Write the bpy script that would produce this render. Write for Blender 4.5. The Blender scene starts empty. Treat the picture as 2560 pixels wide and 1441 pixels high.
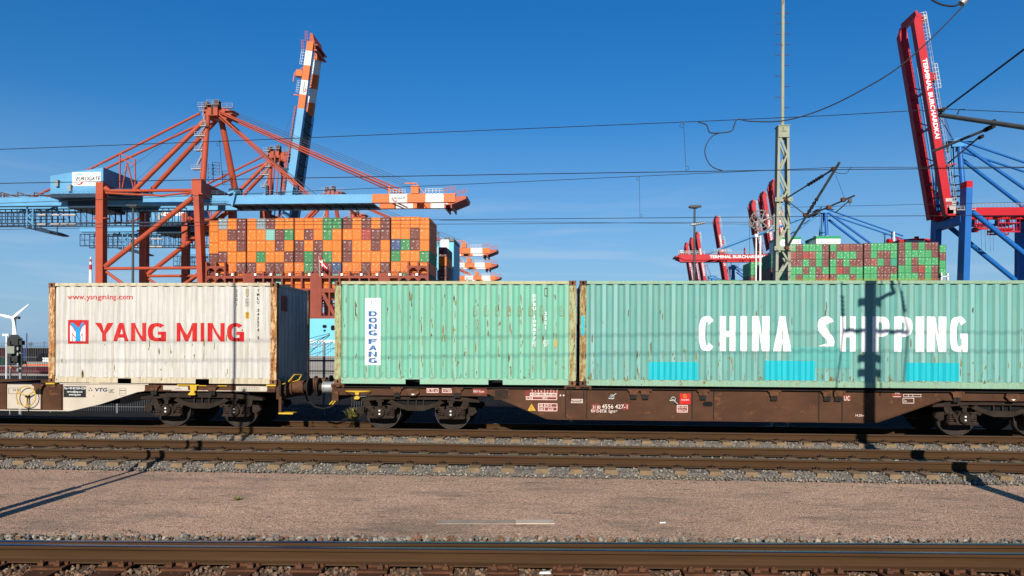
import bpy, bmesh, math, random
from mathutils import Vector, Matrix
random.seed(7)
R = math.radians
sc = bpy.context.scene
col = sc.collection

# ------------------------------------------------------------------ camera
FPX, YAW, ROLL, CZ, H0, CX = 1747., .0631, .0048, 2.114, 868., 1272.5
cY, sY, cR, sR = math.cos(YAW), math.sin(YAW), math.cos(ROLL), math.sin(ROLL)
right0 = Vector((cY, sY, 0)); fwd = Vector((-sY, cY, 0)); up0 = Vector((0, 0, 1))
rt = right0 * cR + up0 * sR; up = up0 * cR - right0 * sR
cd = bpy.data.cameras.new('camera'); cam = bpy.data.objects.new('camera', cd); col.objects.link(cam)
cam.matrix_world = Matrix(((rt.x, up.x, -fwd.x, 0), (rt.y, up.y, -fwd.y, 0), (rt.z, up.z, -fwd.z, CZ), (0, 0, 0, 1)))
cd.sensor_width = 36; cd.lens = FPX / 2560 * 36
cd.shift_x = (1280 - CX) / 2560; cd.shift_y = (H0 - 720.5) / 2560
cd.clip_start = .1; cd.clip_end = 9000
sc.camera = cam

# ------------------------------------------------------------------ light
SUN_EL = 25.0
sd = bpy.data.lights.new('sun', 'SUN'); so = bpy.data.objects.new('sun', sd); col.objects.link(so)
sd.energy = 5.0; sd.angle = R(.53); sd.color = (1, .93, .82)
so.rotation_euler = (R(90 - SUN_EL), 0, R(0)); so.location = (0, -20, 30)
w = bpy.data.worlds.new('World'); sc.world = w; w.use_nodes = True
nt = w.node_tree; nt.nodes.clear()
out = nt.nodes.new('ShaderNodeOutputWorld'); bg = nt.nodes.new('ShaderNodeBackground')
sky = nt.nodes.new('ShaderNodeTexSky'); sky.sky_type = 'NISHITA'; sky.sun_disc = False
sky.sun_elevation = R(SUN_EL); sky.sun_rotation = R(180); sky.air_density = 1.0; sky.dust_density = .0; sky.ozone_density = 3.0
hs = nt.nodes.new('ShaderNodeHueSaturation'); hs.inputs['Saturation'].default_value = 1.36; hs.inputs['Value'].default_value = 1.0
# faint cirrus near the horizon
tc = nt.nodes.new('ShaderNodeTexCoord'); mp = nt.nodes.new('ShaderNodeMapping'); mp.inputs['Scale'].default_value = (2.2, 2.2, 26)
nz = nt.nodes.new('ShaderNodeTexNoise'); nz.inputs['Scale'].default_value = 1.7; nz.inputs['Detail'].default_value = 6; nz.inputs['Distortion'].default_value = .6
cr_ = nt.nodes.new('ShaderNodeValToRGB'); cr_.color_ramp.elements[0].position = .5; cr_.color_ramp.elements[1].position = .78
sep = nt.nodes.new('ShaderNodeSeparateXYZ')
band = nt.nodes.new('ShaderNodeValToRGB')
band.color_ramp.elements[0].position = .0; band.color_ramp.elements[0].color = (.2, .2, .2, 1)
band.color_ramp.elements[1].position = .24; band.color_ramp.elements[1].color = (0, 0, 0, 1)
e = band.color_ramp.elements.new(.1); e.color = (.55, .55, .55, 1)
mul = nt.nodes.new('ShaderNodeMath'); mul.operation = 'MULTIPLY'
mx = nt.nodes.new('ShaderNodeMixRGB'); mx.inputs[2].default_value = (6.5, 6.9, 7.4, 1)
L = nt.links.new
L(tc.outputs['Generated'], mp.inputs['Vector']); L(mp.outputs[0], nz.inputs['Vector']); L(nz.outputs['Fac'], cr_.inputs[0])
L(tc.outputs['Generated'], sep.inputs[0]); L(sep.outputs['Z'], band.inputs[0])
L(cr_.outputs[0], mul.inputs[0]); L(band.outputs[0], mul.inputs[1]); L(mul.outputs[0], mx.inputs[0])
L(sky.outputs[0], hs.inputs['Color'])
hz = nt.nodes.new('ShaderNodeMapRange'); hz.inputs['From Min'].default_value = 0; hz.inputs['From Max'].default_value = .3; hz.inputs['To Min'].default_value = .92; hz.inputs['To Max'].default_value = 0
L(sep.outputs['Z'], hz.inputs['Value']); hm = nt.nodes.new('ShaderNodeMixRGB'); hm.inputs[2].default_value = (2.7, 4.35, 6.3, 1)
L(hz.outputs[0], hm.inputs[0]); L(hs.outputs[0], hm.inputs[1]); L(hm.outputs[0], mx.inputs[1]); tn = nt.nodes.new('ShaderNodeMixRGB'); tn.blend_type = 'MULTIPLY'; tn.inputs[0].default_value = 1
tr = nt.nodes.new('ShaderNodeValToRGB'); tr.color_ramp.elements[0].position = .24; tr.color_ramp.elements[0].color = (.98, 1.10, 1.22, 1); tr.color_ramp.elements[1].position = .44; tr.color_ramp.elements[1].color = (.86, 1.18, 1.40, 1)
L(sep.outputs['Z'], tr.inputs[0]); L(tr.outputs[0], tn.inputs[2])
L(mx.outputs[0], tn.inputs[1]); L(tn.outputs[0], bg.inputs['Color'])
bg.inputs["Strength"].default_value = .053
L(bg.outputs[0], out.inputs['Surface'])
sc.view_settings.view_transform = 'Standard'; sc.view_settings.look = 'None'
sc.view_settings.exposure = .70; sc.view_settings.gamma = 1

# ------------------------------------------------------------------ pixel -> world helpers (used to measure the place)
def ray(u, v):
    A, B = u - CX, v - H0; a = A * cR + B * sR; b = -A * sR + B * cR
    return Vector((a * cY - FPX * sY, a * sY + FPX * cY, -b))
def PY(u, v, Y):
    r = ray(u, v); t = Y / r.y
    return Vector((r.x * t, Y, CZ + r.z * t))
def PZ(u, v, z):
    r = ray(u, v); t = (z - CZ) / r.z
    return Vector((r.x * t, r.y * t, z))

# ------------------------------------------------------------------ objects
def tag(o, label=None, cat=None, group=None, kind=None):
    if label: o['label'] = label
    if cat: o['category'] = cat
    if group: o['group'] = group
    if kind: o['kind'] = kind
    return o
def thing(name, loc, label, cat, group=None):
    o = bpy.data.objects.new(name, None); o.empty_display_size = .3; col.objects.link(o); o.location = loc
    return tag(o, label, cat, group)
def kids(o):
    return list(o.children)
def copy_tree(o, parent=None):
    c = o.copy(); col.objects.link(c)
    if parent is not None: c.parent = parent
    for ch in kids(o): copy_tree(ch, c)
    return c

class MB:
    def __init__(s, mi=0): s.v = []; s.f = []; s.m = []; s.sm = []; s.mi = mi; s.xf = None
    def add(s, vs, fs, mi=None, sm=False):
        n = len(s.v)
        if s.xf: vs = [s.xf(Vector(p)) for p in vs]
        s.v += [tuple(p) for p in vs]
        for f in fs: s.f.append(tuple(n + i for i in f)); s.m.append(s.mi if mi is None else mi); s.sm.append(sm)
    def box(s, x0, x1, y0, y1, z0, z1, mi=None):
        if x0 > x1: x0, x1 = x1, x0
        if y0 > y1: y0, y1 = y1, y0
        if z0 > z1: z0, z1 = z1, z0
        v = [(x0,y0,z0),(x1,y0,z0),(x1,y1,z0),(x0,y1,z0),(x0,y0,z1),(x1,y0,z1),(x1,y1,z1),(x0,y1,z1)]
        s.add(v, [(3,2,1,0),(4,5,6,7),(0,1,5,4),(1,2,6,5),(2,3,7,6),(3,0,4,7)], mi)
    def bar(s, p0, p1, w, h, upv=(0,0,1), mi=None, w1=None, h1=None):
        p0 = Vector(p0); p1 = Vector(p1); d = (p1 - p0).normalized(); U = Vector(upv)
        if abs(d.dot(U)) > .98: U = Vector((0,1,0))
        a = d.cross(U).normalized(); b = a.cross(d)
        w1 = w if w1 is None else w1; h1 = h if h1 is None else h1
        v = []
        for p, ww, hh in ((p0, w, h), (p1, w1, h1)):
            for i, j in ((-1,-1),(1,-1),(1,1),(-1,1)): v.append(p + a * (i*ww/2) + b * (j*hh/2))
        s.add(v, [(0,1,2,3),(7,6,5,4),(0,4,5,1),(1,5,6,2),(2,6,7,3),(3,7,4,0)], mi)
    def tube(s, p0, p1, r, n=8, r1=None, mi=None, cap=True):
        p0 = Vector(p0); p1 = Vector(p1); d = (p1 - p0)
        if d.length < 1e-6: return
        d.normalize(); U = Vector((0,0,1)) if abs(d.z) < .95 else Vector((0,1,0))
        a = d.cross(U).normalized(); b = a.cross(d); r1 = r if r1 is None else r1
        v = []
        for p, rr in ((p0, r), (p1, r1)):
            for i in range(n):
                t = 2*math.pi*i/n; v.append(p + a*(math.cos(t)*rr) + b*(math.sin(t)*rr))
        s.add(v, [(i, (i+1) % n, n+(i+1) % n, n+i) for i in range(n)], mi, n > 5)
        if cap: s.add(v[:n], [tuple(range(n))[::-1]], mi); s.add(v[n:], [tuple(range(n))], mi)
    def path(s, pts, r, n=6, mi=None):
        for a, b in zip(pts, pts[1:]): s.tube(a, b, r, n, mi=mi)
    def prism(s, poly, y0, y1, mi=None):
        n = len(poly); ar = sum(poly[i][0]*poly[(i+1)%n][1]-poly[(i+1)%n][0]*poly[i][1] for i in range(n))
        if ar < 0: poly = poly[::-1]
        v = [(x, y0, z) for x, z in poly] + [(x, y1, z) for x, z in poly]
        s.add(v, [tuple(range(n)), tuple(range(2*n-1, n-1, -1))] + [((i+1) % n, i, n+i, n+(i+1) % n) for i in range(n)], mi)
    def quad(s, a, b, c_, d, mi=None): s.add([a, b, c_, d], [(0,1,2,3)], mi)
    def lathe_x(s, c, prof, n=24, mi=None, axis='y'):
        v = []
        for r_, t in prof:
            for i in range(n):
                a = 2*math.pi*i/n
                if axis == 'y': v.append((c[0]+r_*math.cos(a), c[1]+t, c[2]+r_*math.sin(a)))
                elif axis == 'x': v.append((c[0]+t, c[1]+r_*math.cos(a), c[2]+r_*math.sin(a)))
                else: v.append((c[0]+r_*math.cos(a), c[1]+r_*math.sin(a), c[2]+t))
        f = []
        for k in range(len(prof)-1):
            for i in range(n):
                f.append((k*n+i, k*n+(i+1) % n, (k+1)*n+(i+1) % n, (k+1)*n+i))
        s.add(v, f, mi, True)
    def ring(s, c, rad, r, n=24, k=6, axis='y', mi=None):
        s.lathe_x(c, [(rad + r*math.cos(2*math.pi*j/k), r*math.sin(2*math.pi*j/k)) for j in range(k+1)], n, mi, axis)
    def mesh(s, name, mats, org=(0,0,0)):
        me = bpy.data.meshes.new(name); ox, oy, oz = org
        me.from_pydata([(x-ox, y-oy, z-oz) for x, y, z in s.v], [], s.f)
        for m in (mats if isinstance(mats, (list, tuple)) else [mats]): me.materials.append(m)
        me.polygons.foreach_set('material_index', s.m); me.polygons.foreach_set('use_smooth', s.sm)
        me.update()
        bm = bmesh.new(); bm.from_mesh(me); bmesh.ops.recalc_face_normals(bm, faces=bm.faces); bm.to_mesh(me); bm.free()
        return me
def rootloc(p):
    while p.parent: p = p.parent
    return p.location
def part(root, name, mb, mats, label=None):
    """mesh given in world coordinates, parented under a thing (or one of its parts)"""
    me = mb.mesh(name, mats, rootloc(root)) if isinstance(mb, MB) else mb
    o = bpy.data.objects.new(name, me); col.objects.link(o); o.parent = root
    if label: o['label'] = label
    return o
def solo(name, mb, mats, label=None, cat=None, group=None, kind=None, org=None):
    org = org if org is not None else (0, 0, 0)
    o = bpy.data.objects.new(name, mb.mesh(name, mats, org)); col.objects.link(o); o.location = org
    return tag(o, label, cat, group, kind)

# ------------------------------------------------------------------ materials
KA = .60   # overall albedo level against the sun strength
def newmat(name):
    m = bpy.data.materials.new(name); m.use_nodes = True; n = m.node_tree; n.nodes.clear()
    o = n.nodes.new('ShaderNodeOutputMaterial'); p = n.nodes.new('ShaderNodeBsdfPrincipled'); n.links.new(p.outputs[0], o.inputs[0])
    return m, n, p
def noise(n, scale, detail=4, rough=.5, sc3=(1,1,1), coord='Object', rnd=False):
    t = n.nodes.new('ShaderNodeTexCoord'); q = n.nodes.new('ShaderNodeMapping'); q.inputs['Scale'].default_value = sc3
    x = n.nodes.new('ShaderNodeTexNoise'); x.inputs['Scale'].default_value = scale; x.inputs['Detail'].default_value = detail; x.inputs['Roughness'].default_value = rough
    n.links.new(t.outputs[coord], q.inputs['Vector'])
    if rnd:
        oi = n.nodes.new('ShaderNodeObjectInfo'); mm = n.nodes.new('ShaderNodeVectorMath'); mm.operation = 'SCALE'; mm.inputs['Scale'].default_value = 40
        cc = n.nodes.new('ShaderNodeCombineXYZ'); n.links.new(oi.outputs['Random'], cc.inputs[0]); n.links.new(oi.outputs['Random'], cc.inputs[2])
        n.links.new(cc.outputs[0], mm.inputs[0]); n.links.new(mm.outputs[0], q.inputs['Location'])
    n.links.new(q.outputs[0], x.inputs['Vector'])
    return x.outputs['Fac']
def ramp(n, src, stops):
    r = n.nodes.new('ShaderNodeValToRGB'); el = r.color_ramp.elements
    while len(el) < len(stops): el.new(.5)
    for e_, (p, c_) in zip(el, stops):
        e_.position = p; e_.color = (c_, c_, c_, 1) if isinstance(c_, (int, float)) else (*[q*KA for q in c_[:3]], 1)
    n.links.new(src, r.inputs[0]); return r.outputs[0]
def mix(n, fac, a, b, mode='MIX'):
    m = n.nodes.new('ShaderNodeMixRGB'); m.blend_type = mode
    for k, x in ((0, fac), (1, a), (2, b)):
        if hasattr(x, 'is_linked') or hasattr(x, 'links'): n.links.new(x, m.inputs[k])
        elif k == 0: m.inputs[0].default_value = x
        else: m.inputs[k].default_value = (*[q*KA for q in x], 1)
    return m.outputs[0]
def bump(n, p, h, strength=.3, dist=.01):
    b = n.nodes.new('ShaderNodeBump'); b.inputs['Strength'].default_value = strength; b.inputs['Distance'].default_value = dist
    n.links.new(h, b.inputs['Height']); n.links.new(b.outputs[0], p.inputs['Normal'])
def mulc(c_, k): return tuple(min(1, x*k) for x in c_)
def paint(name, c_, rough=.5, var=.18, scale=1.5, metal=0, sc3=(1,1,1), rust=0, bumpy=0):
    m, n, p = newmat(name)
    a = ramp(n, noise(n, scale, 5, .6, sc3, rnd=True), [(.3, mulc(c_, 1-var)), (.7, mulc(c_, 1+var*.6))])
    if rust:
        k = ramp(n, noise(n, scale*3.1, 8, .7, sc3, rnd=True), [(.62-rust*.2, 0), (.68-rust*.16, 1)])
        a = mix(n, k, a, (.16, .065, .028))
    n.links.new(a, p.inputs['Base Color']); p.inputs['Roughness'].default_value = rough; p.inputs['Metallic'].default_value = metal
    p.inputs['Specular IOR Level'].default_value = .12 if rough >= .65 else (.5 if metal else .2)
    if bumpy: bump(n, p, noise(n, scale*12, 4, .6), bumpy, .004)
    return m
def flat(name, c_, rough=.5, metal=0):
    m, n, p = newmat(name)
    a = ramp(n, noise(n, 3, 3, .5), [(.3, mulc(c_, .93)), (.7, mulc(c_, 1.05))]); n.links.new(a, p.inputs['Base Color'])
    p.inputs['Roughness'].default_value = rough; p.inputs['Metallic'].default_value = metal; p.inputs['Specular IOR Level'].default_value = .2
    return m
def cont_mat(name, c_, streak, rustc=(.20,.085,.03), zb=0., amt=1., stain=(.55,.5,.3), grime=.35, scr=.0, wear_and_light=None):
    """painted container steel: vertical dirt streaks, rust flecks, more of both low down (local z measured from zb)"""
    m, n, p = newmat(name)
    base = ramp(n, noise(n, .9, 4, .6), [(.3, mulc(c_, .93)), (.7, mulc(c_, 1.07))])
    st = ramp(n, noise(n, 4.2, 7, .65, (2.6, 1, .16)), [(.46, 0), (.70, 1)])
    a = mix(n, mix_val(n, st, grime), base, streak)
    st2 = ramp(n, noise(n, 9, 5, .6, (3, 1, .06)), [(.56, 0), (.63, .5)])
    a = mix(n, mix_val(n, st2, grime), a, mulc(stain, .9))
    # rust flecks, denser toward the bottom rail
    t = n.nodes.new('ShaderNodeTexCoord'); s_ = n.nodes.new('ShaderNodeSeparateXYZ'); n.links.new(t.outputs['Object'], s_.inputs[0])
    mr = n.nodes.new('ShaderNodeMapRange'); mr.inputs['From Min'].default_value = zb; mr.inputs['From Max'].default_value = zb+.75
    mr.inputs['To Min'].default_value = .085*amt; mr.inputs['To Max'].default_value = 0
    n.links.new(s_.outputs['Z'], mr.inputs['Value'])
    ad = n.nodes.new('ShaderNodeMath'); ad.operation = 'ADD'; n.links.new(noise(n, 3.4, 9, .72, (2.2, 1, 1)), ad.inputs[0]); n.links.new(mr.outputs[0], ad.inputs[1])
    rk = ramp(n, ad.outputs[0], [(.675-.02*amt, 0), (.70-.02*amt, 1)])
    a = mix(n, rk, a, rustc)
    # small vertical rust runs
    rr = ramp(n, noise(n, 2.3, 6, .8, (5, 1, .7)), [(.72-.03*amt, 0), (.745-.03*amt, .85)])
    a = mix(n, rr, a, mulc(rustc, 1.25))
    if scr:
        k = ramp(n, noise(n, 30, 5, .7, (1, 1, 1)), [(.66-scr*.1, 0), (.7-scr*.1, .8)]); a = mix(n, k, a, mulc(rustc, .6))
    if wear_and_light:
        # scuffed crests: paint rubbed off along both edges of every outer corrugation
        q = n.nodes.new('ShaderNodeMath'); q.operation = 'ADD'; q.inputs[1].default_value = wear_and_light[1]+200*wear_and_light[0]; n.links.new(s_.outputs['X'], q.inputs[0])
        q2 = n.nodes.new('ShaderNodeMath'); q2.operation = 'DIVIDE'; q2.inputs[1].default_value = wear_and_light[0]; n.links.new(q.outputs[0], q2.inputs[0])
        q3 = n.nodes.new('ShaderNodeMath'); q3.operation = 'FRACT'; n.links.new(q2.outputs[0], q3.inputs[0])
        crest = ramp(n, q3.outputs[0], [(.0, 1), (.07, .25), (.23, .25), (.29, 1), (.35, 0), (.94, 0), (1., 1)])
        ns = ramp(n, noise(n, 5.5, 8, .75, (1.6, 1, .42)), [(.46, 0), (.57, 1)])
        a = mix(n, mulv(n, crest, ns, wear_and_light[2]), a, wear_and_light[3])
        # crest faces painted paler to imitate stronger light than in the troughs
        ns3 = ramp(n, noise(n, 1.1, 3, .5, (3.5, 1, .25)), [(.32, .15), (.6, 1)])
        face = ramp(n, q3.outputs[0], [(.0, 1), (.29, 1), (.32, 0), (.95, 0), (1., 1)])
        a = mix(n, mulv(n, face, ns3, wear_and_light[5]), a, wear_and_light[4])
        ns2 = ramp(n, noise(n, 16, 6, .8, (1, 1, .8)), [(.67, 0), (.70, 1)])
        a = mix(n, mulv(n, ns2, ns, .8), a, rustc)
    n.links.new(a, p.inputs['Base Color']); p.inputs['Roughness'].default_value = .55; p.inputs['Specular IOR Level'].default_value = .2
    bump(n, p, noise(n, 2.2, 3, .5, (1, 1, .5)), .35, .03)
    return m
def mulv(n, a, b, k):
    x = n.nodes.new('ShaderNodeMath'); x.operation = 'MULTIPLY'; n.links.new(a, x.inputs[0]); n.links.new(b, x.inputs[1]); return mix_val(n, x.outputs[0], k)
def post_mat(name, c_, c2, rust1, rust2, cover):
    m, n, p = newmat(name)
    a = ramp(n, noise(n, 6, 6, .7, (1.5, 1, .5)), [(.35, c_), (.65, c2)])
    k1 = ramp(n, noise(n, 5, 9, .75, (1.6, 1.6, .55)), [(.60-cover*.3, 0), (.66-cover*.26, 1)]); a = mix(n, k1, a, rust1)
    k2 = ramp(n, noise(n, 8, 9, .8, (1.8, 1.8, .45)), [(.66-cover*.3, 0), (.70-cover*.26, 1)]); a = mix(n, k2, a, rust2)
    n.links.new(a, p.inputs['Base Color']); p.inputs['Roughness'].default_value = .8; p.inputs['Specular IOR Level'].default_value = .12; bump(n, p, k2, .4, .004)
    return m
def worn(name, c_, under, amt):
    m, n, p = newmat(name)
    k = ramp(n, noise(n, 9, 9, .8, (2.2, 1, .55)), [(.66-amt*.1, 0), (.70-amt*.1, 1)])
    k2 = ramp(n, noise(n, 3, 4, .6, (3, 1, .3)), [(.4, 0), (.75, .10)])
    a = mix(n, k, mix(n, k2, c_, mulc(under, 1.0)), under); n.links.new(a, p.inputs['Base Color']); p.inputs['Roughness'].default_value = .55; p.inputs['Specular IOR Level'].default_value = .2
    return m
def mix_val(n, src, k):
    x = n.nodes.new('ShaderNodeMath'); x.operation = 'MULTIPLY'; x.inputs[1].default_value = k; n.links.new(src, x.inputs[0]); return x.outputs[0]

M = {}
M['dark'] = flat('dark_void', (.006, .006, .007), .9)
M['rust'] = paint('rusty_steel', (.13, .06, .032), .85, .45, 8, bumpy=.4)
M['railside'] = paint('rail_side', (.074, .037, .015), .8, .3, 2, sc3=(.3, 1, 6), bumpy=.2)
M['railtop'] = paint('rail_head', (.15, .17, .21), .3, .2, 2, metal=1, sc3=(.2, 9, 1))
M['railtop2'] = paint('rail_head_dull', (.085, .06, .04), .6, .3, 2, metal=.2, sc3=(.15, 5, 1))
M['sleeper'] = paint('sleeper_concrete', (.26, .18, .105), .9, .25, 6, bumpy=.4)
M['clip'] = paint('rail_clip', (.07, .042, .028), .8, .4, 9)
M['plate'] = paint('base_plate', (.12, .05, .026), .85, .4, 8, bumpy=.4)
M['undermetal'] = paint('bogie_grime', (.034, .023, .016), .75, .4, 4, bumpy=.3)
M['spring'] = paint('spring_steel', (.06, .04, .03), .7, .35, 8)
M['wheel'] = paint('wheel_steel', (.038, .028, .022), .68, .3, 5, metal=.0)
M['tread'] = flat('wheel_tread', (.35, .35, .36), .3, 1)
M['sill_brown'] = paint('wagon_brown', (.092, .041, .021), .72, .3, 1.3, sc3=(1, 1, 1.6), rust=.12)
M['sill_red'] = paint('wagon_red_primer', (.24, .05, .032), .7, .3, 5)
M['sill_black'] = paint('wagon_black', (.02, .018, .017), .7, .3, 4)
M['sill_white'] = paint('wagon_cream', (.60, .53, .43), .6, .16, 1.6, sc3=(1, 1, .5), rust=.06)
M['yellow'] = paint('yellow_paint', (.68, .43, .03), .5, .15, 5)
M['white'] = paint('white_paint', (.95, .95, .94), .5, .06, 2)
M['wht'] = flat('letter_white', (.98, .99, .97), .5)
M['letred'] = paint('letter_red', (.58, .008, .008), .5, .12, 2)
M['letblue'] = paint('letter_blue', (.06, .16, .34), .5, .2, 6)
M['cyan'] = flat('emblem_cyan', (.02, .33, .72), .5)
M['black'] = flat('letter_black', (.02, .02, .022), .5)
M['greytext'] = flat('letter_grey', (.34, .30, .27), .6)
M['pinktext'] = flat('letter_faded', (1., .82, .74), .6)
M['navy'] = flat('letter_navy', (.015, .03, .10), .5)
M['grey'] = paint('grey_metal', (.17, .17, .17), .5, .2, 4)
M['greylight'] = paint('galvanised', (.42, .43, .42), .45, .2, 6, metal=.4)
M['sigdark'] = paint('signal_dark', (.045, .05, .05), .7, .2, 6)
M['wheelgrey'] = paint('wheel_galvanised', (.26, .25, .23), .7, .2, 6)
M['pole'] = paint('lamp_post_grey', (.065, .07, .075), .5, .15, 3)
M['wire'] = flat('overhead_wire', (.035, .035, .04), .5, .4)
M['tubeal'] = paint('cantilever_tube', (.085, .09, .085), .5, .2, 5)
M['insul'] = flat('insulator_glaze', (.035, .025, .03), .25)
M['mast'] = paint('mast_green_grey', (.34, .37, .27), .6, .14, 2.2, sc3=(1, 1, .4), rust=.05)
M['orange_c'] = paint('crane_red_orange', (.47, .082, .036), .5, .14, .25)
M['orange_b'] = paint('boom_orange', (.74, .17, .035), .5, .1, .3)
M['white_b'] = paint('boom_white', (.80, .79, .76), .5, .08, .3)
M['blue_c'] = paint('crane_pale_blue', (.14, .40, .66), .5, .12, .25)
M['blue_d'] = paint('crane_blue_dark', (.02, .05, .09), .6, .2, .4)
M['red_c'] = paint('crane_red', (.54, .009, .020), .45, .1, .2)
M['cobalt'] = paint('crane_cobalt', (.012, .14, .47), .45, .12, .2)
M['cobalt_l'] = paint('crane_cobalt_light', (.08, .30, .62), .45, .12, .2)
M['steelwht'] = flat('rail_galv', (.55, .5, .47), .5)
M['rope'] = flat('steel_rope', (.10, .10, .12), .5)
M['lash'] = paint('lashing_bridge', (.30, .062, .036), .6, .18, .3)
M['hullblue'] = paint('hull_blue', (.19, .62, .80), .5, .06, .1)
M['hullgreen'] = paint('hull_green', (.015, .14, .08), .5, .1, .1)
M['lampglass'] = flat('lamp_cover', (.75, .78, .78), .3)
M['paper'] = flat('litter_white', (.8, .8, .8), .6)
M['slab'] = paint('slab_concrete', (.40, .33, .255), .9, .2, 5)
M['slab2'] = paint('slab_pale', (.62, .52, .41), .9, .15, 5)
M['teal'] = paint('paint_patch_turquoise', (.012, .50, .58), .5, .12, 3, sc3=(3, 1, .3))
M['tealb'] = paint('paint_patch_green', (.12, .44, .40), .5, .1, 2)
M['fence'] = flat('fence_steel', (.22, .23, .24), .5, .3)
M['green_s'] = flat('band_green', (.01, .33, .12), .5)
M['signyel'] = flat('warning_yellow', (.62, .36, .03), .5)

# ground materials
def ground_mats():
    m, n, p = newmat('pink_gravel')
    t = n.nodes.new('ShaderNodeTexCoord')
    vo = n.nodes.new('ShaderNodeTexVoronoi'); vo.inputs['Scale'].default_value = 62; n.links.new(t.outputs['Object'], vo.inputs['Vector'])
    hsv = n.nodes.new('ShaderNodeSeparateColor'); n.links.new(vo.outputs['Color'], hsv.inputs[0])
    a = ramp(n, hsv.outputs[0], [(0, (.16, .10, .07)), (.3, (.58, .335, .205)), (.72, (.78, .465, .295)), (.93, (.90, .60, .39)), (1, (.82, .72, .62))])
    f = ramp(n, noise(n, 1.1, 8, .68, (.5, 1.3, 1)), [(.50, 0), (.70, .75)])
    a = mix(n, f, a, (.22, .16, .115))
    f1 = ramp(n, noise(n, 3.2, 7, .75, (.45, 1.5, 1)), [(.56, 0), (.66, .75)])
    a = mix(n, f1, a, (.10, .075, .055))
    f2 = ramp(n, noise(n, .35, 4, .6), [(.35, .78), (.65, 1.08)])
    a = mix(n, 1.0, a, f2, 'MULTIPLY')
    n.links.new(a, p.inputs['Base Color']); p.inputs['Roughness'].default_value = .95
    b = n.nodes.new('ShaderNodeMath'); b.operation = 'ADD'
    n.links.new(vo.outputs['Distance'], b.inputs[0]); n.links.new(noise(n, 4, 6, .7), b.inputs[1]); bump(n, p, b.outputs[0], .7, .016)
    M['gravel'] = m
    m, n, p = newmat('ballast_dirt')
    a = ramp(n, noise(n, 22, 6, .7), [(.35, (.07, .06, .05)), (.65, (.24, .21, .18))]); n.links.new(a, p.inputs['Base Color'])
    p.inputs['Roughness'].default_value = .95; bump(n, p, noise(n, 24, 6, .8), 1, .03); M['balbed'] = m
    m, n, p = newmat('ballast_brown')
    a = ramp(n, noise(n, 22, 6, .7), [(.35, (.05, .028, .016)), (.65, (.20, .11, .06))]); n.links.new(a, p.inputs['Base Color']); p.inputs['Roughness'].default_value = .95; bump(n, p, noise(n, 24, 6, .8), 1, .03); M['balbrown'] = m
    m, n, p = newmat('quay_concrete')
    a = ramp(n, noise(n, .12, 6, .6), [(.3, (.52, .47, .38)), (.7, (.70, .64, .53))]); n.links.new(a, p.inputs['Base Color']); p.inputs['Roughness'].default_value = .9; p.inputs['Specular IOR Level'].default_value = .1; M['quay'] = m
    m, n, p = newmat('water')
    p.inputs['Base Color'].default_value = (.02, .05, .07, 1); p.inputs['Roughness'].default_value = .12; bump(n, p, noise(n, .4, 4, .6), .5, .3); M['water'] = m
    for nm, cs in (('stone', None), ('stone_rusty', 1)):
        m, n, p = newmat(nm)
        at = n.nodes.new('ShaderNodeAttribute'); at.attribute_name = 'tone'
        k = ramp(n, noise(n, 30, 4, .6), [(.3, .75), (.7, 1.15)])
        n.links.new(mix(n, 1.0, at.outputs['Color'], k, 'MULTIPLY'), p.inputs['Base Color']); p.inputs['Roughness'].default_value = .85; M[nm] = m
    m, n, p = newmat('weed_leaf')
    a = ramp(n, noise(n, 20, 3), [(.3, (.12, .13, .03)), (.7, (.33, .28, .06))]); n.links.new(a, p.inputs['Base Color']); p.inputs['Roughness'].default_value = .7; M['weed'] = m
    m, n, p = newmat('tree_leaf')
    a = ramp(n, noise(n, .5, 3), [(.3, (.05, .06, .02)), (.7, (.12, .11, .05))]); n.links.new(a, p.inputs['Base Color']); p.inputs['Roughness'].default_value = .7; M['leaf'] = m
ground_mats()

# ------------------------------------------------------------------ lettering
_tx = {}
def text2d(s, bold=0.0, space=1.0):
    k = (s, bold, space)
    if k in _tx: return _tx[k]
    cu = bpy.data.curves.new('t', 'FONT'); cu.body = s; cu.offset = bold; cu.space_character = space; cu.resolution_u = 4; cu.fill_mode = 'FRONT'
    o = bpy.data.objects.new('t', cu); col.objects.link(o)
    dg = bpy.context.evaluated_depsgraph_get(); me = bpy.data.meshes.new_from_object(o.evaluated_get(dg))
    vs = [(v.co.x, v.co.y) for v in me.vertices]; fs = [tuple(p.vertices) for p in me.polygons]
    bpy.data.objects.remove(o); bpy.data.curves.remove(cu); bpy.data.meshes.remove(me)
    xs = [a for a, b in vs] or [0]; ys = [b for a, b in vs] or [0]
    x0, x1, y0, y1 = min(xs), max(xs), min(ys), max(ys)
    _tx[k] = ([((a-x0)/(x1-x0+1e-9), (b-y0)/(y1-y0+1e-9)) for a, b in vs], fs)
    return _tx[k]
def letters(mb, s, x0, x1, z0, z1, y, bold=0., space=1., mi=None, skew=0, cut=None):
    """string fitted to a box on a wall facing -Y"""
    vs, fs = text2d(s, bold, space)
    mb.add([(x0 + a*(x1-x0) + skew*b*(z1-z0), y, z0 + b*(z1-z0)) for a, b in vs], fs, mi)
def letters_px(mb, s, u0, u1, v0, v1, Y, **k):
    a = PY(u0, v0, Y); b = PY(u1, v1, Y)
    letters(mb, s, a.x, b.x, b.z, a.z, Y, **k)
def rect_px(mb, u0, u1, v0, v1, Y, mi=None, dy=0):
    a = PY(u0, v0, Y); b = PY(u1, v1, Y)
    mb.add([(a.x, Y+dy, b.z), (b.x, Y+dy, b.z), (b.x, Y+dy, a.z), (a.x, Y+dy, a.z)], [(0,1,2,3)], mi)
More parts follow.
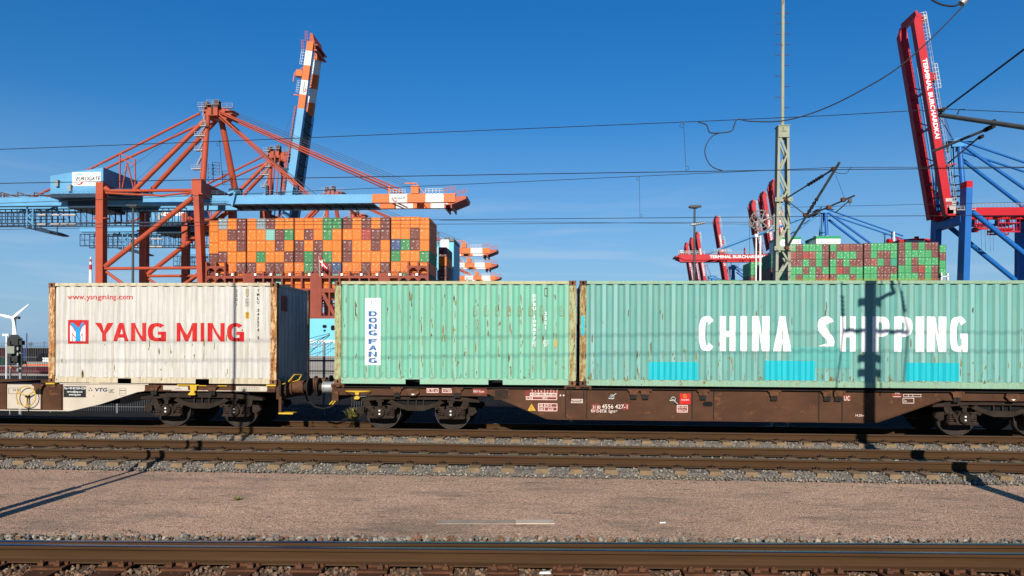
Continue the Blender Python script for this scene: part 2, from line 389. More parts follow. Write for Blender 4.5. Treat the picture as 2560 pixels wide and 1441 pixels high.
def frame_px(mb, u0, u1, v0, v1, Y, t=.008, mi=None, vs=(), hs=()):
    a = PY(u0, v0, Y); b = PY(u1, v1, Y); x0, x1, z1, z0 = a.x, b.x, a.z, b.z
    R_ = lambda p, q, r_, s_: mb.add([(p, Y, r_), (q, Y, r_), (q, Y, s_), (p, Y, s_)], [(0,1,2,3)], mi)
    R_(x0, x1, z0, z0+t); R_(x0, x1, z1-t, z1); R_(x0, x0+t, z0+t, z1-t); R_(x1-t, x1, z0+t, z1-t)
    for q in vs: x = x0+(x1-x0)*q; R_(x, x+t, z0+t, z1-t)
    for q in hs: z = z0+(z1-z0)*q; R_(x0+t, x1-t, z, z+t*.9)

def glyph(ch, tx, ty, e=2.5):
    """heavy block letter in a unit box: list of polygons"""
    P = []
    def se(rx, rz, a, cx=.5, cz=.5, ee=e):
        c_, s_ = math.cos(a), math.sin(a)
        return (cx + rx*math.copysign(abs(c_)**(2/ee), c_), cz + rz*math.copysign(abs(s_)**(2/ee), s_))
    def strip(rx, rz, qx, qz, a0, a1, n=22, cx=.5, cz=.5, cx2=None):
        for i in range(n):
            a, b = R(a0+(a1-a0)*i/n), R(a0+(a1-a0)*(i+1)/n); c2 = cx if cx2 is None else cx2
            P.append([se(rx, rz, a, cx, cz), se(rx, rz, b, cx, cz), se(qx, qz, b, c2, cz), se(qx, qz, a, c2, cz)])
    r4 = lambda x0, x1, z0, z1: P.append([(x0, z0), (x1, z0), (x1, z1), (x0, z1)])
    if ch == 'I': r4(0, 1, 0, 1)
    elif ch == 'H': r4(0, tx, 0, 1); r4(1-tx, 1, 0, 1); r4(tx, 1-tx, .5-ty*.62, .5+ty*.5)
    elif ch == 'N': r4(0, tx, 0, 1); r4(1-tx, 1, 0, 1); P.append([(tx, 1), (tx, 1-tx*1.0), (1-tx, 0), (1-tx, tx*1.0)])
    elif ch == 'M': r4(0, tx, 0, 1); r4(1-tx, 1, 0, 1); P.append([(tx, 1), (tx, .62), (.5-tx*.28, 0), (.5, 0), (.5, .34)]); P.append([(1-tx, 1), (.5, .34), (.5, 0), (.5+tx*.28, 0), (1-tx, .62)])
    elif ch == 'A':
        k = tx*1.08; P.append([(0, 0), (k, 0), (.5, 1-ty*1.6), (.5, 1), (.5-tx*.45, 1)]); P.append([(1, 0), (.5+tx*.45, 1), (.5, 1), (.5, 1-ty*1.6), (1-k, 0)])
        P.append([(k*.9, .2), (1-k*.9, .2), (1-k*1.15, .2+ty), (k*1.15, .2+ty)])
    elif ch == 'Y': k = tx*.5; P.append([(0, 1), (tx*1.15, 1), (.5, .56), (.5, .3), (.5-k, .4)]); P.append([(1, 1), (.5+k, .4), (.5, .3), (.5, .56), (1-tx*1.15, 1)]); P.append([(.5-k, 0), (.5+k, 0), (.5+k, .4), (.5, .3), (.5-k, .4)])
    elif ch in 'CG':
        strip(.5, .5, .5-tx, .5-ty, 42 if ch == 'C' else 40, 318 if ch == 'C' else 300)
        if ch == 'G': r4(.55, 1, .5-ty*.75, .5+ty*.15); r4(1-tx*.95, 1, 0, .5-ty*.75); P.append([(.62, 0.01), (1-tx*.95, 0), (1-tx*.95, ty*1.2), (.66, ty)])
    elif ch == 'O': strip(.5, .5, .5-tx, .5-ty, 0, 360, 30)
    elif ch == 'D': r4(0, tx, 0, 1); strip(.62, .5, .62-tx, .5-ty, -90, 90, 16, .38, .5); r4(tx, .38, 0, ty); r4(tx, .38, 1-ty, 1)
    elif ch == 'F': r4(0, tx, 0, 1); r4(tx, 1, 1-ty, 1); r4(tx, .82, .48-ty*.4, .48+ty*.5)
    elif ch == 'P': r4(0, tx, 0, 1); strip(.52, .29, .52-tx, .29-ty*1.05, -90, 90, 16, .48, .71); r4(tx, .48, .42, .42+ty*1.05); r4(tx, .48, 1-ty*1.05, 1)
    elif ch == 'S':
        c_ = []; n = 34
        for i in range(n+1):
            t = i/n
            if t < .5: a = R(28 + 232*(t/.5)); x, z = .5+(.5-tx*.5)*math.cos(a), .735+(.265-ty*.5)*math.sin(a)
            else: a = R(80 - 232*((t-.5)/.5)); x, z = .5+(.5-tx*.5)*math.cos(a), .265+(.265-ty*.5)*math.sin(a)
            c_.append((x, z))
        c_ = [p for i, p in enumerate(c_) if not (.47 < i/n < .53)]
        O_, I_ = [], []
        for i, (x, z) in enumerate(c_):
            a, b = c_[max(0, i-1)], c_[min(len(c_)-1, i+1)]; dx, dz = (b[0]-a[0])/tx, (b[1]-a[1])/ty; l = math.hypot(dx, dz); nx, nz = -dz/l, dx/l
            O_.append((x+nx*tx*.5, z+nz*ty*.5)); I_.append((x-nx*tx*.5, z-nz*ty*.5))
        for i in range(len(c_)-1): P.append([O_[i], O_[i+1], I_[i+1], I_[i]])
    return P
def block(mb, ch, u0, u1, v0, v1, Y, tx, ty, mi=None, clip=0):
    a = PY(u0, v0, Y); b = PY(u1, v1, Y)
    for k, poly in enumerate(glyph(ch, tx, ty)):
        if clip: poly = [(x, max(z, clip)) for x, z in poly]
        ar = sum(poly[i][0]*poly[(i+1)%len(poly)][1]-poly[(i+1)%len(poly)][0]*poly[i][1] for i in range(len(poly)))
        if abs(ar) < 1e-7: continue
        mb.add([(a.x+(b.x-a.x)*x, Y-.0002*(k % 3), b.z+(a.z-b.z)*z) for x, z in poly], [tuple(range(len(poly)))], mi)

# ------------------------------------------------------------------ setting
GZ = -.32
g = MB(); g.quad((-400, -60, GZ), (400, -60, GZ), (400, 22.3, GZ), (-400, 22.3, GZ)); solo('ground', g, M['gravel'], 'pinkish fine gravel between the tracks', kind='structure')
g = MB(); g.box(-600, 900, 22.3, 168, GZ-1.5, GZ+.004); solo('quay', g, M['quay'], 'pale concrete quay behind the fence', kind='structure')
g = MB(); g.quad((-5000, 168, -3.2), (5000, 168, -3.2), (5000, 8000, -3.2), (-5000, 8000, -3.2)); solo('water', g, M['water'], 'harbour water', kind='structure')
g = MB(); g.box(-5000, -95, 60, 700, -3.4, -1.0); g.box(260, 5000, 400, 3000, -3.4, -1.0); solo('far_land', g, M['quay'], 'low land beyond the harbour', kind='structure')

# tracks
def rail_mb(L0, L1):
    half = [(.0, 0), (.026, 0), (.0345, -.008), (.036, -.018), (.034, -.038), (.012, -.052), (.0085, -.085), (.0085, -.118), (.02, -.142), (.070, -.160), (.075, -.172)]
    prof = [(-y, z) for y, z in half[::-1]] + half[1:]
    mb = MB(); n = len(prof)
    v = [(L0, y, z) for y, z in prof] + [(L1, y, z) for y, z in prof]
    for i in range(n-1):
        zt = max(prof[i][1], prof[i+1][1])
        mb.add([v[i], v[i+1], v[n+i+1], v[n+i]], [(0,1,2,3)], 1 if zt > -.0085 and min(prof[i][1], prof[i+1][1]) > -.009 else 0)
    mb.add([v[0], v[n-1], v[2*n-1], v[n]], [(0,1,2,3)], 0)
    mb.add(v[:n], [tuple(range(n))], 0); mb.add(v[n:], [tuple(range(n))], 0)
    return mb
def rail(x0, x1, y, z, ang, label, name='rail', px=0.):
    me = rail_mb(x0, x1).mesh('rail', [M['railside'], M['railtop' if y < 9 else 'railtop2']])
    o = bpy.data.objects.new(name, me); col.objects.link(o); o.location = (px, y, z); o.rotation_euler.z = ang
    return tag(o, label, 'rail')
def sleeper_mesh(hl):
    mb = MB(); L_, w0, w1, h = hl, .15, .11, .2
    v = []
    for y in (-L_, L_):
        v += [(-w0, y, -h), (w0, y, -h), (w1, y, 0), (-w1, y, 0)]
    mb.add(v, [(0,1,2,3), (7,6,5,4), (0,4,5,1), (1,5,6,2), (2,6,7,3), (3,7,4,0)]); return mb.mesh('sleeper', M['sleeper'])
def clip_mesh():
    mb = MB()
    for s in (-1, 1):
        mb.box(-.075, .075, s*.078, s*.155, 0, .022)
        mb.tube((-.0, s*.115, .02), (0, s*.115, .075), .014, 6)
        mb.path([(-.06, s*.15, .03), (-.062, s*.095, .05), (-.02, s*.085, .055), (-.02, s*.14, .062), (.02, s*.14, .062), (.02, s*.085, .055), (.062, s*.095, .05), (.06, s*.15, .03)], .0075, 5)
    mb.box(-.08, .08, -.078, .078, -.004, .003)
    return mb.mesh('rail_fastening', M['clip'])
SL = sleeper_mesh(1.22); CL = clip_mesh()
def sleepers(x0, n, y, zt, lab, grp, sp=.645, ang=0):
    root = bpy.data.objects.new('sleeper', SL); col.objects.link(root); root.location = (x0, y, zt)
    tag(root, lab, 'sleeper', grp)
    for s in (-1, 1):
        c = bpy.data.objects.new('rail_fastening', CL); col.objects.link(c); c.parent = root; c.location = (0, s*.754, .0)
    for i in range(1, n):
        r = copy_tree(root); r.location = (x0 + i*sp, y, zt)
# middle track
YM = 14.36
sleepers(-13.1, 37, YM, -.176, 'tan concrete sleeper of the middle track, laid in grey ballast', 'sleepers of the middle track')
rail(-60, 60, YM-.754, 0, 0, 'brown rail of the middle track, nearer one, with mast shadows across it')
rail(-60, 60, YM+.754, 0, 0, 'brown rail of the middle track, farther side, with a shiny head')
# wagon track
YT = 18.52
sleepers(-16.4, 48, YT, -.176, 'tan concrete sleeper under the rails that carry the wagons', 'sleepers of the wagon track')
rail(-60, 60, YT-.754, 0, 0, 'brown rail under the near wheels of the wagons')
rail(-60, 60, YT+.754, 0, 0, 'dark rail under the far wheels, in the shade of the wagons')
# near track: two rails running together (a switch)
rail(-40, 40, 7.585, 0, math.atan(.0690), 'bright-topped rail in the foreground, farther of the closely paired rails')
rail(-40, 40, 7.330, 0, math.atan(.0490), 'big brown rail in the foreground, nearest the camera', px=0)
rail(-40, 40, 5.95, 0, math.atan(.0560), 'hidden rail of the foreground track, nearer than the big brown one')
# steel sleepers with ribbed plates under the near rails
mb = MB()
mb.box(-.13, .13, -1.9, .42, -.2, 0)
NS = mb.mesh('sleeper', M['sill_brown'])
mb = MB(); mb.box(-.16, .16, -.22, .55, .0, .022); mb.box(-.15, .15, -.105, -.08, .022, .05); mb.box(-.15, .15, .08, .105, .022, .05)
mb2 = MB()
for x in (-.085, .085):
    for y in (-.16, .16):
        mb2.tube((x, y, .02), (x, y, .085), .016, 8); mb2.box(x-.028, x+.028, y-.028, y+.028, .045, .064)
        mb2.box(x-.03, x+.03, min(y*.55, y*1.2), max(y*.55, y*1.2), .03, .045)
mb.add(mb2.v, mb2.f, 1); PLm = mb.mesh('base_plate', [M['plate'], M['rust']])
root = bpy.data.objects.new('sleeper', NS); col.objects.link(root)
tag(root, 'rusty brown sleeper with a bolted plate under the foreground rail', 'sleeper', 'sleepers under the foreground rail')
for yy in (.13,):
    c = bpy.data.objects.new('base_plate', PLm); col.objects.link(c); c.parent = root; c.location = (0, yy, 0)
for i in range(20):
    r = root if i == 0 else copy_tree(root)
    x = -6.52 + .668*i; r.location = (x, 7.33 + .049*x - .13, -.198); r.rotation_euler.z = .05

# ballast beds
def bed(y0, y1, y2, y3, zt, lab, ang=0, py=0, bm=None):
    g = MB(); g.prism([(y0, GZ-.05), (y1, zt), (y2, zt), (y3, GZ-.05)], -60, 60)
    g.v = [(b, a, c_) for a, b, c_ in g.v]
    o = solo('ballast_bed', g, bm or M['balbed'], lab, kind='structure', org=None); o.location.y = py; o.rotation_euler.z = ang
bed(12.96, 13.22, 15.5, 15.76, -.215, 'grey ballast bed of the middle track')
bed(17.14, 17.36, 19.7, 20.1, -.215, 'grey ballast bed of the wagon track')
bed(-4.0, -3.6, .80, 1.22, -.235, 'ballast bed of the foreground track', math.atan(.0600), 7.62, M['balbrown'])

def stones(name, label, regions, mat, seed, big=1.):
    import numpy as np
    rg = np.random.default_rng(seed)
    t = (1+5**.5)/2
    iv = np.array([(-1,t,0),(1,t,0),(-1,-t,0),(1,-t,0),(0,-1,t),(0,1,t),(0,-1,-t),(0,1,-t),(t,0,-1),(t,0,1),(-t,0,-1),(-t,0,1)], float); iv /= np.linalg.norm(iv[0])
    fc = np.array([(0,11,5),(0,5,1),(0,1,7),(0,7,10),(0,10,11),(1,5,9),(5,11,4),(11,10,2),(10,7,6),(7,1,8),(3,9,4),(3,4,2),(3,2,6),(3,6,8),(3,8,9),(4,9,5),(2,4,11),(6,2,10),(8,6,7),(9,8,1)])
    V, F, T = [], [], []; n = 0
    pal = np.array([(.30,.30,.29),(.22,.22,.22),(.38,.36,.31),(.17,.16,.15),(.46,.44,.40),(.30,.25,.19),(.26,.28,.29),(.44,.42,.38)])
    palr = np.array([(.24,.12,.06),(.18,.095,.055),(.30,.18,.11),(.28,.14,.07),(.30,.22,.16),(.13,.075,.045)])
    for (x0, x1, y0, y1, zt, N, s0, s1, slope, rusty) in regions:
        P = np.stack([rg.uniform(x0, x1, N), rg.uniform(0, 1, N)], 1)
        yy = y0 + P[:, 1]*(y1-y0) + slope*P[:, 0]
        zz = zt(P[:, 1]) if callable(zt) else np.full(N, zt)
        S = rg.uniform(s0, s1, N)*big
        for i in range(N):
            q, _ = np.linalg.qr(rg.normal(size=(3, 3)))
            v = (iv * rg.uniform(.62, 1.12, (12, 1)) * np.array([1, rg.uniform(.65, .95), rg.uniform(.5, .85)])) @ q
            V.append(v*S[i] + (P[i, 0], yy[i], zz[i] + S[i]*rg.uniform(-.1, .6))); F.append(fc + n); n += 12
            pp = palr if rg.uniform() < rusty else pal
            c_ = pp[rg.integers(len(pp))]*rg.uniform(.6, 1.2)*KA*.78*np.array([1.05, .97, .84]); T.append(np.repeat([np.append(c_, 1)], 12, 0))
    V = np.concatenate(V); F = np.concatenate(F); T = np.concatenate(T).clip(0, 1)
    me = bpy.data.meshes.new(name); me.vertices.add(len(V)); me.vertices.foreach_set('co', V.ravel())
    me.loops.add(len(F)*3); me.loops.foreach_set('vertex_index', F.ravel().astype('i')); me.polygons.add(len(F))
    me.polygons.foreach_set('loop_start', np.arange(0, len(F)*3, 3, dtype='i')); me.update(calc_edges=True)
    at = me.attributes.new('tone', 'FLOAT_COLOR', 'POINT'); at.data.foreach_set('color', T.ravel())
    me.materials.append(mat); me.polygons.foreach_set('use_smooth', [False]*len(F))
    o = bpy.data.objects.new(name, me); col.objects.link(o); return tag(o, label, 'ballast', kind='stuff')
sl = lambda p: -.30 + .085*p
stones('ballast', 'loose grey ballast stones along the middle track',
       [(-13, 11.5, 12.98, 13.30, sl, 4200, .014, .033, 0, .05), (-13, 11.5, 13.28, 13.52, -.215, 2400, .014, .034, 0, .08),
        (-14, 11.5, 13.7, 15.05, -.215, 4800, .017, .032, 0, .3), (-14, 12, 15.15, 15.75, -.225, 2200, .015, .03, 0, .1)], M['stone'], 3)
stones('ballast', 'loose grey ballast stones along the wagon track',
       [(-17, 13, 17.16, 17.45, sl, 3600, .014, .032, 0, .05), (-17, 13, 17.45, 17.68, -.215, 1800, .014, .034, 0, .08),
        (-17, 13, 17.9, 19.2, -.215, 4000, .02, .034, 0, .3), (-18, 13, 19.4, 20.2, -.22, 2500, .02, .034, 0, .2)], M['stone'], 4)
stones('ballast', 'coarse grey ballast stones behind the foreground rail',
       [(-7.5, 7.5, 8.48, 8.80, lambda p: -.25 - .07*p, 900, .026, .052, .062, .2), (-7.5, 7.5, 7.75, 8.55, -.225, 2600, .026, .050, .062, .35)], M['stone'], 5)
stones('ballast', 'rust stained brown ballast between the foreground sleepers',
       [(-7.5, 7.5, 6.2, 7.55, -.232, 7600, .018, .036, .050, .95)], M['stone'], 6)
stones('scattered_pebbles', 'small pebbles scattered on the pink gravel',
       [(-12, 10, 8.9, 12.9, GZ+.002, 1500, .004, .010, 0, .25), (-12, 10, 12.5, 12.98, GZ+.002, 350, .008, .022, 0, .1), (-8, 8, 8.8, 9.2, GZ+.003, 260, .008, .024, .062, .2),
        (-18, 13, 15.8, 17.1, GZ+.002, 600, .005, .014, 0, .2), (-22, 14, 19.9, 22, GZ+.002, 1500, .01, .03, 0, .2)], M['stone'], 8)
# small things lying on the gravel
def slab_at(u0, u1, v, h, z, d, lab, mat='slab'):
    a = PZ(u0, v, GZ); b = PZ(u1, v, GZ); g = MB(); g.bar((a.x, a.y, GZ+h/2-.044), (b.x, b.y, GZ+h/2-.044), d, h); solo('concrete_slab', g, M[mat], lab, 'slab')
slab_at(1092, 1288, 1306, .052, 0, .20, 'narrow grey concrete slab sunk in the pink gravel, longer and darker half')
slab_at(1289, 1385, 1306, .056, 0, .21, 'short pale concrete slab sunk in the pink gravel beside the long one', 'slab2')
def litter(u, v, z, s, lab):
    c_ = PZ(u, v, z); g = MB(); k = s
    g.add([(c_.x-k, c_.y-.3*k, z+.004), (c_.x+k, c_.y-.2*k, z+.006), (c_.x+.8*k, c_.y+.3*k, z+.5*k), (c_.x-.7*k, c_.y+.35*k, z+.35*k), (c_.x-.9*k, c_.y-.1*k, z+.4*k), (c_.x+.5*k, c_.y-.25*k, z+.45*k)],
          [(0,1,5,4), (1,2,5), (4,5,2,3), (0,4,3)])
    solo('litter', g, M['paper'], lab, 'litter')
litter(1657, 1309, GZ, .045, 'white scrap of litter lying on the pink gravel')
litter(1183, 1093, GZ+.05, .09, 'white scrap of litter on the ballast before the wagon wheels')
litter(1363, 1436, -.2, .06, 'white crushed scrap between the foreground sleepers')
def weed(c_, n, h, lab, name='weed'):
    g = MB(); rr = random.Random(int(c_[0]*100))
    for i in range(n):
        a = rr.uniform(0, 6.28); l_ = h*rr.uniform(.5, 1.1); t = rr.uniform(.1, .9)
        p0 = Vector(c_) + Vector((math.cos(a)*h*.15, math.sin(a)*h*.15, 0)); p1 = p0 + Vector((math.cos(a)*l_*t, math.sin(a)*l_*t, l_*(1-.4*t)))
        w_ = Vector((-math.sin(a), math.cos(a), 0))*h*.05; mid = (p0+p1)/2 + Vector((0, 0, l_*.12))
        g.add([p0-w_*.4, p0+w_*.4, mid+w_, p1, mid-w_], [(0,1,2,3,4)])
    solo(name, g, M['weed'], lab, 'weed')
weed(PZ(592, 1252, GZ), 46, .10, 'small yellow-green weed growing out of the pink gravel')
weed(PY(883, 1052, 20.3), 260, .42, 'tuft of grass and weeds beside the second wagon, under its yellow handle')

# ------------------------------------------------------------------ big containers on the wagons
CW, CH = 2.438, 2.591
def corr(x, p=.278, dep=.034, ph=0.):
    t = ((x+ph) % p)/p
    if t < .29: return 0.
    if t < .5: return dep*(t-.29)/.21
    if t < .79: return dep
    return dep*(1-(t-.79)/.21)
def corr_x(x0, x1, p=.278, ph=0.):
    xs = {round(x0, 5), round(x1, 5)}; k = math.floor((x0+ph)/p)-1
    while k*p-ph < x1+p:
        for q in (0, .29, .5, .79):
            x = (k+q)*p-ph
            if x0 < x < x1: xs.add(round(x, 5))
        k += 1
    return sorted(xs)
def drape(mb_flat, x0, yface, p, dep, ph, off=.0035):
    """cut a flat sign along the corrugation lines and press it onto the wall"""
    me = bpy.data.meshes.new('tmp'); me.from_pydata(mb_flat.v, [], mb_flat.f); bm = bmesh.new(); bm.from_mesh(me); bpy.data.meshes.remove(me)
    for i, f in enumerate(bm.faces): f.material_index = mb_flat.m[i]
    xs = [v.co.x for v in bm.verts]; a, b = min(xs), max(xs)
    for x in corr_x(a-x0, b-x0, p, ph)[1:-1]:
        bmesh.ops.bisect_plane(bm, geom=bm.verts[:]+bm.edges[:]+bm.faces[:], plane_co=(x+x0, 0, 0), plane_no=(1, 0, 0))
    for v in bm.verts: v.co.y = yface + corr(v.co.x-x0, p, dep, ph) - off - (yface_ref[0]-v.co.y)
    r = MB(); bm.verts.index_update()
    r.v = [tuple(v.co) for v in bm.verts]; r.f = [tuple(v.index for v in f.verts) for f in bm.faces]; r.m = [f.material_index for f in bm.faces]; r.sm = [False]*len(r.f)
    bm.free(); return r
yface_ref = [0.]
def big_container(x0, z0, length, y0, mats, label, p=.278, dep=.044, ph=0., pockets=(), pitch=0.):
    """mats: side, post, rail, casting.  front wall faces -Y."""
    root = thing('shipping_container', (x0, y0, z0), label, 'shipping container')
    mside, mpost, mrail, mcast = mats
    x1, y1, z1 = x0+length, y0+CW, z0+CH
    rec = .012; pw = .165; br = .155; tr = .06
    xa, xb, za, zb = x0+pw, x1-pw, z0+br, z1-tr-.03
    def wall(yf, sgn):
        m = MB(); xs = corr_x(xa-x0, xb-x0, p, ph)
        for a, b in zip(xs, xs[1:]):
            ya = yf+sgn*(rec+corr(a, p, dep, ph)); yb = yf+sgn*(rec+corr(b, p, dep, ph))
            m.quad((x0+a, ya, za), (x0+b, yb, za), (x0+b, yb, zb), (x0+a, ya, zb))
        return m
    part(root, 'side_panel', wall(y0, 1), mside); part(root, 'side_panel', wall(y1, -1), mside)
    # end panels
    for xe, sg in ((x0, 1), (x1, -1)):
        m = MB(); ys = corr_x(.12, CW-.12, .25)
        for a, b in zip(ys, ys[1:]):
            m.quad((xe+sg*(.02+corr(a, .25, .04)), y0+a, z0+.12), (xe+sg*(.02+corr(b, .25, .04)), y0+b, z0+.12), (xe+sg*(.02+corr(b, .25, .04)), y0+b, z1-.09), (xe+sg*(.02+corr(a, .25, .04)), y0+a, z1-.09))
        part(root, 'end_panel', m, mside)
    m = MB(); m.box(x0+.1, x1-.1, y0+.03, y1-.03, z1-.032, z1-.022); part(root, 'roof', m, mside)
    m = MB(); m.box(x0+.1, x1-.1, y0+.05, y1-.05, z0+.11, z0+.14); part(root, 'floor', m, M['sill_black'])
    for yy, s in ((y0, 1), (y1, -1)):
        m = MB(); m.box(x0+.178, x1-.178, yy, yy+s*.06, z1-tr-.022, z1-.012); m.box(x0+.178, x1-.178, yy+s*.004, yy+s*.05, z1-.012, z1-.006); part(root, 'top_rail', m, mrail)
        m = MB(); cuts = [x0+.18] + [c_ for q in pockets for c_ in q] + [x1-.18]
        for a, b in zip(cuts[::2], cuts[1::2]): m.box(a, b, yy+s*.004, yy+s*.03, z0+.012, z0+br-.025); m.box(a, b, yy+s*.03, yy+s*.10, z0+.012, z0+.028)
        m.box(x0+.165, x1-.165, yy+s*.028, yy+s*.06, z0+br-.026, z0+br+.004)
        part(root, 'bottom_rail', m, mrail)
    for q in pockets:
        m = MB(); m.box(q[0], q[1], y0+.04, y1-.04, z0+.125, z0+.13); m.box(q[0]-.012, q[0], y0+.02, y1-.02, z0+.015, z0+.125); m.box(q[1], q[1]+.012, y0+.02, y1-.02, z0+.015, z0+.125); part(root, 'fork_pocket', m, M['sill_black'])
    for xe, sg in ((x0, 1), (x1, -1)):
        m = MB(); m.box(xe+sg*.02, xe+sg*.08, y0+.178, y1-.178, z1-.10, z1-.03); m.box(xe+sg*.02, xe+sg*.08, y0+.178, y1-.178, z0+.02, z0+.14); part(root, 'end_rail', m, mrail)
        for yy, s in ((y0, 1), (y1, -1)):
            m = MB(); m.box(xe+sg*.006, xe+sg*pw, yy+s*.003, yy+s*.012, z0+.119, z1-.119); m.box(xe+sg*.006, xe+sg*.016, yy+s*.012, yy+s*.15, z0+.119, z1-.119)
            m.box(xe+sg*(pw-.012), xe+sg*pw, yy+s*.012, yy+s*.06, z0+.119, z1-.119); m.box(xe+sg*.1, xe+sg*.106, yy+s*.0, yy+s*.003, z0+.2, z1-.2)
            part(root, 'corner_post', m, mpost)
            for zc in (z0, z1-.118):
                m = MB(); cx_, cz_ = xe+sg*.089, zc+.059; n = 16; hole, rim = [], []
                for i in range(n):
                    a = 2*math.pi*i/n; hole.append((cx_+.026*math.cos(a), cz_+.04*math.sin(a)))
                    q, r_ = math.cos(a), math.sin(a); k = max(abs(q)/.089, abs(r_)/.059); rim.append((cx_+q/k, cz_+r_/k))
                yo = yy-s*.003; yi = yy+s*.05
                m.add([(a, yo, b) for a, b in rim]+[(a, yo, b) for a, b in hole]+[(a, yi, b) for a, b in hole],
                      [(i, (i+1) % n, n+(i+1) % n, n+i) for i in range(n)]+[(n+i, n+(i+1) % n, 2*n+(i+1) % n, 2*n+i) for i in range(n)])
                m.add([(a, yi, b) for a, b in hole], [tuple(range(n))], 1)
                lo, hi = sorted((xe, xe+sg*.178)); yb = yy+s*.162
                m.quad((lo, yo, zc), (lo, yb, zc), (lo, yb, zc+.118), (lo, yo, zc+.118)); m.quad((hi, yo, zc), (hi, yb, zc), (hi, yb, zc+.118), (hi, yo, zc+.118))
                m.quad((lo, yo, zc), (hi, yo, zc), (hi, yb, zc), (lo, yb, zc)); m.quad((lo, yo, zc+.118), (hi, yo, zc+.118), (hi, yb, zc+.118), (lo, yb, zc+.118)); m.quad((lo, yb, zc), (hi, yb, zc), (hi, yb, zc+.118), (lo, yb, zc+.118))
                part(root, 'corner_casting', m, [mcast, M['dark']])
    return root

YC = 17.30
Zc = 1.165
cw_side = cont_mat('white_container_side', (.66, .645, .60), (.44, .39, .29), zb=.1, amt=.62, grime=.75, stain=(.42, .39, .30), wear_and_light=(.295, 0, .45, (.30, .27, .17), (.66, .65, .62), .4))
cw_post = post_mat('white_container_post', (.78, .56, .33), (.70, .42, .17), (.42, .19, .07), (.18, .062, .022), .50)
cw_rail = cont_mat('white_container_rail', (.62, .55, .40), (.30, .20, .09), (.17, .08, .02), zb=0, amt=.5, grime=.7, scr=.35)
cast_o = paint('corner_casting_rust', (.22, .105, .055), .8, .4, 9, bumpy=.3)
cg_side = cont_mat('green_container_side', (.17, .50, .365), (.30, .43, .30), (.20, .13, .04), zb=.1, amt=.95, grime=.5, stain=(.30, .48, .30), wear_and_light=(.278, .05, .75, (.22, .22, .15), (.33, .60, .46), .6))
cg_post = post_mat('green_container_post', (.38, .46, .27), (.46, .44, .22), (.34, .24, .09), (.13, .07, .025), .38)
cg_rail = cont_mat('green_container_rail', (.27, .52, .38), (.36, .38, .22), (.18, .11, .03), zb=0, amt=.4, grime=.5, scr=.3)
cg_top = cont_mat('green_container_top', (.47, .48, .29), (.28, .28, .13), (.15, .08, .025), zb=-5, amt=.8, grime=.6, scr=.5)
cc_side = cont_mat('teal_container_side', (.135, .385, .345), (.30, .40, .30), (.19, .13, .03), zb=.12, amt=1.15, grime=.45, stain=(.30, .45, .32), wear_and_light=(.281, 0, .6, (.26, .24, .15), (.28, .54, .50), .75))
cc_post = post_mat('teal_container_post', (.42, .42, .22), (.46, .36, .15), (.30, .17, .07), (.11, .05, .022), .48)
cc_rail = cont_mat('teal_container_rail', (.25, .45, .33), (.30, .26, .09), (.20, .12, .025), zb=-.3, amt=1.2, grime=.6, scr=.5)
cast_b = paint('corner_casting_brown', (.12, .055, .035), .8, .4, 9, bumpy=.3)

a = PY(119.5, 709.5, YC); XW = a.x
def pkt(x0, u0, u1):
    p0 = PY(u0, 955, YC).x; p1 = PY(u1, 955, YC).x; return (p0, p1)
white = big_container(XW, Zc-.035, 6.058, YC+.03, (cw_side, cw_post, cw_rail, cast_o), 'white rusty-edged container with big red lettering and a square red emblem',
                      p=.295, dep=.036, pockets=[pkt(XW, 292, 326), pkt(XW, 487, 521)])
XG = PY(836.3, 703, YC-.03).x
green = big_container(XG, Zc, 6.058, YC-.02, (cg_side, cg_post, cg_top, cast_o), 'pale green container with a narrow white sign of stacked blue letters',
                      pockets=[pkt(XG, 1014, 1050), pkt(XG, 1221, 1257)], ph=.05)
XT = XG + 6.058 + .085
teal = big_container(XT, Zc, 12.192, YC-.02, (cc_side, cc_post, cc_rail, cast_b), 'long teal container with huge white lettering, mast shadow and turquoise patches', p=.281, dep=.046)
for o in kids(green):
    if o.name.startswith('bottom_rail'): o.data.materials[0] = cg_rail
# lettering -------------------------------------------------------
def wall_signs(cont, name, build, p, dep, ph, mats, rec=.012):
    x0, y0 = cont.location.x, cont.location.y
    m = MB(); build(m, y0); yface_ref[0] = y0
    part(cont, name, drape(m, x0, y0+rec, p, dep, ph), mats)
YW = YC+.03
def b1(m, Y):
    for s, u0, u1 in (('Y', 236.8, 281), ('A', 281.5, 321), ('N', 325.6, 363), ('G', 369, 413), ('M', 439.3, 491), ('I', 499.3, 510), ('N', 518, 560), ('G', 567, 608.5)):
        block(m, s, u0, u1, 807.3+(u0-236)*.0015, 853.8+(u0-236)*.002, Y, .21 if s == 'M' else .26, .19, 0)
    letters_px(m, 'www.yangming.com', 165.7, 329.5, 736.5, 753, Y, mi=0, bold=.012, space=1.02)
    rect_px(m, 166.8, 218.5, 800.2, 860, Y, 0)
wall_signs(white, 'red_lettering', b1, .295, .036, 0, [worn('letter_red_worn', (.58, .006, .006), (.55, .45, .4), .42)])
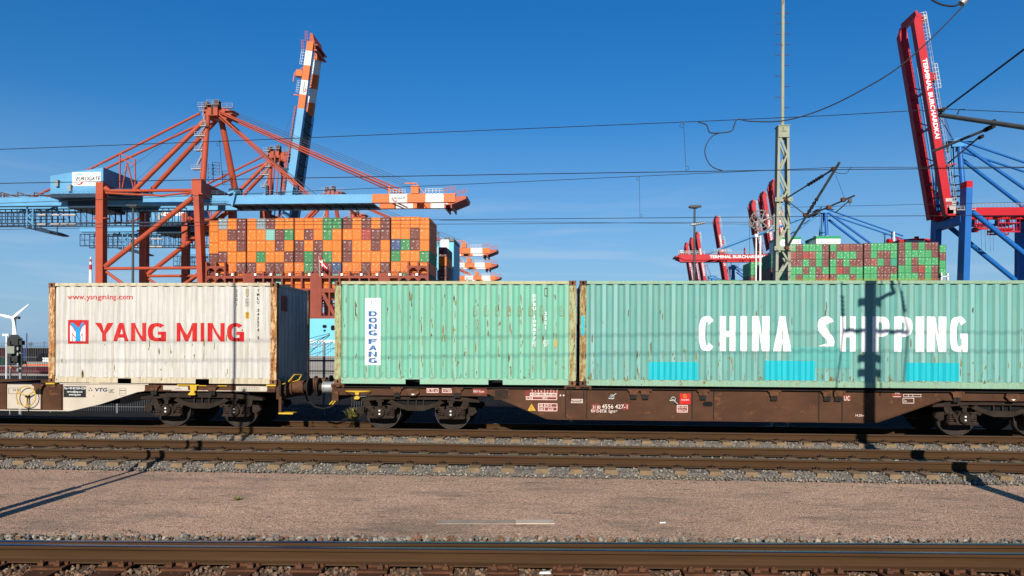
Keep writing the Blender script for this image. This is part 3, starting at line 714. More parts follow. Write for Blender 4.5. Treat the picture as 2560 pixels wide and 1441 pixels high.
def b2(m, Y):
    def poly(pts, mi, dy):
        v = [PY(u, vv, Y) for u, vv in pts]; m.add([(q.x, Y-dy, q.z) for q in v], [tuple(range(len(v)))], mi)
    # white M and blue Y of the emblem
    for pts in ([(174, 812), (180, 818), (180, 853.5), (174, 853.5)], [(180, 818), (188, 832), (188, 846), (180, 830)], [(212.3, 812), (206, 818), (206, 853.5), (212.3, 853.5)], [(206, 818), (198, 832), (198, 846), (206, 830)],
                [(181.5, 838), (187, 847), (187, 853.5), (181.5, 853.5)], [(204.5, 838), (199, 847), (199, 853.5), (204.5, 853.5)]): poly(pts, 0, .001)
    poly([(174.5, 807.5), (183, 807.5), (193, 820.5), (202, 807.5), (210, 807.5), (198.5, 826.5), (198.5, 853.5), (187.3, 853.5), (187.3, 826.5)], 1, .002)
wall_signs(white, 'emblem', b2, .295, .036, 0, [M['wht'], M['cyan']])
def vert(m, s, u0, u1, v0, v1, Y, mi, dv=None):
    n = len(s); st = (v1-v0)/n
    for i, ch in enumerate(s):
        if ch == ' ': continue
        w_ = (u1-u0)*(.28 if ch in 'I1' else 1); c_ = (u0+u1)/2
        letters_px(m, ch, c_-w_/2, c_+w_/2, v0+i*st+st*.14, v0+(i+1)*st-st*.14, Y, mi=mi, bold=.025)
def b3(m, Y):
    vert(m, 'YMLU 342574 3', 640.5, 647.5, 722, 850, Y, 0); vert(m, '22G1', 588, 593.5, 722, 766, Y, 0)
    frame_px(m, 611, 622, 746.5, 766.5, Y, .006, 0, hs=(.5,)); letters_px(m, 'IC', 613, 620, 748.5, 755.5, Y, mi=0); letters_px(m, '70', 613, 620, 757.5, 764.5, Y, mi=0)
    rect_px(m, 611.5, 622.5, 780, 797, Y, 1); 
    for q in m.v: pass
def b3b(m, Y):
    letters_px(m, 'SIN', 613, 621, 782, 787.5, Y, mi=0); letters_px(m, 'TE', 614, 620, 789.5, 795, Y, mi=0); m.v = [(a, b-.002, c_) for a, b, c_ in m.v]
wall_signs(white, 'number_lettering', b3, .295, .036, 0, [M['black'], M['signyel']])
wall_signs(white, 'tag_lettering', b3b, .295, .036, 0, [M['black']])
m = MB(); rect_px(m, 614, 621, 722, 741, YW-.004, 0); part(white, 'vent_cover', m, paint('vent_rusty', (.42, .38, .22), .7, .3, 8))
# small emblem on the shaded end panel (YZ plane)
xe = XW+6.058-.012
m = MB()
def yzrect(ya, yb, za, zb, mi, dx=0): m.add([(xe+dx, ya, za), (xe+dx, yb, za), (xe+dx, yb, zb), (xe+dx, ya, zb)], [(0,1,2,3)], mi)
yzrect(YW+.36, YW+.76, 3.02, 3.42, 0); m.add([(xe+.003, YW+.52, 3.02), (xe+.003, YW+.62, 3.02), (xe+.003, YW+.72, 3.36), (xe+.003, YW+.52, 3.36)], [(0,1,2,3)], 1)
part(white, 'emblem', m, [M['letred'], M['navy']])
# green container
def b4(m, Y): rect_px(m, 912.2, 950.8, 745.3, 913.2, Y, 0)
wall_signs(green, 'sign_panel', b4, .278, .044, .05, [M['wht']])
def b5(m, Y):
    for ch, v0, v1 in (('D', 778.5, 791), ('O', 794.3, 807), ('N', 810.5, 823), ('G', 826.3, 839), ('F', 848.5, 860.5), ('A', 864, 876), ('N', 879.8, 892), ('G', 895.8, 908)):
        block(m, ch, 921, 942.3, v0-.4, v1+.4, Y, .30, .27)
    for a, b, c_, d in ((927, 751, 940, 757), (927, 752, 928.5, 764), (930, 757, 938, 765), (926, 767, 928.5, 774)): rect_px(m, a, a+1.2, b, d, Y)
    rect_px(m, 927, 942, 751.2, 752.2, Y); rect_px(m, 930, 938, 757, 758, Y)
    m.v = [(a, b-.002, c_) for a, b, c_ in m.v]
wall_signs(green, 'blue_lettering', b5, .278, .044, .05, [worn('letter_blue_worn', (.05, .17, .42), (.7, .75, .7), .6)])
def b6(m, Y):
    vert(m, 'DFSU 109877', 1332, 1340, 735, 851, Y, 0); vert(m, '22G1', 1361.5, 1367, 778, 825, Y, 0)
    frame_px(m, 1331, 1339.5, 853, 866.5, Y, .008); letters_px(m, '0', 1333.5, 1337, 855.5, 864, Y)
    frame_px(m, 1358.5, 1370, 851, 861, Y, .008); letters_px(m, 'IC', 1361, 1367.5, 853, 859, Y); letters_px(m, '87', 1360.5, 1368, 862, 867, Y)
wall_signs(green, 'number_lettering', b6, .278, .044, .05, [M['wht']])
def b6b(m, Y): rect_px(m, 1386.5, 1392, 850.5, 867.5, Y)
wall_signs(green, 'tag', b6b, .278, .044, .05, [M['signyel']])
m = MB(); frame_px(m, 1361, 1369, 720.5, 740.5, YC-.024, .012); part(green, 'vent_cover', m, M['sill_brown'])
# old scars: dark scratch runs and knocked spots on the corrugations
def scars(cont, seed, n, p, dep, ph, mat, zr=(.4, 2.2), lab='scrape_marks', vert_=True):
    rr = random.Random(seed); x0, z0 = cont.location.x, cont.location.z; y0 = cont.location.y; m = MB(); Lc = 6.0 if cont is not teal else 11.8
    for i in range(n):
        k = rr.randint(1, int(Lc/p)-1); x = x0 + k*p - ph + rr.uniform(.0, .07); z = z0+rr.uniform(*zr); h = rr.uniform(.02, .16 if vert_ else .05); wd = rr.uniform(.006, .022)
        pts = []; N = 7
        for j in range(N):
            a = 2*math.pi*j/N; pts.append((x+math.cos(a)*wd*rr.uniform(.4, 1.3), y0, z+math.sin(a)*h*rr.uniform(.4, 1.3)))
        m.add(pts, [tuple(range(N))])
    yface_ref[0] = y0
    part(cont, lab, drape(m, x0, y0+.012, p, dep, ph, .0025), mat)['kind'] = 'stuff'
olive = flat('scar_olive', (.26, .21, .06), .8); darkscar = flat('scar_dark', (.17, .12, .07), .8)
scars(green, 3, 90, .278, .044, .05, olive); scars(green, 9, 70, .278, .044, .05, darkscar, (.15, 2.3)); scars(white, 5, 26, .295, .036, 0, olive, (.2, 1.2)); scars(teal, 6, 70, .281, .046, 0, olive, (.15, .9)); scars(teal, 8, 50, .281, .046, 0, darkscar, (.12, 2.0))
def dents(m, Y):
    # rows of knocked ladder-like marks beneath the panel centre
    for k, u in enumerate((1183, 1211, 1239, 1267, 1295, 1322, 1350, 1400)):
        for j in range(5): rect_px(m, u, u+7-j*.7, 766+j*6, 767.2+j*6, Y)
        rect_px(m, u-1, u+9, 789, 790.6, Y); rect_px(m, u-1, u, 768, 790, Y); rect_px(m, u+8.5, u+9.6, 774, 790, Y)
wall_signs(green, 'dent_marks', dents, .278, .044, .05, [olive])
# teal container
def b7(m, Y):
    for u0, u1, v0, v1 in ((1621, 1746, 905, 951), (1912, 2038, 902, 951.5), (2267, 2398, 907, 953.5)): rect_px(m, u0, u1, v0, v1, Y, 0)
    rect_px(m, 1974, 2128, 868, 901.5, Y, 1); rect_px(m, 2039, 2128, 902, 922, Y, 1)
wall_signs(teal, 'repaint_patch', b7, .281, .046, 0, [M['teal'], M['tealb']])
def b8(m, Y):
    for s, u0, u1, v1 in (('C', 1747, 1789, 878), ('H', 1800, 1840, 878.3), ('I', 1852, 1868.5, 878.5), ('N', 1881, 1924, 878.6), ('A', 1935, 1978.5, 879), ('S', 2045, 2088, 866),
                      ('H', 2101, 2141, 880), ('I', 2154.5, 2168, 880), ('P', 2182, 2224, 880.3), ('P', 2238, 2281, 880.4), ('I', 2292, 2310, 880.6), ('N', 2319, 2366, 881), ('G', 2375, 2422, 881)):
        block(m, s, u0, u1, 790.5+(u0-1747)*.002, 878.5+(u0-1747)*.004, Y, .46 if s == 'S' else .40, .19 if s == 'S' else .155, clip=.15 if v1 == 866 else 0)
    m.v = [(a, b-.004, c_) for a, b, c_ in m.v]
wall_signs(teal, 'white_lettering', b8, .281, .046, 0, [worn('letter_white_worn', (1.0, 1.0, .98), (.17, .30, .25), .2)])
def b9(m, Y): rect_px(m, 1453, 1462, 790, 838, Y)
m = MB(); b9(m, YC-.0205); part(teal, 'repaint_patch', m, M['teal'])

# ------------------------------------------------------------------ wagons
def wheel_meshes():
    m = MB(); prof = [(.0, -.03), (.10, -.03), (.11, .0), (.34, .03), (.40, -.02), (.455, -.025), (.46, -.065), (.46, .05), (.485, .062), (.485, .08), (.42, .085), (.40, .06), (.36, .07), (.12, .07), (.0, .07)]
    m.lathe_x((0, 0, 0), prof, 40); me = m.mesh('wheel', M['wheel'])
    t = MB(); t.lathe_x((0, 0, 0), [(.4605, -.06), (.4605, .045)], 40); t.lathe_x((0, 0, 0), [(.448, -.0665), (.4605, -.0655)], 40)
    return me, t.mesh('tread', M['tread'])
WH, TR = wheel_meshes()
def spring_mesh():
    m = MB(); n = 60; pts = []
    for i in range(n+1):
        a = 2*math.pi*5*i/n; pts.append(Vector((.075*math.cos(a), .075*math.sin(a), -.11+.22*i/n)))
    m.path(pts, .016, 6); m.tube((0, 0, -.12), (0, 0, .11), .045, 10); m.tube((0, 0, -.125), (0, 0, -.108), .1, 12); m.tube((0, 0, .105), (0, 0, .125), .1, 12)
    return m.mesh('coil_spring', M['spring'])
SP = spring_mesh()
def axlebox_mesh():
    m = MB(); m.prism([(-.17, .36), (-.13, .30), (.13, .30), (.17, .36), (.15, .52), (.10, .60), (-.10, .60), (-.15, .52)], -1.13, -.98)
    m.prism([(-.33, .30), (.33, .30), (.36, .335), (.33, .36), (-.33, .36), (-.36, .335)], -1.12, -.95)
    m.tube((0, -1.20, .46), (0, -1.12, .46), .125, 18); m.tube((0, -1.21, .46), (0, -1.19, .46), .10, 18, mi=0)
    for i in range(4):
        a = math.pi/4+i*math.pi/2; m.tube((.09*math.cos(a), -1.22, .46+.09*math.sin(a)), (.09*math.cos(a), -1.2, .46+.09*math.sin(a)), .012, 6)
    m.box(-.02, .02, -1.214, -1.21, .485, .52, 1); m.box(-.02, .02, -1.214, -1.21, .40, .435, 1)
    m.box(-.05, .05, -1.17, -1.1, .6, .74); m.box(-.09, .09, -1.16, -1.12, .72, .76)
    for s in (-1, 1): m.prism([(s*.15, .52), (s*.20, .58), (s*.27, .56), (s*.23, .46), (s*.17, .40)], -1.14, -1.0)
    return m.mesh('axle_box', [M['undermetal'], M['wht']])
AB = axlebox_mesh()
def frame_mesh():
    m = MB()
    for s in (-1, 1):
        ya, yb = (-1.13, -.93) if s < 0 else (.93, 1.13)
        # top beam, lower fish-belly beam, window posts
        m.prism([(-1.62, .72), (-1.60, .78), (-1.28, .84), (-.8, .89), (.8, .89), (1.28, .84), (1.60, .78), (1.62, .72), (1.28, .735), (.78, .78), (-.78, .78), (-1.28, .735)], ya, yb)
        m.prism([(-.62, .775), (-.72, .70), (-.50, .60), (-.20, .50), (.20, .50), (.50, .60), (.72, .70), (.62, .775), (.48, .70), (.30, .64), (-.30, .64), (-.48, .70)], ya, yb)
        for x in (-.02, .19): m.box(x-.19, x+.03-.19, ya+.03, yb-.03, .62, .79)
        m.box(.18, .21, ya+.03, yb-.03, .62, .79)
        m.box(-.55, .55, ya-.015, ya+.015, .875, .905); m.box(-.5, .5, ya+.10, yb-.04, .62, .78, 1)  # black filler paints the shade of the recess behind the frame window
        for k in (-1, 1):
            m.prism([(k*1.35, .74), (k*1.32, .58), (k*1.18, .52), (k*1.14, .62), (k*1.2, .75)], ya+.02, yb-.02); m.prism([(k*.62, .74), (k*.62, .60), (k*.52, .52), (k*.45, .60), (k*.5, .7)], ya+.02, yb-.02)
            m.prism([(k*1.33, .60), (k*1.50, .58), (k*1.55, .48), (k*1.42, .38), (k*1.33, .42)], ya+.05, yb-.04)
    m.box(-.25, .25, -.95, .95, .55, .8); m.box(-.9, .9, -.06, .06, .45, .6); m.tube((-.9, -.8, .46), (-.9, .8, .46), .08, 12); m.tube((.9, -.8, .46), (.9, .8, .46), .08, 12)
    return m.mesh('bogie', [M['undermetal'], M['dark']])
FR = frame_mesh()
def bogie(root, X):
    b = bpy.data.objects.new('bogie', FR); col.objects.link(b); b.parent = root; b.location = Vector((X, YT, 0)) - root.location
    for x in (-.9, .9):
        for s in (-1, 1):
            wh = bpy.data.objects.new('wheel', WH); col.objects.link(wh); wh.parent = b; wh.location = (x, s*.754, .46); wh.rotation_euler.z = 0 if s < 0 else math.pi
            t_ = bpy.data.objects.new('wheel_tread', TR); col.objects.link(t_); t_.parent = b; t_.location = wh.location; t_.rotation_euler = wh.rotation_euler
            ab = bpy.data.objects.new('axle_box', AB); col.objects.link(ab); ab.parent = b; ab.location = (x, 0, 0); ab.rotation_euler.z = 0 if s < 0 else math.pi
            if s > 0: ab.location.x = x
            for k in (-1, 1):
                sp = bpy.data.objects.new('coil_spring', SP); col.objects.link(sp); sp.parent = b; sp.location = (x+k*.26, s*1.03, .475)
    return b
YS = 17.33            # near face of the side sills
def sill(root, pts, mat, y, name='side_sill', t=.02, lip=True):
    P = [(PY(u, v, YS).x, PY(u, v, YS).z) for u, v in pts]
    for yy, s in ((y, 1), (2*YT-y, -1)):
        m = MB(); m.prism(P, yy, yy+s*t)
        if lip:
            n = len(P)
            for i in range(n):
                (xa, za), (xb, zb) = P[i], P[(i+1) % n]
                if abs(xa-xb) < .02: continue
                m.bar((xa, yy+s*.035, za), (xb, yy+s*.035, zb), .11, .016, (0, 0, 1))
        part(root, name, m, mat)
def bracket(root, u, v=985, mat='rust', w_=.16, h=.13, tall=0):
    x = PY(u, v, YS).x; m = MB()
    m.prism([(x-w_*.5, Zc-.075-h), (x+w_*.42, Zc-.075-h), (x+w_*.6, Zc-.075), (x-w_*.6, Zc-.075)], YS-.075, YS-.02); m.box(x-w_*.45, x+w_*.45, YS-.09, YS-.01, Zc-.085, Zc-.06)
    m.tube((x+w_*.62, YS-.09, Zc-.09), (x+w_*.62, YS+.02, Zc-.09), .028, 8); m.tube((x-w_*.62, YS-.09, Zc-.09), (x-w_*.62, YS+.02, Zc-.09), .028, 8)
    m.tube((x, YS-.078, Zc-.1-h*.55), (x, YS-.086, Zc-.1-h*.55), .03, 10)
    part(root, 'container_bracket', m, M[mat])
    m = MB(); m.box(x-w_*.42, x+w_*.35, YS-.06, YS-.012, Zc-.085-h-.10, Zc-.08-h); m.box(x-.012, x+.008, YS-.075, YS-.06, Zc-.3, Zc-.08-h); part(root, 'locking_pin', m, M['sill_black'])
def buffer(root, x, sgn, matb, y=YT-.875, z=1.06, c1=.19, ln=.33):
    m = MB(); m.tube((x, y, z), (x+sgn*ln, y, z), c1*.88, 26); m.tube((x-sgn*.0, y, z), (x+sgn*.05, y, z), c1*1.15, 26); m.tube((x+sgn*(ln-.03), y, z), (x+sgn*ln, y, z), c1*.97, 26); b = part(root, 'buffer', m, matb)
    m = MB(); m.tube((x+sgn*ln, y, z), (x+sgn*(ln+.1), y, z), c1*.66, 20); m.tube((x+sgn*(ln+.1), y, z), (x+sgn*(ln+.135), y, z), .235, 28); part(b, 'buffer_head', m, M['undermetal'])

# --- second (brown) wagon
X0b = PY(832, 985, YS).x; X1b = X0b + 19.1
w2 = thing('freight_wagon', (X0b, YT, 0), 'brown bogie flat wagon with fish-belly side sill carrying the green and teal containers', 'freight wagon')
xr = PY(2300, 1000, YS)
Zt = 1.085
def px(u): return PY(u, 1000, YS).x
polyb = [(px(1218), Zt), (px(1218), .965), (px(1365), .36), (px(1380), .345), (px(2172), .345), (px(2192), .36), (px(2360), .93), (px(2360), Zt)]
for yy, s in ((YS, 1), (2*YT-YS, -1)):
    m = MB(); m.prism(polyb, yy, yy+s*.015); part(w2, 'side_sill', m, M['sill_brown'])
    m = MB()
    for (xa, za), (xb, zb) in zip(polyb[1:7], polyb[2:7]): m.bar((xa, yy+s*.02, za-.008), (xb, yy+s*.02, zb-.008), .13, .016)
    part(w2, 'sill_flange', m, M['sill_brown'])
    m = MB(); m.box(X0b+.1, px(1218), yy, yy+s*.02, .90, Zt); m.box(px(2360), X1b-.1, yy, yy+s*.02, .90, Zt); m.box(X0b+.1, px(1218), yy-s*.03, yy+s*.04, .885, .90); m.box(px(2360), X1b-.1, yy-s*.03, yy+s*.04, .885, .90); part(w2, 'end_sill_plate', m, M['sill_brown'])
    m = MB(); m.box(X0b+.05, X1b-.05, yy-s*.02, yy+s*.10, Zt, Zt+.022); m.box(X0b+.05, X1b-.05, yy+s*.0, yy+s*.03, Zt-.03, Zt-.0); part(w2, 'sill_top_flange', m, M['sill_black'])
m = MB()
for u in (1414, 1467, 1730, 1784, 2047, 2105): m.box(px(u)-.012, px(u)+.012, YS-.012, YS-.001, .36, Zt-.03)
part(w2, 'sill_stiffener', m, M['sill_black'])
for u0, u1, mt, dz in ((1416, 1466, 'sill_brown', 0), (1732, 1782, 'sill_brown', 0)):
    m = MB(); m.box(px(u0), px(u1), YS-.006, YS-.001, .37, Zt-.09); part(w2, 'joint_plate', m, M[mt])
m = MB(); m.tube((px(1762), YS-.008, .76), (px(1762)+.001, YS-.0085, .76), .001, 3)
n = 18; pts = []
for i in range(n):
    a = 2*math.pi*i/n; pts.append((px(1769)+math.copysign(.06, math.cos(a))+.06*math.cos(a), YS-.0075, .745+.06*math.sin(a)))
m.add(pts, [tuple(range(n))]); part(w2, 'sill_opening', m, M['dark'])
m = MB(); rect_px(m, 1237, 1271, 974, 998, YS-.004); part(w2, 'vent_grille', m, M['sill_black'])
m = MB(); frame_px(m, 1236, 1272, 973, 1000, YS-.008, .012)
a = PY(1237, 974, YS-.006); b = PY(1271, 998, YS-.006)
for i in range(-3, 6):
    for s in (-1, 1):
        x = a.x+i*.06+(0 if s > 0 else .12); p0 = [x, b.z]; p1 = [x+s*.26, a.z]
        def clipx(p, q):
            (xa, za), (xb, zb) = p, q
            o_ = []
            for X_ in (a.x, b.x):
                t = (X_-xa)/(xb-xa); 
                if 0 < t < 1: o_.append((t, za+(zb-za)*t))
            t0, t1 = 0, 1
            lo_t, hi_t = sorted(((a.x-xa)/(xb-xa), (b.x-xa)/(xb-xa))); t0 = max(0, lo_t); t1 = min(1, hi_t)
            return None if t1 <= t0 else ((xa+(xb-xa)*t0, za+(zb-za)*t0), (xa+(xb-xa)*t1, za+(zb-za)*t1))
        r_ = clipx(p0, p1)
        if r_: m.bar((r_[0][0], YS-.01, r_[0][1]), (r_[1][0], YS-.01, r_[1][1]), .006, .006)
part(w2, 'grille_bars', m, M['sill_brown'])
# centre sill, cross members, pipes underneath
m = MB(); m.box(X0b+.1, X1b-.1, YT-.2, YT+.2, .82, 1.05)
for i in range(13): m.box(X0b+.3+i*1.5, X0b+.42+i*1.5, YS+.02, 2*YT-YS-.02, .93, 1.07)
m.box(px(1380), px(2170), YT-.28, YT+.28, .42, .84); part(w2, 'centre_sill', m, M['sill_black'])
m = MB(); m.box(X0b, X0b+.1, YS-.02, 2*YT-YS+.02, .74, 1.12); m.prism([(X0b+.0, 1.12), (X0b+.16, .96), (X0b+.16, .74), (X0b, .74)], YS-.06, YS-.022); part(w2, 'headstock', m, M['sill_brown'])
buffer(w2, X0b, -1, M['greylight'], c1=.165, ln=.34); buffer(w2, X0b, -1, M['greylight'], y=YT+.875, c1=.165, ln=.34)
XB1 = (PY(948.5, 1000, 17.33).x + PY(1127.6, 1000, 17.33).x)/2
bogie(w2, XB1); bogie(w2, PY(2413, 1020, 17.33).x+.9)
for u in (994, 1144, 1584, 1625-12, 1782-25, 1934, 2067, 2094, 2390): bracket(w2, u, w_=.2)
for u in (1034, 2527):
    x = PY(u, 985, YS).x; m = MB(); m.prism([(x-.15, Zt-.02), (x+.12, Zt-.02), (x+.16, Zt-.12), (x+.06, Zt-.20), (x-.08, Zt-.20), (x-.17, Zt-.10)], YS-.1, YS-.021); part(w2, 'jacking_bracket', m, M['rust'])
    m = MB(); m.add([(x-.05, YS-.102, Zt-.15), (x+.05, YS-.102, Zt-.15), (x, YS-.102, Zt-.185)], [(0,1,2)]); part(w2, 'jacking_mark', m, M['wht'])
for ua, ub in ((829, 862), (1411, 1478)):
    m = MB(); xa, xb = PY(ua, 970, YS).x, PY(ub, 970, YS).x; m.box(xa, xb, YS-.05, YS+.1, Zc-.035, Zc-.001); m.box(xa, xa+.05, YS-.055, YS+.05, Zc-.09, Zc-.036); m.box(xb-.05, xb, YS-.055, YS+.05, Zc-.09, Zc-.036)
    m.box((xa+xb)/2-.05, (xa+xb)/2+.05, YS-.055, YS+.05, Zc-.075, Zc-.036); part(w2, 'corner_support', m, M['rust'])
m = MB(); x = px(1427); m.box(x-.01, x+.01, YS-.07, YS-.03, .80, 1.1); x = px(1459); m.box(x-.01, x+.01, YS-.07, YS-.03, .80, 1.1); part(w2, 'hanging_rod', m, M['sill_black'])
# handwheel (yellow horizontal) and other small hardware
c_ = PY(892, 979, YS-.12); m = MB(); m.ring((c_.x+.01, c_.y+.12, c_.z), .32, .012, 30, 6, 'z'); m.box(c_.x-.3, c_.x+.3, c_.y+.10, c_.y+.14, c_.z-.012, c_.z+.012); part(w2, 'brake_wheel', m, M['yellow'])
m = MB(); m.prism([(c_.x-.06, c_.z-.02), (c_.x+.06, c_.z-.02), (c_.x+.03, c_.z-.12), (c_.x+.07, c_.z-.16), (c_.x+.03, c_.z-.20), (c_.x-.06, c_.z-.20), (c_.x-.08, c_.z-.16), (c_.x-.03, c_.z-.12)], YS-.10, YS-.06); part(w2, 'lever', m, M['yellow'])
for u, v in ((1530, 993), (1683, 998)):
    c_ = PY(u, v, YS-.03); m = MB(); m.ring((c_.x, c_.y, c_.z), .05, .012, 14, 6); m.bar((c_.x-.02, c_.y-.02, c_.z), (c_.x+.10, c_.y-.03, c_.z+(.09 if u < 1600 else -.12)), .022, .022); m.box(c_.x-.09, c_.x+.05, c_.y-.01, c_.y+.025, c_.z-.05, c_.z-.02); part(w2, 'valve_handle', m, M['greylight'])
# coupling hoses and draw gear
m = MB(); z = 1.04
m.box(X0b-.35, X0b, YT-.06, YT+.06, .98, 1.12); m.tube((X0b-.62, YT, 1.0), (X0b-.3, YT, 1.0), .035, 8)
m.path([Vector((X0b-.02, YT-.35, .85)), Vector((X0b-.1, YT-.37, .66)), Vector((X0b-.28, YT-.38, .52)), Vector((X0b-.5, YT-.38, .46)), Vector((X0b-.72, YT-.38, .50)), Vector((X0b-.95, YT-.36, .68)), Vector((X0b-1.02, YT-.35, .85))], .022, 8)
part(w2, 'coupling_hose', m, M['sill_black'])
m = MB(); 
for k in (0, .07): m.bar((X0b-.02+k, YS+.3, .80), (X0b-.16+k, YS+.22, .62), .025, .025)
part(w2, 'hose_hook', m, M['yellow'])
# markings
Yk = YS-.0055
m = MB()
def mark(s, u0, u1, v0, v1, **k): letters_px(m, s, u0, u1, v0, v1, Yk-.003, mi=0, **k)
frame_px(m, 1067, 1096, 971.5, 982.5, Yk, .012, 0); mark('R 75 m', 1070, 1093, 973.5, 980.5)
frame_px(m, 1105.5, 1129.5, 971.5, 982.5, Yk, .012, 0); mark('<1*00', 1108, 1127, 973.5, 980.5)
mark('REV', 1184, 1196, 976, 982); mark('Kaunt', 1198, 1211, 976, 982)
frame_px(m, 1315, 1392.5, 991.5, 1000.5, Yk, .012, 0, vs=(.2,)); mark('120', 1318, 1329, 993.5, 999); mark('00,0', 1356, 1368, 993.5, 999)
frame_px(m, 1325, 1392.5, 982.5, 991, Yk, .012, 0, vs=(.08, .31, .54, .77)); mark('S', 1326.5, 1329.5, 984, 989.5); mark('44,0', 1331.5, 1345, 984, 989.5); mark('52,0', 1347, 1360.5, 984, 989.5); mark('62,0', 1362.5, 1376, 984, 989.5); mark('70,0', 1378, 1391, 984, 989.5)
mark('A', 1337, 1340, 976.5, 981.5); mark('B', 1352, 1355, 976.5, 981.5); mark('C', 1367.5, 1371, 976.5, 981.5); mark('D', 1383, 1386, 976.5, 981.5)
for u in (1330, 1345.5, 1361, 1376.5, 1392): rect_px(m, u, u+1, 975, 982, Yk)
for u in (1401, 1409):
    c_ = PY(u, 989, Yk); m.add([(c_.x+(.03 if i % 2 == 0 else .012)*math.sin(i*math.pi/5), Yk, c_.z+(.03 if i % 2 == 0 else .012)*math.cos(i*math.pi/5)) for i in range(10)], [tuple(range(10))])
frame_px(m, 1345.5, 1393, 1009, 1028.5, Yk, .012, 0, vs=(.33, .66), hs=(.5,)); mark('08', 1349, 1357, 1011, 1017); mark('CM', 1363.5, 1373, 1011, 1017); mark('100', 1348, 1358, 1020.5, 1026.5); mark('6..3', 1370, 1383, 1020.5, 1026.5)
frame_px(m, 1427.5, 1457, 998, 1008, Yk-.003, .012, 0); mark('20000kg', 1429.5, 1455, 1000, 1006, )
mark('31 80', 1481.5, 1501, 1014.5, 1022.5); mark('4556 427-1', 1505, 1568.5, 1011.5, 1022.5); mark('RIV D-BTSK', 1478, 1517.5, 1024, 1032); mark('Sgns', 1521.5, 1538, 1024.5, 1034); mark('60', 1539, 1543.5, 1026, 1029)
frame_px(m, 1692.5, 1719, 1013.5, 1031.5, Yk, .012, 0); mark('KE-GP-A', 1695, 1716.5, 1016, 1021.5); mark('MAX:72t', 1695, 1716.5, 1024, 1029.5)
mark('UIC', 2110.5, 2124.5, 990.5, 1002)
frame_px(m, 2257, 2285, 995.5, 1009, Yk, .01, 0); mark('1a', 2261, 2266.5, 999.5, 1005.5); frame_px(m, 2258, 2303, 986, 993, Yk, .008, 0, vs=(.28, .52)); mark('2150', 2237, 2249, 982.5, 986); rect_px(m, 2233, 2252, 991.5, 992.8, Yk); mark('14.20m', 2139, 2160, 1036, 1042)
part(w2, 'white_markings', m, M['pinktext'])
m = MB()
for u0, u1, v0, v1 in ((1064, 1099, 969, 985), (1102, 1132, 969, 985), (1181, 1218.5, 969, 988), (1312, 1396, 974, 1003), (1342, 1396, 1006, 1031.5), (1424.5, 1460.5, 995.5, 1011.5), (1478, 1500, 1010, 1031), (1556, 1573, 1008, 1026), (1689.5, 1722, 1011, 1033.5), (2107, 2127, 988, 1004), (2229, 2254, 984, 995)):
    a, b = PY(u0, v0, Yk), PY(u1, v1, Yk); n_ = 26; pts = []; rr = random.Random(int(u0))
    for i in range(n_):
        t = 2*math.pi*i/n_; c1, s1 = math.cos(t), math.sin(t); q = (abs(c1)**5+abs(s1)**5)**(-.2); pts.append(((a.x+b.x)/2+(b.x-a.x)/2*c1*q*rr.uniform(.9, 1.04), Yk+.003, (a.z+b.z)/2+(a.z-b.z)/2*s1*q*rr.uniform(.85, 1.06)))
    m.add(pts, [tuple(range(n_))])
part(w2, 'red_paint_patch', m, M['sill_red'])
m = MB(); rect_px(m, 1699.5, 1726.5, 984, 1011, Yk); part(w2, 'red_sign', m, M['letred'])
m = MB(); letters_px(m, 'Coval 810', 1703, 1722, 998, 1002, Yk-.003); part(w2, 'sign_lettering', m, M['wht'])
m = MB(); c_ = PY(1712.5, 991, Yk-.003); m.ring((c_.x, c_.y, c_.z), .042, .006, 20, 4); letters_px(m, 'K', 1710.5, 1714.5, 988.5, 993.5, Yk-.003); part(w2, 'round_emblem', m, M['signyel'])
m = MB(); q = [PY(u, v, Yk) for u, v in ((1329, 1009.5), (1339.5, 1027.5), (1318.5, 1027.5))]; m.add(q, [(0,1,2)]); part(w2, 'warning_triangle', m, M['signyel'])
m = MB(); letters_px(m, 'C', 1326.5, 1331.5, 1017, 1025.5, Yk-.003); part(w2, 'warning_letter', m, M['sill_brown'])

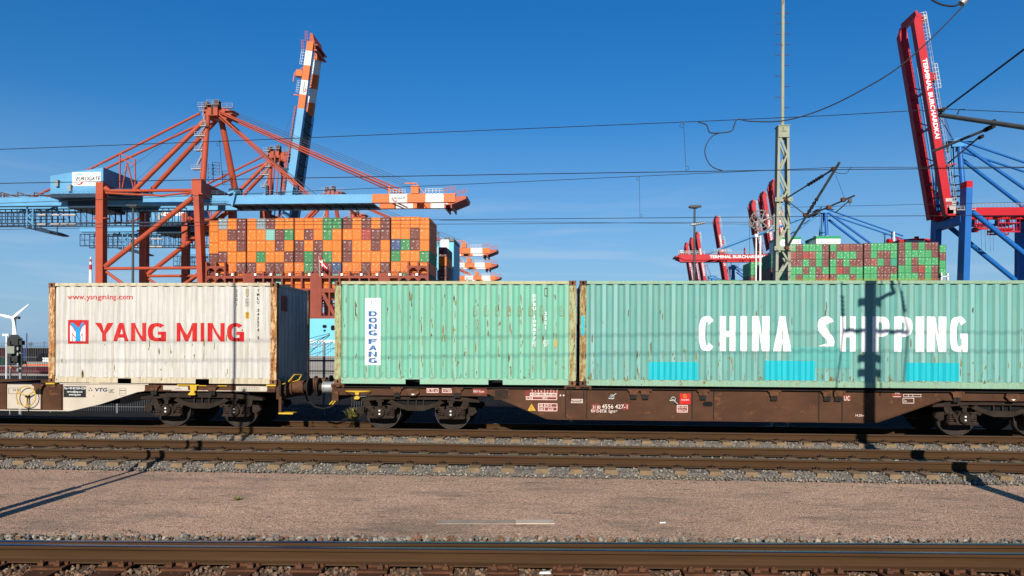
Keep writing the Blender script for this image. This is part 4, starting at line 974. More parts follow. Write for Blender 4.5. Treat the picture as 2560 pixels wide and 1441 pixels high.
# --- first (cream) wagon
X1a = PY(703, 985, YS).x; X0a = X1a - 19.1
w1 = thing('freight_wagon', (X1a, YT, 0), 'cream bogie flat wagon with yellow brake wheel carrying the white container', 'freight wagon')
pa = [(px(158), 1.10), (px(158), .42), (px(176), .42), (px(250), .60), (px(345), .93), (px(362), .955), (px(362), 1.10)]
for yy, s in ((YS, 1), (2*YT-YS, -1)):
    m = MB(); m.prism(pa, yy, yy+s*.015); part(w1, 'side_sill', m, M['sill_white'])
    m = MB(); m.box(px(18), px(101), yy, yy+s*.015, .45, 1.08); part(w1, 'side_sill', m, M['sill_white'])
    m = MB(); m.box(px(-900), px(18), yy+s*.01, yy+s*.03, .42, 1.1); m.box(px(101), px(158), yy+s*.01, yy+s*.03, .42, 1.1)
    for u in (16, 104, 154): m.box(px(u)-.012, px(u)+.012, yy-s*.02, yy+s*.01, .42, 1.1)
    part(w1, 'brown_sill_panel', m, M['sill_brown'])
    m = MB(); m.box(px(362), X1a-.15, yy, yy+s*.02, .955, 1.10); m.box(px(362), X1a-.15, yy-s*.03, yy+s*.04, .94, .955); part(w1, 'end_sill_plate', m, M['sill_brown'])
    m = MB(); m.box(px(150), px(372), yy-s*.02, yy+s*.02, 1.10, 1.125); m.box(px(-900), px(175), yy-s*.03, yy+s*.015, .40, .42)
    for (xa, za), (xb, zb) in zip(pa[2:5], pa[3:6]): m.bar((xa, yy-s*.0, za-.01), (xb, yy-s*.0, zb-.01), .06, .018)
    m.box(px(408), px(470), yy-s*.006, yy-s*.001, .975, 1.085); m.box(px(590), px(668), yy-s*.006, yy-s*.001, .975, 1.085); m.box(px(430), px(668), yy-s*.03, yy-s*.004, .956, .972)
    part(w1, 'cream_trim', m, M['sill_white'])
m = MB(); m.box(X0a, X1a-.1, YT-.2, YT+.2, .80, 1.05)
for i in range(13): m.box(X0a+.3+i*1.5, X0a+.42+i*1.5, YS+.05, 2*YT-YS-.05, .93, 1.08)
m.box(px(-900), px(170), YT-.5, YT+.5, .45, .80); m.box(px(100), px(700), YS+.02, YS+.1, 1.07, 1.10); part(w1, 'centre_sill', m, M['sill_black'])
m = MB(); m.box(X1a-.12, X1a, YS-.02, 2*YT-YS+.02, .76, 1.08); part(w1, 'headstock', m, M['sill_brown'])
buffer(w1, X1a+.16, 1, M['rust'], c1=.185, ln=.34); buffer(w1, X1a+.16, 1, M['rust'], y=YT+.875, c1=.185, ln=.34)
m = MB(); m.box(X1a-.02, X1a+.03, YS-.1, YS+.5, .86, 1.22); m.box(X1a+.14, X1a+.165, YS-.1, YS+.6, .86, 1.22); m.box(X1a+.0, X1a+.15, YS+.1, YS+.16, .9, 1.2); part(w1, 'end_plate', m, M['undermetal'])
XB2 = (PY(415.5, 1000, 17.33).x + PY(584.3, 1000, 17.33).x)/2
bogie(w1, XB2); bogie(w1, XB2-14.2)
for u in (388, 533, 100): bracket(w1, u, w_=.2)
# shunter's step, hand rail and yellow bits at the wagon end
m = MB(); x = PY(702, 1000, YS).x; m.bar((x, YS-.04, .42), (x, YS-.04, 1.06), .07, .02, (0, 1, 0)); m.bar((x-.03, YS-.03, 1.06), (x-.03, YS-.03, 1.26), .03, .03); part(w1, 'step_hanger', m, M['sill_brown'])
m = MB(); xa, xb = PY(699, 1026, YS).x, PY(735, 1026, YS).x; m.box(xa, xb, YS-.07, YS+.22, .405, .425); m.box(xa, xb, YS-.075, YS-.07, .39, .43); part(w1, 'step', m, M['yellow'])
m = MB(); q = [PY(u, v, YS+.05) for u, v in ((721, 955), (735, 938), (737, 937))]; q2 = [PY(u, v, YS+.25) for u, v in ((743, 952), (748, 949), (754, 937))]
m.path(q, .016, 8); m.path(q2, .016, 8); m.tube(q[-1], q2[-1], .012, 8); m.tube(PY(705, 961, YS+.0), q2[0], .012, 8); part(w1, 'hand_rail', m, M['yellow'])
m = MB(); m.box(PY(446, 965, YS).x, PY(500, 965, YS).x, YS-.06, YS-.02, 1.09, 1.115); m.box(PY(500, 965, YS).x, PY(570, 965, YS).x, YS-.05, YS-.02, 1.08, 1.10)
x = PY(485, 980, YS).x; m.prism([(x-.07, 1.09), (x+.11, 1.09), (x+.10, .97), (x+.05, .95), (x+.05, .91), (x+.08, .88), (x+.06, .85), (x-.10, .85), (x-.12, .88), (x-.06, .92), (x-.05, .97)], YS-.08, YS-.04); part(w1, 'brake_lever', m, M['yellow'])
m = MB(); m.box(PY(119, 965, YS).x, PY(141, 965, YS).x, YS-.07, YS+.06, Zc-.07, Zc-.036); part(w1, 'corner_support', m, M['yellow'])
m = MB(); m.box(PY(668, 965, YS).x, PY(692, 965, YS).x, YS-.07, YS+.06, Zc-.07, Zc-.036); part(w1, 'corner_support', m, M['yellow'])
m = MB(); m.box(PY(670, 975, YS).x, PY(690, 975, YS).x, YS-.03, YS+.06, Zc-.16, Zc-.071); m.box(PY(121, 975, YS).x, PY(140, 975, YS).x, YS-.02, YS+.06, Zc-.16, Zc-.071); part(w1, 'support_block', m, M['rust'])
c_ = PY(65, 991.5, YS-.12); m = MB(); m.ring((c_.x, c_.y, c_.z), .262, .0125, 36, 8)
for a in (90, 210, 330): m.tube(c_+Vector((0, .03, 0)), c_+Vector((.26*math.cos(R(a+62)), 0, .26*math.sin(R(a+62)))), .016, 8)
part(w1, 'brake_wheel', m, M['yellow'])
m = MB(); m.tube(c_+Vector((0, -.0, 0)), c_+Vector((0, .13, 0)), .03, 12); m.bar(c_+Vector((0, .06, -.02)), c_+Vector((.02, .06, -.45)), .014, .014); part(w1, 'brake_shaft', m, M['sill_black'])
m = MB(); rect_px(m, 159, 214.5, 966, 994, Yk); part(w1, 'black_plate', m, M['black'])
m = MB(); letters_px(m, 'Fax +49 40 2354-2330', 161, 214, 968, 974, Yk-.003, bold=.01); letters_px(m, 'service@vtg.com', 167.5, 206, 977, 983.5, Yk-.003, bold=.01); letters_px(m, 'www.vtg.com', 172, 201.5, 985, 991, Yk-.003, bold=.01); part(w1, 'plate_lettering', m, M['wht'])
m = MB(); letters_px(m, 'VTG', 236, 267, 970, 979.5, Yk, bold=.03, skew=.15)
for k in range(3):
    a = R(90+120*k); c_ = PY(226, 974.5, Yk)
    m.add([(c_.x+.055*math.cos(a+d)*(q), Yk, c_.z+.05*math.sin(a+d)*(q)) for d, q in ((-.35, .5), (-.45, 1.1), (.45, 1.1), (.35, .5))], [(0,1,2,3)])
part(w1, 'company_lettering', m, M['navy'])
m = MB(); letters_px(m, 'UIC', 272, 285, 973, 982.5, Yk); frame_px(m, 299, 315, 970.5, 989, Yk, .006, 0, hs=(.3, .62)); rect_px(m, 300, 314, 976, 977.5, Yk); letters_px(m, '14,20m', 438, 452, 970, 974, Yk-.003)
frame_px(m, 598, 648, 968.5, 975, Yk-.003, .006, 0, vs=(.12, .25, .37, .5, .62, .75, .87)); frame_px(m, 21, 51, 970, 985, Yk, .006, 0); letters_px(m, 'H G', 33, 48, 973, 978, Yk-.002); part(w1, 'small_markings', m, M['black'])

# ------------------------------------------------------------------ overhead line masts
def lattice_mast(X, Y, base, zt, label, wb=.40, wt=.24, d=.30):
    r = thing('catenary_mast', (X, Y, base), label, 'mast')
    def hw(z): t = (z-base)/(zt-base); return (wb+(wt-wb)*t)/2
    m = MB()
    for s in (-1, 1): m.bar((X+s*hw(base), Y, base), (X+s*hw(zt), Y, zt), d, .085, (1, 0, 0), w1=d*.8, h1=.07)
    part(r, 'mast_chord', m, M['mast'])
    m = MB(); z = base+.3; s = 1; st = .52
    while z+st < zt-.3:
        for yy in (-.4*d, .4*d): m.bar((X-s*(hw(z)-.03), Y+yy, z), (X+s*(hw(z+st)-.03), Y+yy, z+st), .012, .055, (1, 0, 0))
        z += st; s = -s
    part(r, 'lattice_bar', m, M['mast'])
    m = MB(); m.box(X-hw(zt)-.03, X+hw(zt)+.03, Y-.15, Y+.15, zt-.34, zt-.01); m.box(X-hw(zt)-.05, X+hw(zt)+.05, Y-.17, Y+.17, zt-.01, zt+.012); part(r, 'mast_head', m, M['mast'])
    m = MB()
    for x, z in ((-.03, .17), (.03, .17)): m.tube((X+x, Y-.155, zt-z), (X+x, Y-.151, zt-z), .017, 10)
    for x in (-.09, .09):
        for z in (.06, .17, .28): m.tube((X+x, Y-.155, zt-z), (X+x, Y-.151, zt-z), .008, 6)
    part(r, 'bolt_hole', m, M['dark'])
    m = MB(); m.box(X-.35, X+.35, Y-.35, Y+.35, base-.3, base+.12); part(r, 'footing', m, M['slab'])
    return r, hw
YM1 = 21.0; pm = PY(1956, 318, YM1); XM = pm.x
mast, hw = lattice_mast(XM, YM1, GZ, pm.z, 'grey-green lattice mast with a tall pegged pole on top, rising behind the teal container', wb=.47, wt=.25)
zt = pm.z; m = MB(); m.tube((XM, YM1, zt), (XM, YM1, zt+3.9), .05, 14); m.tube((XM, YM1, zt+3.9), (XM, YM1, zt+4.6), .04, 12); m.tube((XM, YM1, zt+3.88), (XM, YM1, zt+3.95), .055, 12); part(mast, 'top_pole', m, M['mast'])
m = MB()
for v, a, b in ((34, 1, 1), (60, 1, 1), (86, 1, 1), (112, 1, 1), (138, 1, 1), (164.5, 0, 1), (190.5, 1, 0), (217, 0, 1), (243, 1, 0), (269, 0, 1), (294, 1, 0)):
    z = PY(1953, v, YM1).z
    if a: m.tube((XM-.22, YM1, z), (XM, YM1, z), .009, 6)
    if b: m.tube((XM, YM1, z), (XM+.205, YM1, z), .009, 6)
part(mast, 'step_peg', m, M['rust'])
def clampbar(u, v, w_=.55, h=.12):
    c_ = PY(u, v, YM1-.2); m = MB(); m.box(c_.x-w_/2, c_.x+w_/2, c_.y, c_.y+.03, c_.z-h/2, c_.z+h/2)
    for s in (-1, 1): m.tube((c_.x+s*w_*.42, c_.y-.03, c_.z), (c_.x+s*w_*.42, c_.y+.5, c_.z), .012, 6)
    part(mast, 'bracket_plate', m, M['mast'])
clampbar(1960, 499, .50); clampbar(1961, 621, .56)
# its cantilever (reaches forward over the wagon track)
def P3(u, v, Y): return PY(u, v, Y)
def insulator(m, a, b, r=.06, n=5, mi=0):
    a, b = Vector(a), Vector(b); d = (b-a)
    m.tube(a, b, r*.45, 10, mi=mi)
    for i in range(n):
        t = (i+.5)/n; c_ = a+d*t; e_ = d.normalized()*(d.length/n*.22); m.tube(c_-e_, c_+e_, r, 14, r1=r*.75, mi=mi)
cant = thing('cantilever', tuple(P3(1962, 497, 20.75)), 'grey tube cantilever with insulators bracing from the lattice mast over the wagons', 'cantilever')
A0 = P3(1963, 498, 20.8); B0 = P3(1966, 621, 20.8); TOP = P3(2084, 423, 18.9); TIP = P3(2099, 406, 18.65)
m = MB(); m.tube(B0, B0.lerp(TIP, .53), .032, 12); m.tube(B0.lerp(TIP, .60), TIP, .034, 14); part(cant, 'main_tube', m, M['tubeal'])
m = MB(); insulator(m, B0.lerp(TIP, .44), B0.lerp(TIP, .62), .055, 4); part(cant, 'insulator', m, M['insul'])
m = MB(); m.tube(A0, A0.lerp(TOP, .50), .022, 10); m.tube(A0.lerp(TOP, .8), TOP, .026, 10); part(cant, 'top_tie', m, M['tubeal'])
m = MB(); insulator(m, A0.lerp(TOP, .49), A0.lerp(TOP, .81), .05, 6); part(cant, 'insulator', m, M['insul'])
J = P3(2013, 538, 19.95)
m = MB(); m.tube(A0+Vector((.03, 0, -.03)), P3(2008, 533, 20.0), .015, 8); part(cant, 'diagonal_stay', m, M['tubeal'])
ST = P3(2137, 489, 18.4); m = MB(); m.tube(P3(2018, 541, 19.9), ST, .022, 10); m.tube(P3(2020, 543, 19.9), P3(2046, 533, 19.5), .035, 10); part(cant, 'steady_tube', m, M['tubeal'])
m = MB(); m.tube(P3(2089, 532, 18.9), P3(2122, 503, 18.5), .014, 8); m.tube(P3(2128, 494, 18.45), P3(2124, 512, 18.45), .016, 6); m.box(*(lambda c_: (c_.x-.04, c_.x+.04, c_.y-.03, c_.y+.03, c_.z-.05, c_.z+.03))(P3(2125, 502, 18.45))); part(cant, 'steady_arm', m, M['tubeal'])
m = MB(); m.tube(P3(2089, 436, 18.9), P3(2112, 499, 18.6), .005, 5); part(cant, 'stay_wire', m, M['wire'])
m = MB()
for c_ in (TOP, A0, B0+Vector((0, -.05, 0)), J, P3(2108, 500, 18.6), P3(2072, 519, 18.9)): m.box(c_.x-.045, c_.x+.045, c_.y-.05, c_.y+.05, c_.z-.05, c_.z+.05); m.tube(c_+Vector((-.07, 0, .03)), c_+Vector((.07, 0, -.02)), .02, 6)
part(cant, 'clamp', m, M['rust'])
# tension wheel on the left of that mast
wc = P3(1903, 553, 20.9); tw = thing('tensioning_wheel', tuple(wc), 'spoked grey toothed tensioning wheel hung on the left of the lattice mast', 'tension wheel')
m = MB(); m.ring(wc, .305, .016, 36, 6); m.ring(wc, .20, .012, 26, 6)
for i in range(36): a = 2*math.pi*i/36; m.box(wc.x+.325*math.cos(a)-.011, wc.x+.325*math.cos(a)+.011, wc.y-.02, wc.y+.02, wc.z+.325*math.sin(a)-.011, wc.z+.325*math.sin(a)+.011)
for i in range(6): a = R(60*i+12); m.bar(wc, wc+Vector((.3*math.cos(a), 0, .3*math.sin(a))), .03, .03, (0, 1, 0))
m.tube(wc-Vector((0, .06, 0)), wc+Vector((0, .06, 0)), .06, 14); part(tw, 'wheel', m, M['wheelgrey'])
m = MB(); w2c = P3(1886, 556, 20.8); m.ring(w2c, .15, .012, 24, 6)
for i in range(24): a = 2*math.pi*i/24; m.box(w2c.x+.165*math.cos(a)-.01, w2c.x+.165*math.cos(a)+.01, w2c.y-.02, w2c.y+.02, w2c.z+.165*math.sin(a)-.01, w2c.z+.165*math.sin(a)+.01)
for i in range(3): a = R(120*i); m.bar(w2c, w2c+Vector((.15*math.cos(a), 0, .15*math.sin(a))), .02, .02, (0, 1, 0))
part(tw, 'small_wheel', m, M['wheelgrey'])
m = MB(); m.path([P3(1937, 540, 20.9), P3(1905, 553, 20.85), P3(1885, 556, 20.8)], .022, 8); m.path([P3(1938, 576, 20.9), P3(1917, 583, 20.9), P3(1936, 562, 20.9)], .014, 6); m.tube(P3(1935, 535, 20.9), P3(1935, 580, 20.9), .016, 6); part(tw, 'wheel_bracket', m, M['greylight'])
m = MB(); m.tube(P3(1874, 565, 20.8), P3(1874, 860, 20.8), .006, 5); m.tube(P3(1886, 573, 20.8), P3(1886, 860, 20.8), .006, 5); m.tube(P3(1881, 760, 20.8), P3(1881, 860, 20.8), .12, 12); part(tw, 'weight_rope', m, M['wire'])
# white flag poles far behind
for u, v, r_, lab in ((1890.5, 594, .12, 'thin white pole with a small lamp head, left of the thicker pole by the mast'), (1901, 590, .18, 'thicker plain white pole standing just left of the lattice mast')):
    c_ = PY(u, v, 110); g = MB(); g.tube((c_.x, 110, GZ), (c_.x, 110, c_.z), r_, 12, r1=r_*.8)
    if r_ < .15: g.tube((c_.x, 110, c_.z), (c_.x, 110, c_.z+.5), .25, 10, r1=.35)
    solo('white_pole', g, M['white'], lab, 'pole', 'white poles by the lattice mast', org=(c_.x, 110, GZ))
# street lamps
def lamp(u, v, Y, lab, arm):
    c_ = PY(u, v, Y); k = Y/60.; r = thing('street_lamp', (c_.x, Y, GZ), lab, 'street lamp')
    m = MB(); m.tube((c_.x, Y, GZ), (c_.x, Y, c_.z), .13*k, 12, r1=.08*k); part(r, 'post', m, M['pole'])
    m = MB(); m.prism([(c_.x-arm*.35*k, c_.z+.02), (c_.x+arm*.55*k, c_.z+.10*k), (c_.x+arm*.5*k, c_.z+.22*k), (c_.x-arm*.4*k, c_.z+.22*k), (c_.x-arm*.5*k, c_.z+.14*k)], Y-.28*k, Y+.28*k); part(r, 'lamp_head', m, M['pole'])
    m = MB(); m.box(c_.x-.2*k, c_.x+.25*k, Y-.2*k, Y+.2*k, c_.z-.02, c_.z+.015*k); part(r, 'lamp_lens', m, M['pole'])
lamp(1736.5, 521, 62, 'tall grey street lamp with a flat head in front of the red crane booms', 1)
lamp(333, 519, 58, 'tall grey street lamp standing before the left crane legs', -1)

# right-hand mast just outside the frame; its cantilever tubes come into the picture
XR, YR_ = 7.60, 10.25
m = MB(); m.box(XR-.14, XR+.14, YR_-.13, YR_+.13, GZ, 7.7); mr_ = thing('catenary_mast', (XR, YR_, GZ), 'steel mast standing right beside the photo edge, casting the broad shadow on the teal container', 'mast'); part(mr_, 'mast_post', m, M['mast'])
m = MB()
for z in (6.45, 5.1, 4.75): m.box(XR-.28, XR+.28, YR_+.13, YR_+.17, z-.09, z+.09)
m.box(XR-.3, XR+.3, YR_-.3, YR_+.3, GZ, GZ+.25); part(mr_, 'bracket_plate', m, M['mast'])
m = MB(); m.bar((XR-.62, YR_+.2, 5.75), (XR+.9, YR_+.2, 5.72), .07, .07); part(mr_, 'cross_arm', m, M['tubeal'])
m = MB(); m.path([Vector((XR-.68, YR_+.2, 6.9)), Vector((XR-.62, YR_+.2, 5.75)), Vector((XR-.80, YR_+.2, 4.3))], .02, 8); insulator(m, (XR-.655, YR_+.2, 6.6), (XR-.63, YR_+.2, 6.1), .06, 5)
m.path([Vector((XR+.55, YR_+.2, 7.4)), Vector((XR+.88, YR_+.2, 5.75)), Vector((XR+.80, YR_+.2, 4.5))], .018, 8); insulator(m, (XR+.72, YR_+.2, 6.7), (XR+.82, YR_+.2, 6.2), .055, 5); m.path([Vector((XR+.25, YR_+.2, 7)), Vector((XR+.25, YR_+.2, 4.2))], .018, 6)
part(mr_, 'feeder_cable', m, M['wire'])
ce = P3(2349, 288, 14.3); cant2 = thing('cantilever', tuple(ce), 'thick dark tube cantilever overlapping the base of the huge raised red boom', 'cantilever')
q0 = P3(2600, 325, 12.3)
m = MB(); m.tube(ce, q0, .042, 16); m.tube(q0, Vector((XR+.0, YR_+.13, 6.45)), .042, 12); part(cant2, 'main_tube', m, M['tubeal'])
m = MB(); m.tube(P3(2332, 379, 14.4), P3(2461, 326, 13.6), .026, 12); m.tube(P3(2461, 326, 13.6), P3(2478, 317, 13.5), .036, 10); part(cant2, 'steady_tube', m, M['tubeal'])
m = MB(); m.tube(P3(2370, 409, 14.2), P3(2452, 340, 13.6), .016, 8); part(cant2, 'steady_arm', m, M['tubeal'])
m = MB()
for u, v, Y, s in ((2356, 276, 14.2, .05), (2482, 305, 13.3, .045), (2468, 323, 13.5, .055), (2452, 343, 13.6, .045), (2335, 377, 14.4, .035), (2480, 318, 13.4, .05)):
    c_ = P3(u, v, Y); m.tube(c_-Vector((s, .0, s*.6)), c_+Vector((s, 0, s*.6)), s*.55, 8); m.tube(c_-Vector((0, s, 0)), c_+Vector((0, s, 0)), s*.8, 8)
m.path([P3(2393, 287, 14.0), P3(2398, 275, 14.0), P3(2412, 274, 13.9)], .01, 6); m.tube(P3(2478, 322, 13.5), P3(2484, 306, 13.3), .02, 6); part(cant2, 'clamp', m, M['sill_black'])
m = MB(); m.path([P3(2366, 270, 14.2), P3(2560, 124, 12.6), P3(2900, -140, 11)], .018, 8); part(cant2, 'tie_rod', m, M['wire'])
m = MB(); m.path([P3(2350, 297, 14.2), P3(2380, 345, 14.2)], .006, 5); part(cant2, 'stay_wire', m, M['wire'])
# left posts outside the frame: only their shadows reach the picture
for X, Y, z, r_, lab in ((-8.12, 9.1, 8.6, .044, 'slim tall post beside the left photo edge, its shadow falls across the white container'), (-7.84, 8.75, 5.0, .062, 'short thick post beside the left photo edge, its shadow crosses the middle track')):
    g = MB(); g.tube((X, Y, GZ), (X, Y, z), r_, 12, r1=r_*.8); g.tube((X, Y, GZ), (X, Y, GZ+1.1), r_*1.8, 12); solo('post', g, M['pole'], lab, 'post', org=(X, Y, GZ))

# ------------------------------------------------------------------ wires
def wire(pts, r, lab, cat='overhead wire', sub=None, name='overhead_wire'):
    m = MB(); q = [P3(*p) if len(p) == 3 and p[0] > 40 or (len(p) == 3 and p[0] <= 40 and p[1] > 60) else Vector(p) for p in pts]
    m.path(q, r, 5); return solo(name, m, M['wire'], lab, cat)
YA, YB = 14.3, 18.4
wire([(-300, 384, YA), (0, 374, YA), (600, 352, YA), (1200, 327, YA), (1750, 304, YA), (2060, 290, YA), (2360, 273, YA), (2560, 282, YA), (2900, 292, YA)], .0075, 'uppermost long wire, dipping slightly, hung from the thick cantilever at top right')
wire([(-300, 463, YA), (0, 459, YA), (1300, 436, YA), (1955, 426, YA), (2560, 420, YA), (2900, 416, YA)], .0085, 'long straight contact wire crossing the left crane legs and the boom bases')
wire([(-300, 520, YB), (0, 509, YB), (620, 485, YB), (1300, 455, YB), (1600, 441, YB), (2086, 419, YB), (2560, 418, YB), (2900, 426, YB)], .0075, 'rising wire clamped to the top of the lattice mast cantilever')
wire([(-300, 568, YB), (0, 565, YB), (500, 556, YB), (1300, 548, YB), (1880, 543, YB), (2100, 541, YB), (2560, 539, YB), (2900, 538, YB)], .0085, 'low contact wire passing across the orange container stack and behind the mast')
wire([(-300, 580, 20.8), (600, 563, 20.8), (1300, 560, 20.8), (1760, 556, 20.8), (1886, 556, 20.8)], .007, 'lowest wire, ending at the toothed wheel beside the lattice mast')
wire([(1100, 551, 20.8), (1300, 555, 20.8), (1760, 560, 20.8), (1884, 561, 20.8)], .006, 'thin second wire running close above the lowest one into the toothed wheel')
wire([(1965, 519, 20.9), (2100, 516, 20.9), (2560, 506, 20.9), (2900, 500, 20.9)], .006, 'short thin wire leaving the lattice mast to the right')
def dropper(u0, v0, u1, v1, Y, lab):
    m = MB(); a, b = P3(u0, v0, Y), P3(u1, v1, Y); m.tube(a, b, .0045, 5)
    m.path([a+Vector((-.05, 0, -.02)), a+Vector((-.08, 0, -.06)), a+Vector((-.04, 0, -.10)), a+Vector((0, 0, -.08))], .0035, 4); m.path([b+Vector((0, 0, .09)), b+Vector((.05, 0, .08)), b+Vector((.06, 0, .03)), b], .0035, 4); m.box(a.x-.015, a.x+.015, a.y-.012, a.y+.012, a.z-.02, a.z+.02)
    solo('dropper_wire', m, M['wire'], lab, 'dropper')
dropper(1709, 308, 1715, 427, YA, 'thin vertical dropper between the two upper wires, left of the hanging loop cable')
dropper(1598, 442, 1600, 545, YB, 'thin vertical dropper under the rising wire, mid sky between crane and lamp')
dropper(549, 354, 556, 449, YA, 'thin vertical dropper in front of the left crane tower')
def bez(pts, n=10):
    o_ = []
    for i in range(len(pts)-1):
        p0 = Vector(pts[max(0, i-1)]); p1 = Vector(pts[i]); p2 = Vector(pts[i+1]); p3 = Vector(pts[min(len(pts)-1, i+2)])
        for k in range(n):
            t = k/n; o_.append(.5*((2*p1)+(-p0+p2)*t+(2*p0-5*p1+4*p2-p3)*t*t+(-p0+3*p1-3*p2+p3)*t**3))
    o_.append(Vector(pts[-1])); return o_
m = MB(); m.path(bez([P3(u, v, Y) for u, v, Y in ((2600, -320, 12.6), (2500, -110, 12.8), (2405, 18, 13), (2260, 158, 13.3), (2150, 228, 13.6), (2050, 276, 13.9), (1960, 302, 14.1), (1880, 304, 14.25), (1845, 299, 14.3), (1836, 312, 14.3), (1828, 328, 14.3), (1796, 333, 14.3), (1774, 331, 14.3), (1766, 313, 14.3), (1745, 306, 14.3))]), .012, 6)
solo('jumper_cable', m, M['wire'], 'thick black cable sagging from the top right corner to the uppermost wire', 'cable')
m = MB(); m.path(bez([P3(u, v, 14.3) for u, v in ((1798, 334), (1782, 340), (1768, 358), (1762, 380), (1770, 405), (1785, 420), (1806, 427))]), .010, 6); solo('jumper_cable', m, M['wire'], 'short black loop of cable hanging below the sagging one to the contact wire', 'cable')
m = MB(); m.path(bez([P3(u, v, 13) for u, v in ((2290, -30), (2340, 6), (2380, 16), (2402, 8))]), .016, 6); solo('jumper_cable', m, M['wire'], 'short curved cable touching the top edge beside the grey insulator', 'cable')
m = MB(); m.tube(P3(2403, 10, 13), P3(2424, -12, 13), .06, 10, r1=.075); solo('insulator', m, M['greylight'], 'pale grey insulator cut by the top edge of the photo', 'insulator')
m = MB(); m.path(bez([P3(u, v, 18.7) for u, v in ((2086, 430), (2100, 434), (2118, 433), (2122, 424), (2132, 418))]), .008, 6); solo('jumper_cable', m, M['wire'], 'small jumper cable from the cantilever top to the nearby wire', 'cable')
m = MB(); c_ = P3(1740, 561, 20.8); insulator(m, c_, P3(1762, 557, 20.8), .05, 5); m.tube(P3(1727, 562, 20.8), c_, .03, 8); solo('insulator', m, M['greylight'], 'pale insulator on the lowest wire just right of the street lamp', 'insulator')
# wires over the foreground track, above the frame
for z, r_, y0, y1, lab in ((7.35, .010, 6.5, 6.9, 'upper feeder wire above the frame over the foreground track'), (6.95, .011, 6.3, 6.8, 'lower feeder wire above the frame over the foreground track')):
    m = MB(); m.path([Vector((-30, y0, z-.25)), Vector((-8, y0+.1, z-.1)), Vector((6, y1, z)), Vector((30, y1, z+.1))], r_, 5); solo('overhead_wire', m, M['wire'], lab, 'overhead wire')

# ------------------------------------------------------------------ separate pieces become parts of their own
def explode(o, gap):
    me = o.data; n = len(me.vertices); par = list(range(n))
    def find(a):
        while par[a] != a: par[a] = par[par[a]]; a = par[a]
        return a
    for p in me.polygons:
        vs = p.vertices; a = find(vs[0])
        for b in vs[1:]: par[find(b)] = a
    isl = {}
    for i, v in enumerate(me.vertices):
        k = find(i); b = isl.setdefault(k, [list(v.co), list(v.co)])
        for j in range(3): b[0][j] = min(b[0][j], v.co[j]); b[1][j] = max(b[1][j], v.co[j])
    ks = sorted(isl, key=lambda k: isl[k][0][0]); g_ = {k: k for k in ks}
    def gf(k):
        while g_[k] != k: k = g_[k]
        return k
    for i, a in enumerate(ks):
        for b in ks[i+1:]:
            if isl[b][0][0] > isl[a][1][0]+gap: break
            if all(isl[a][0][j]-gap <= isl[b][1][j] and isl[b][0][j]-gap <= isl[a][1][j] for j in range(3)): g_[gf(b)] = gf(a)
    groups = sorted({gf(k) for k in ks})
    if len(groups) < 2: return
    owner = [gf(find(p.vertices[0])) for p in me.polygons]; made = []
    for gk in groups:
        fs = [p for p, w_ in zip(me.polygons, owner) if w_ == gk]; idx = {}; vv = []; ff = []
        for p in fs:
            t = []
            for i in p.vertices:
                if i not in idx: idx[i] = len(vv); vv.append(tuple(me.vertices[i].co))
                t.append(idx[i])
            ff.append(tuple(t))
        m2 = bpy.data.meshes.new(me.name); m2.from_pydata(vv, [], ff)
        for mt in me.materials: m2.materials.append(mt)
        m2.polygons.foreach_set('material_index', [p.material_index for p in fs]); m2.polygons.foreach_set('use_smooth', [p.use_smooth for p in fs]); m2.update()
        made.append(m2)
    base = o.name.split('.')[0]; o.data = made[0]
    for m2 in made[1:]:
        c2 = bpy.data.objects.new(base, m2); col.objects.link(c2); c2.parent = o.parent; c2.location = o.location
def walk(o):
    for c_ in list(o.children):
        yield c_; yield from walk(c_)
def explode_in(root, spec):
    for o in [q for q in walk(root) if q.type == 'MESH' and q.name.split('.')[0] in spec]: explode(o, spec[o.name.split('.')[0]])

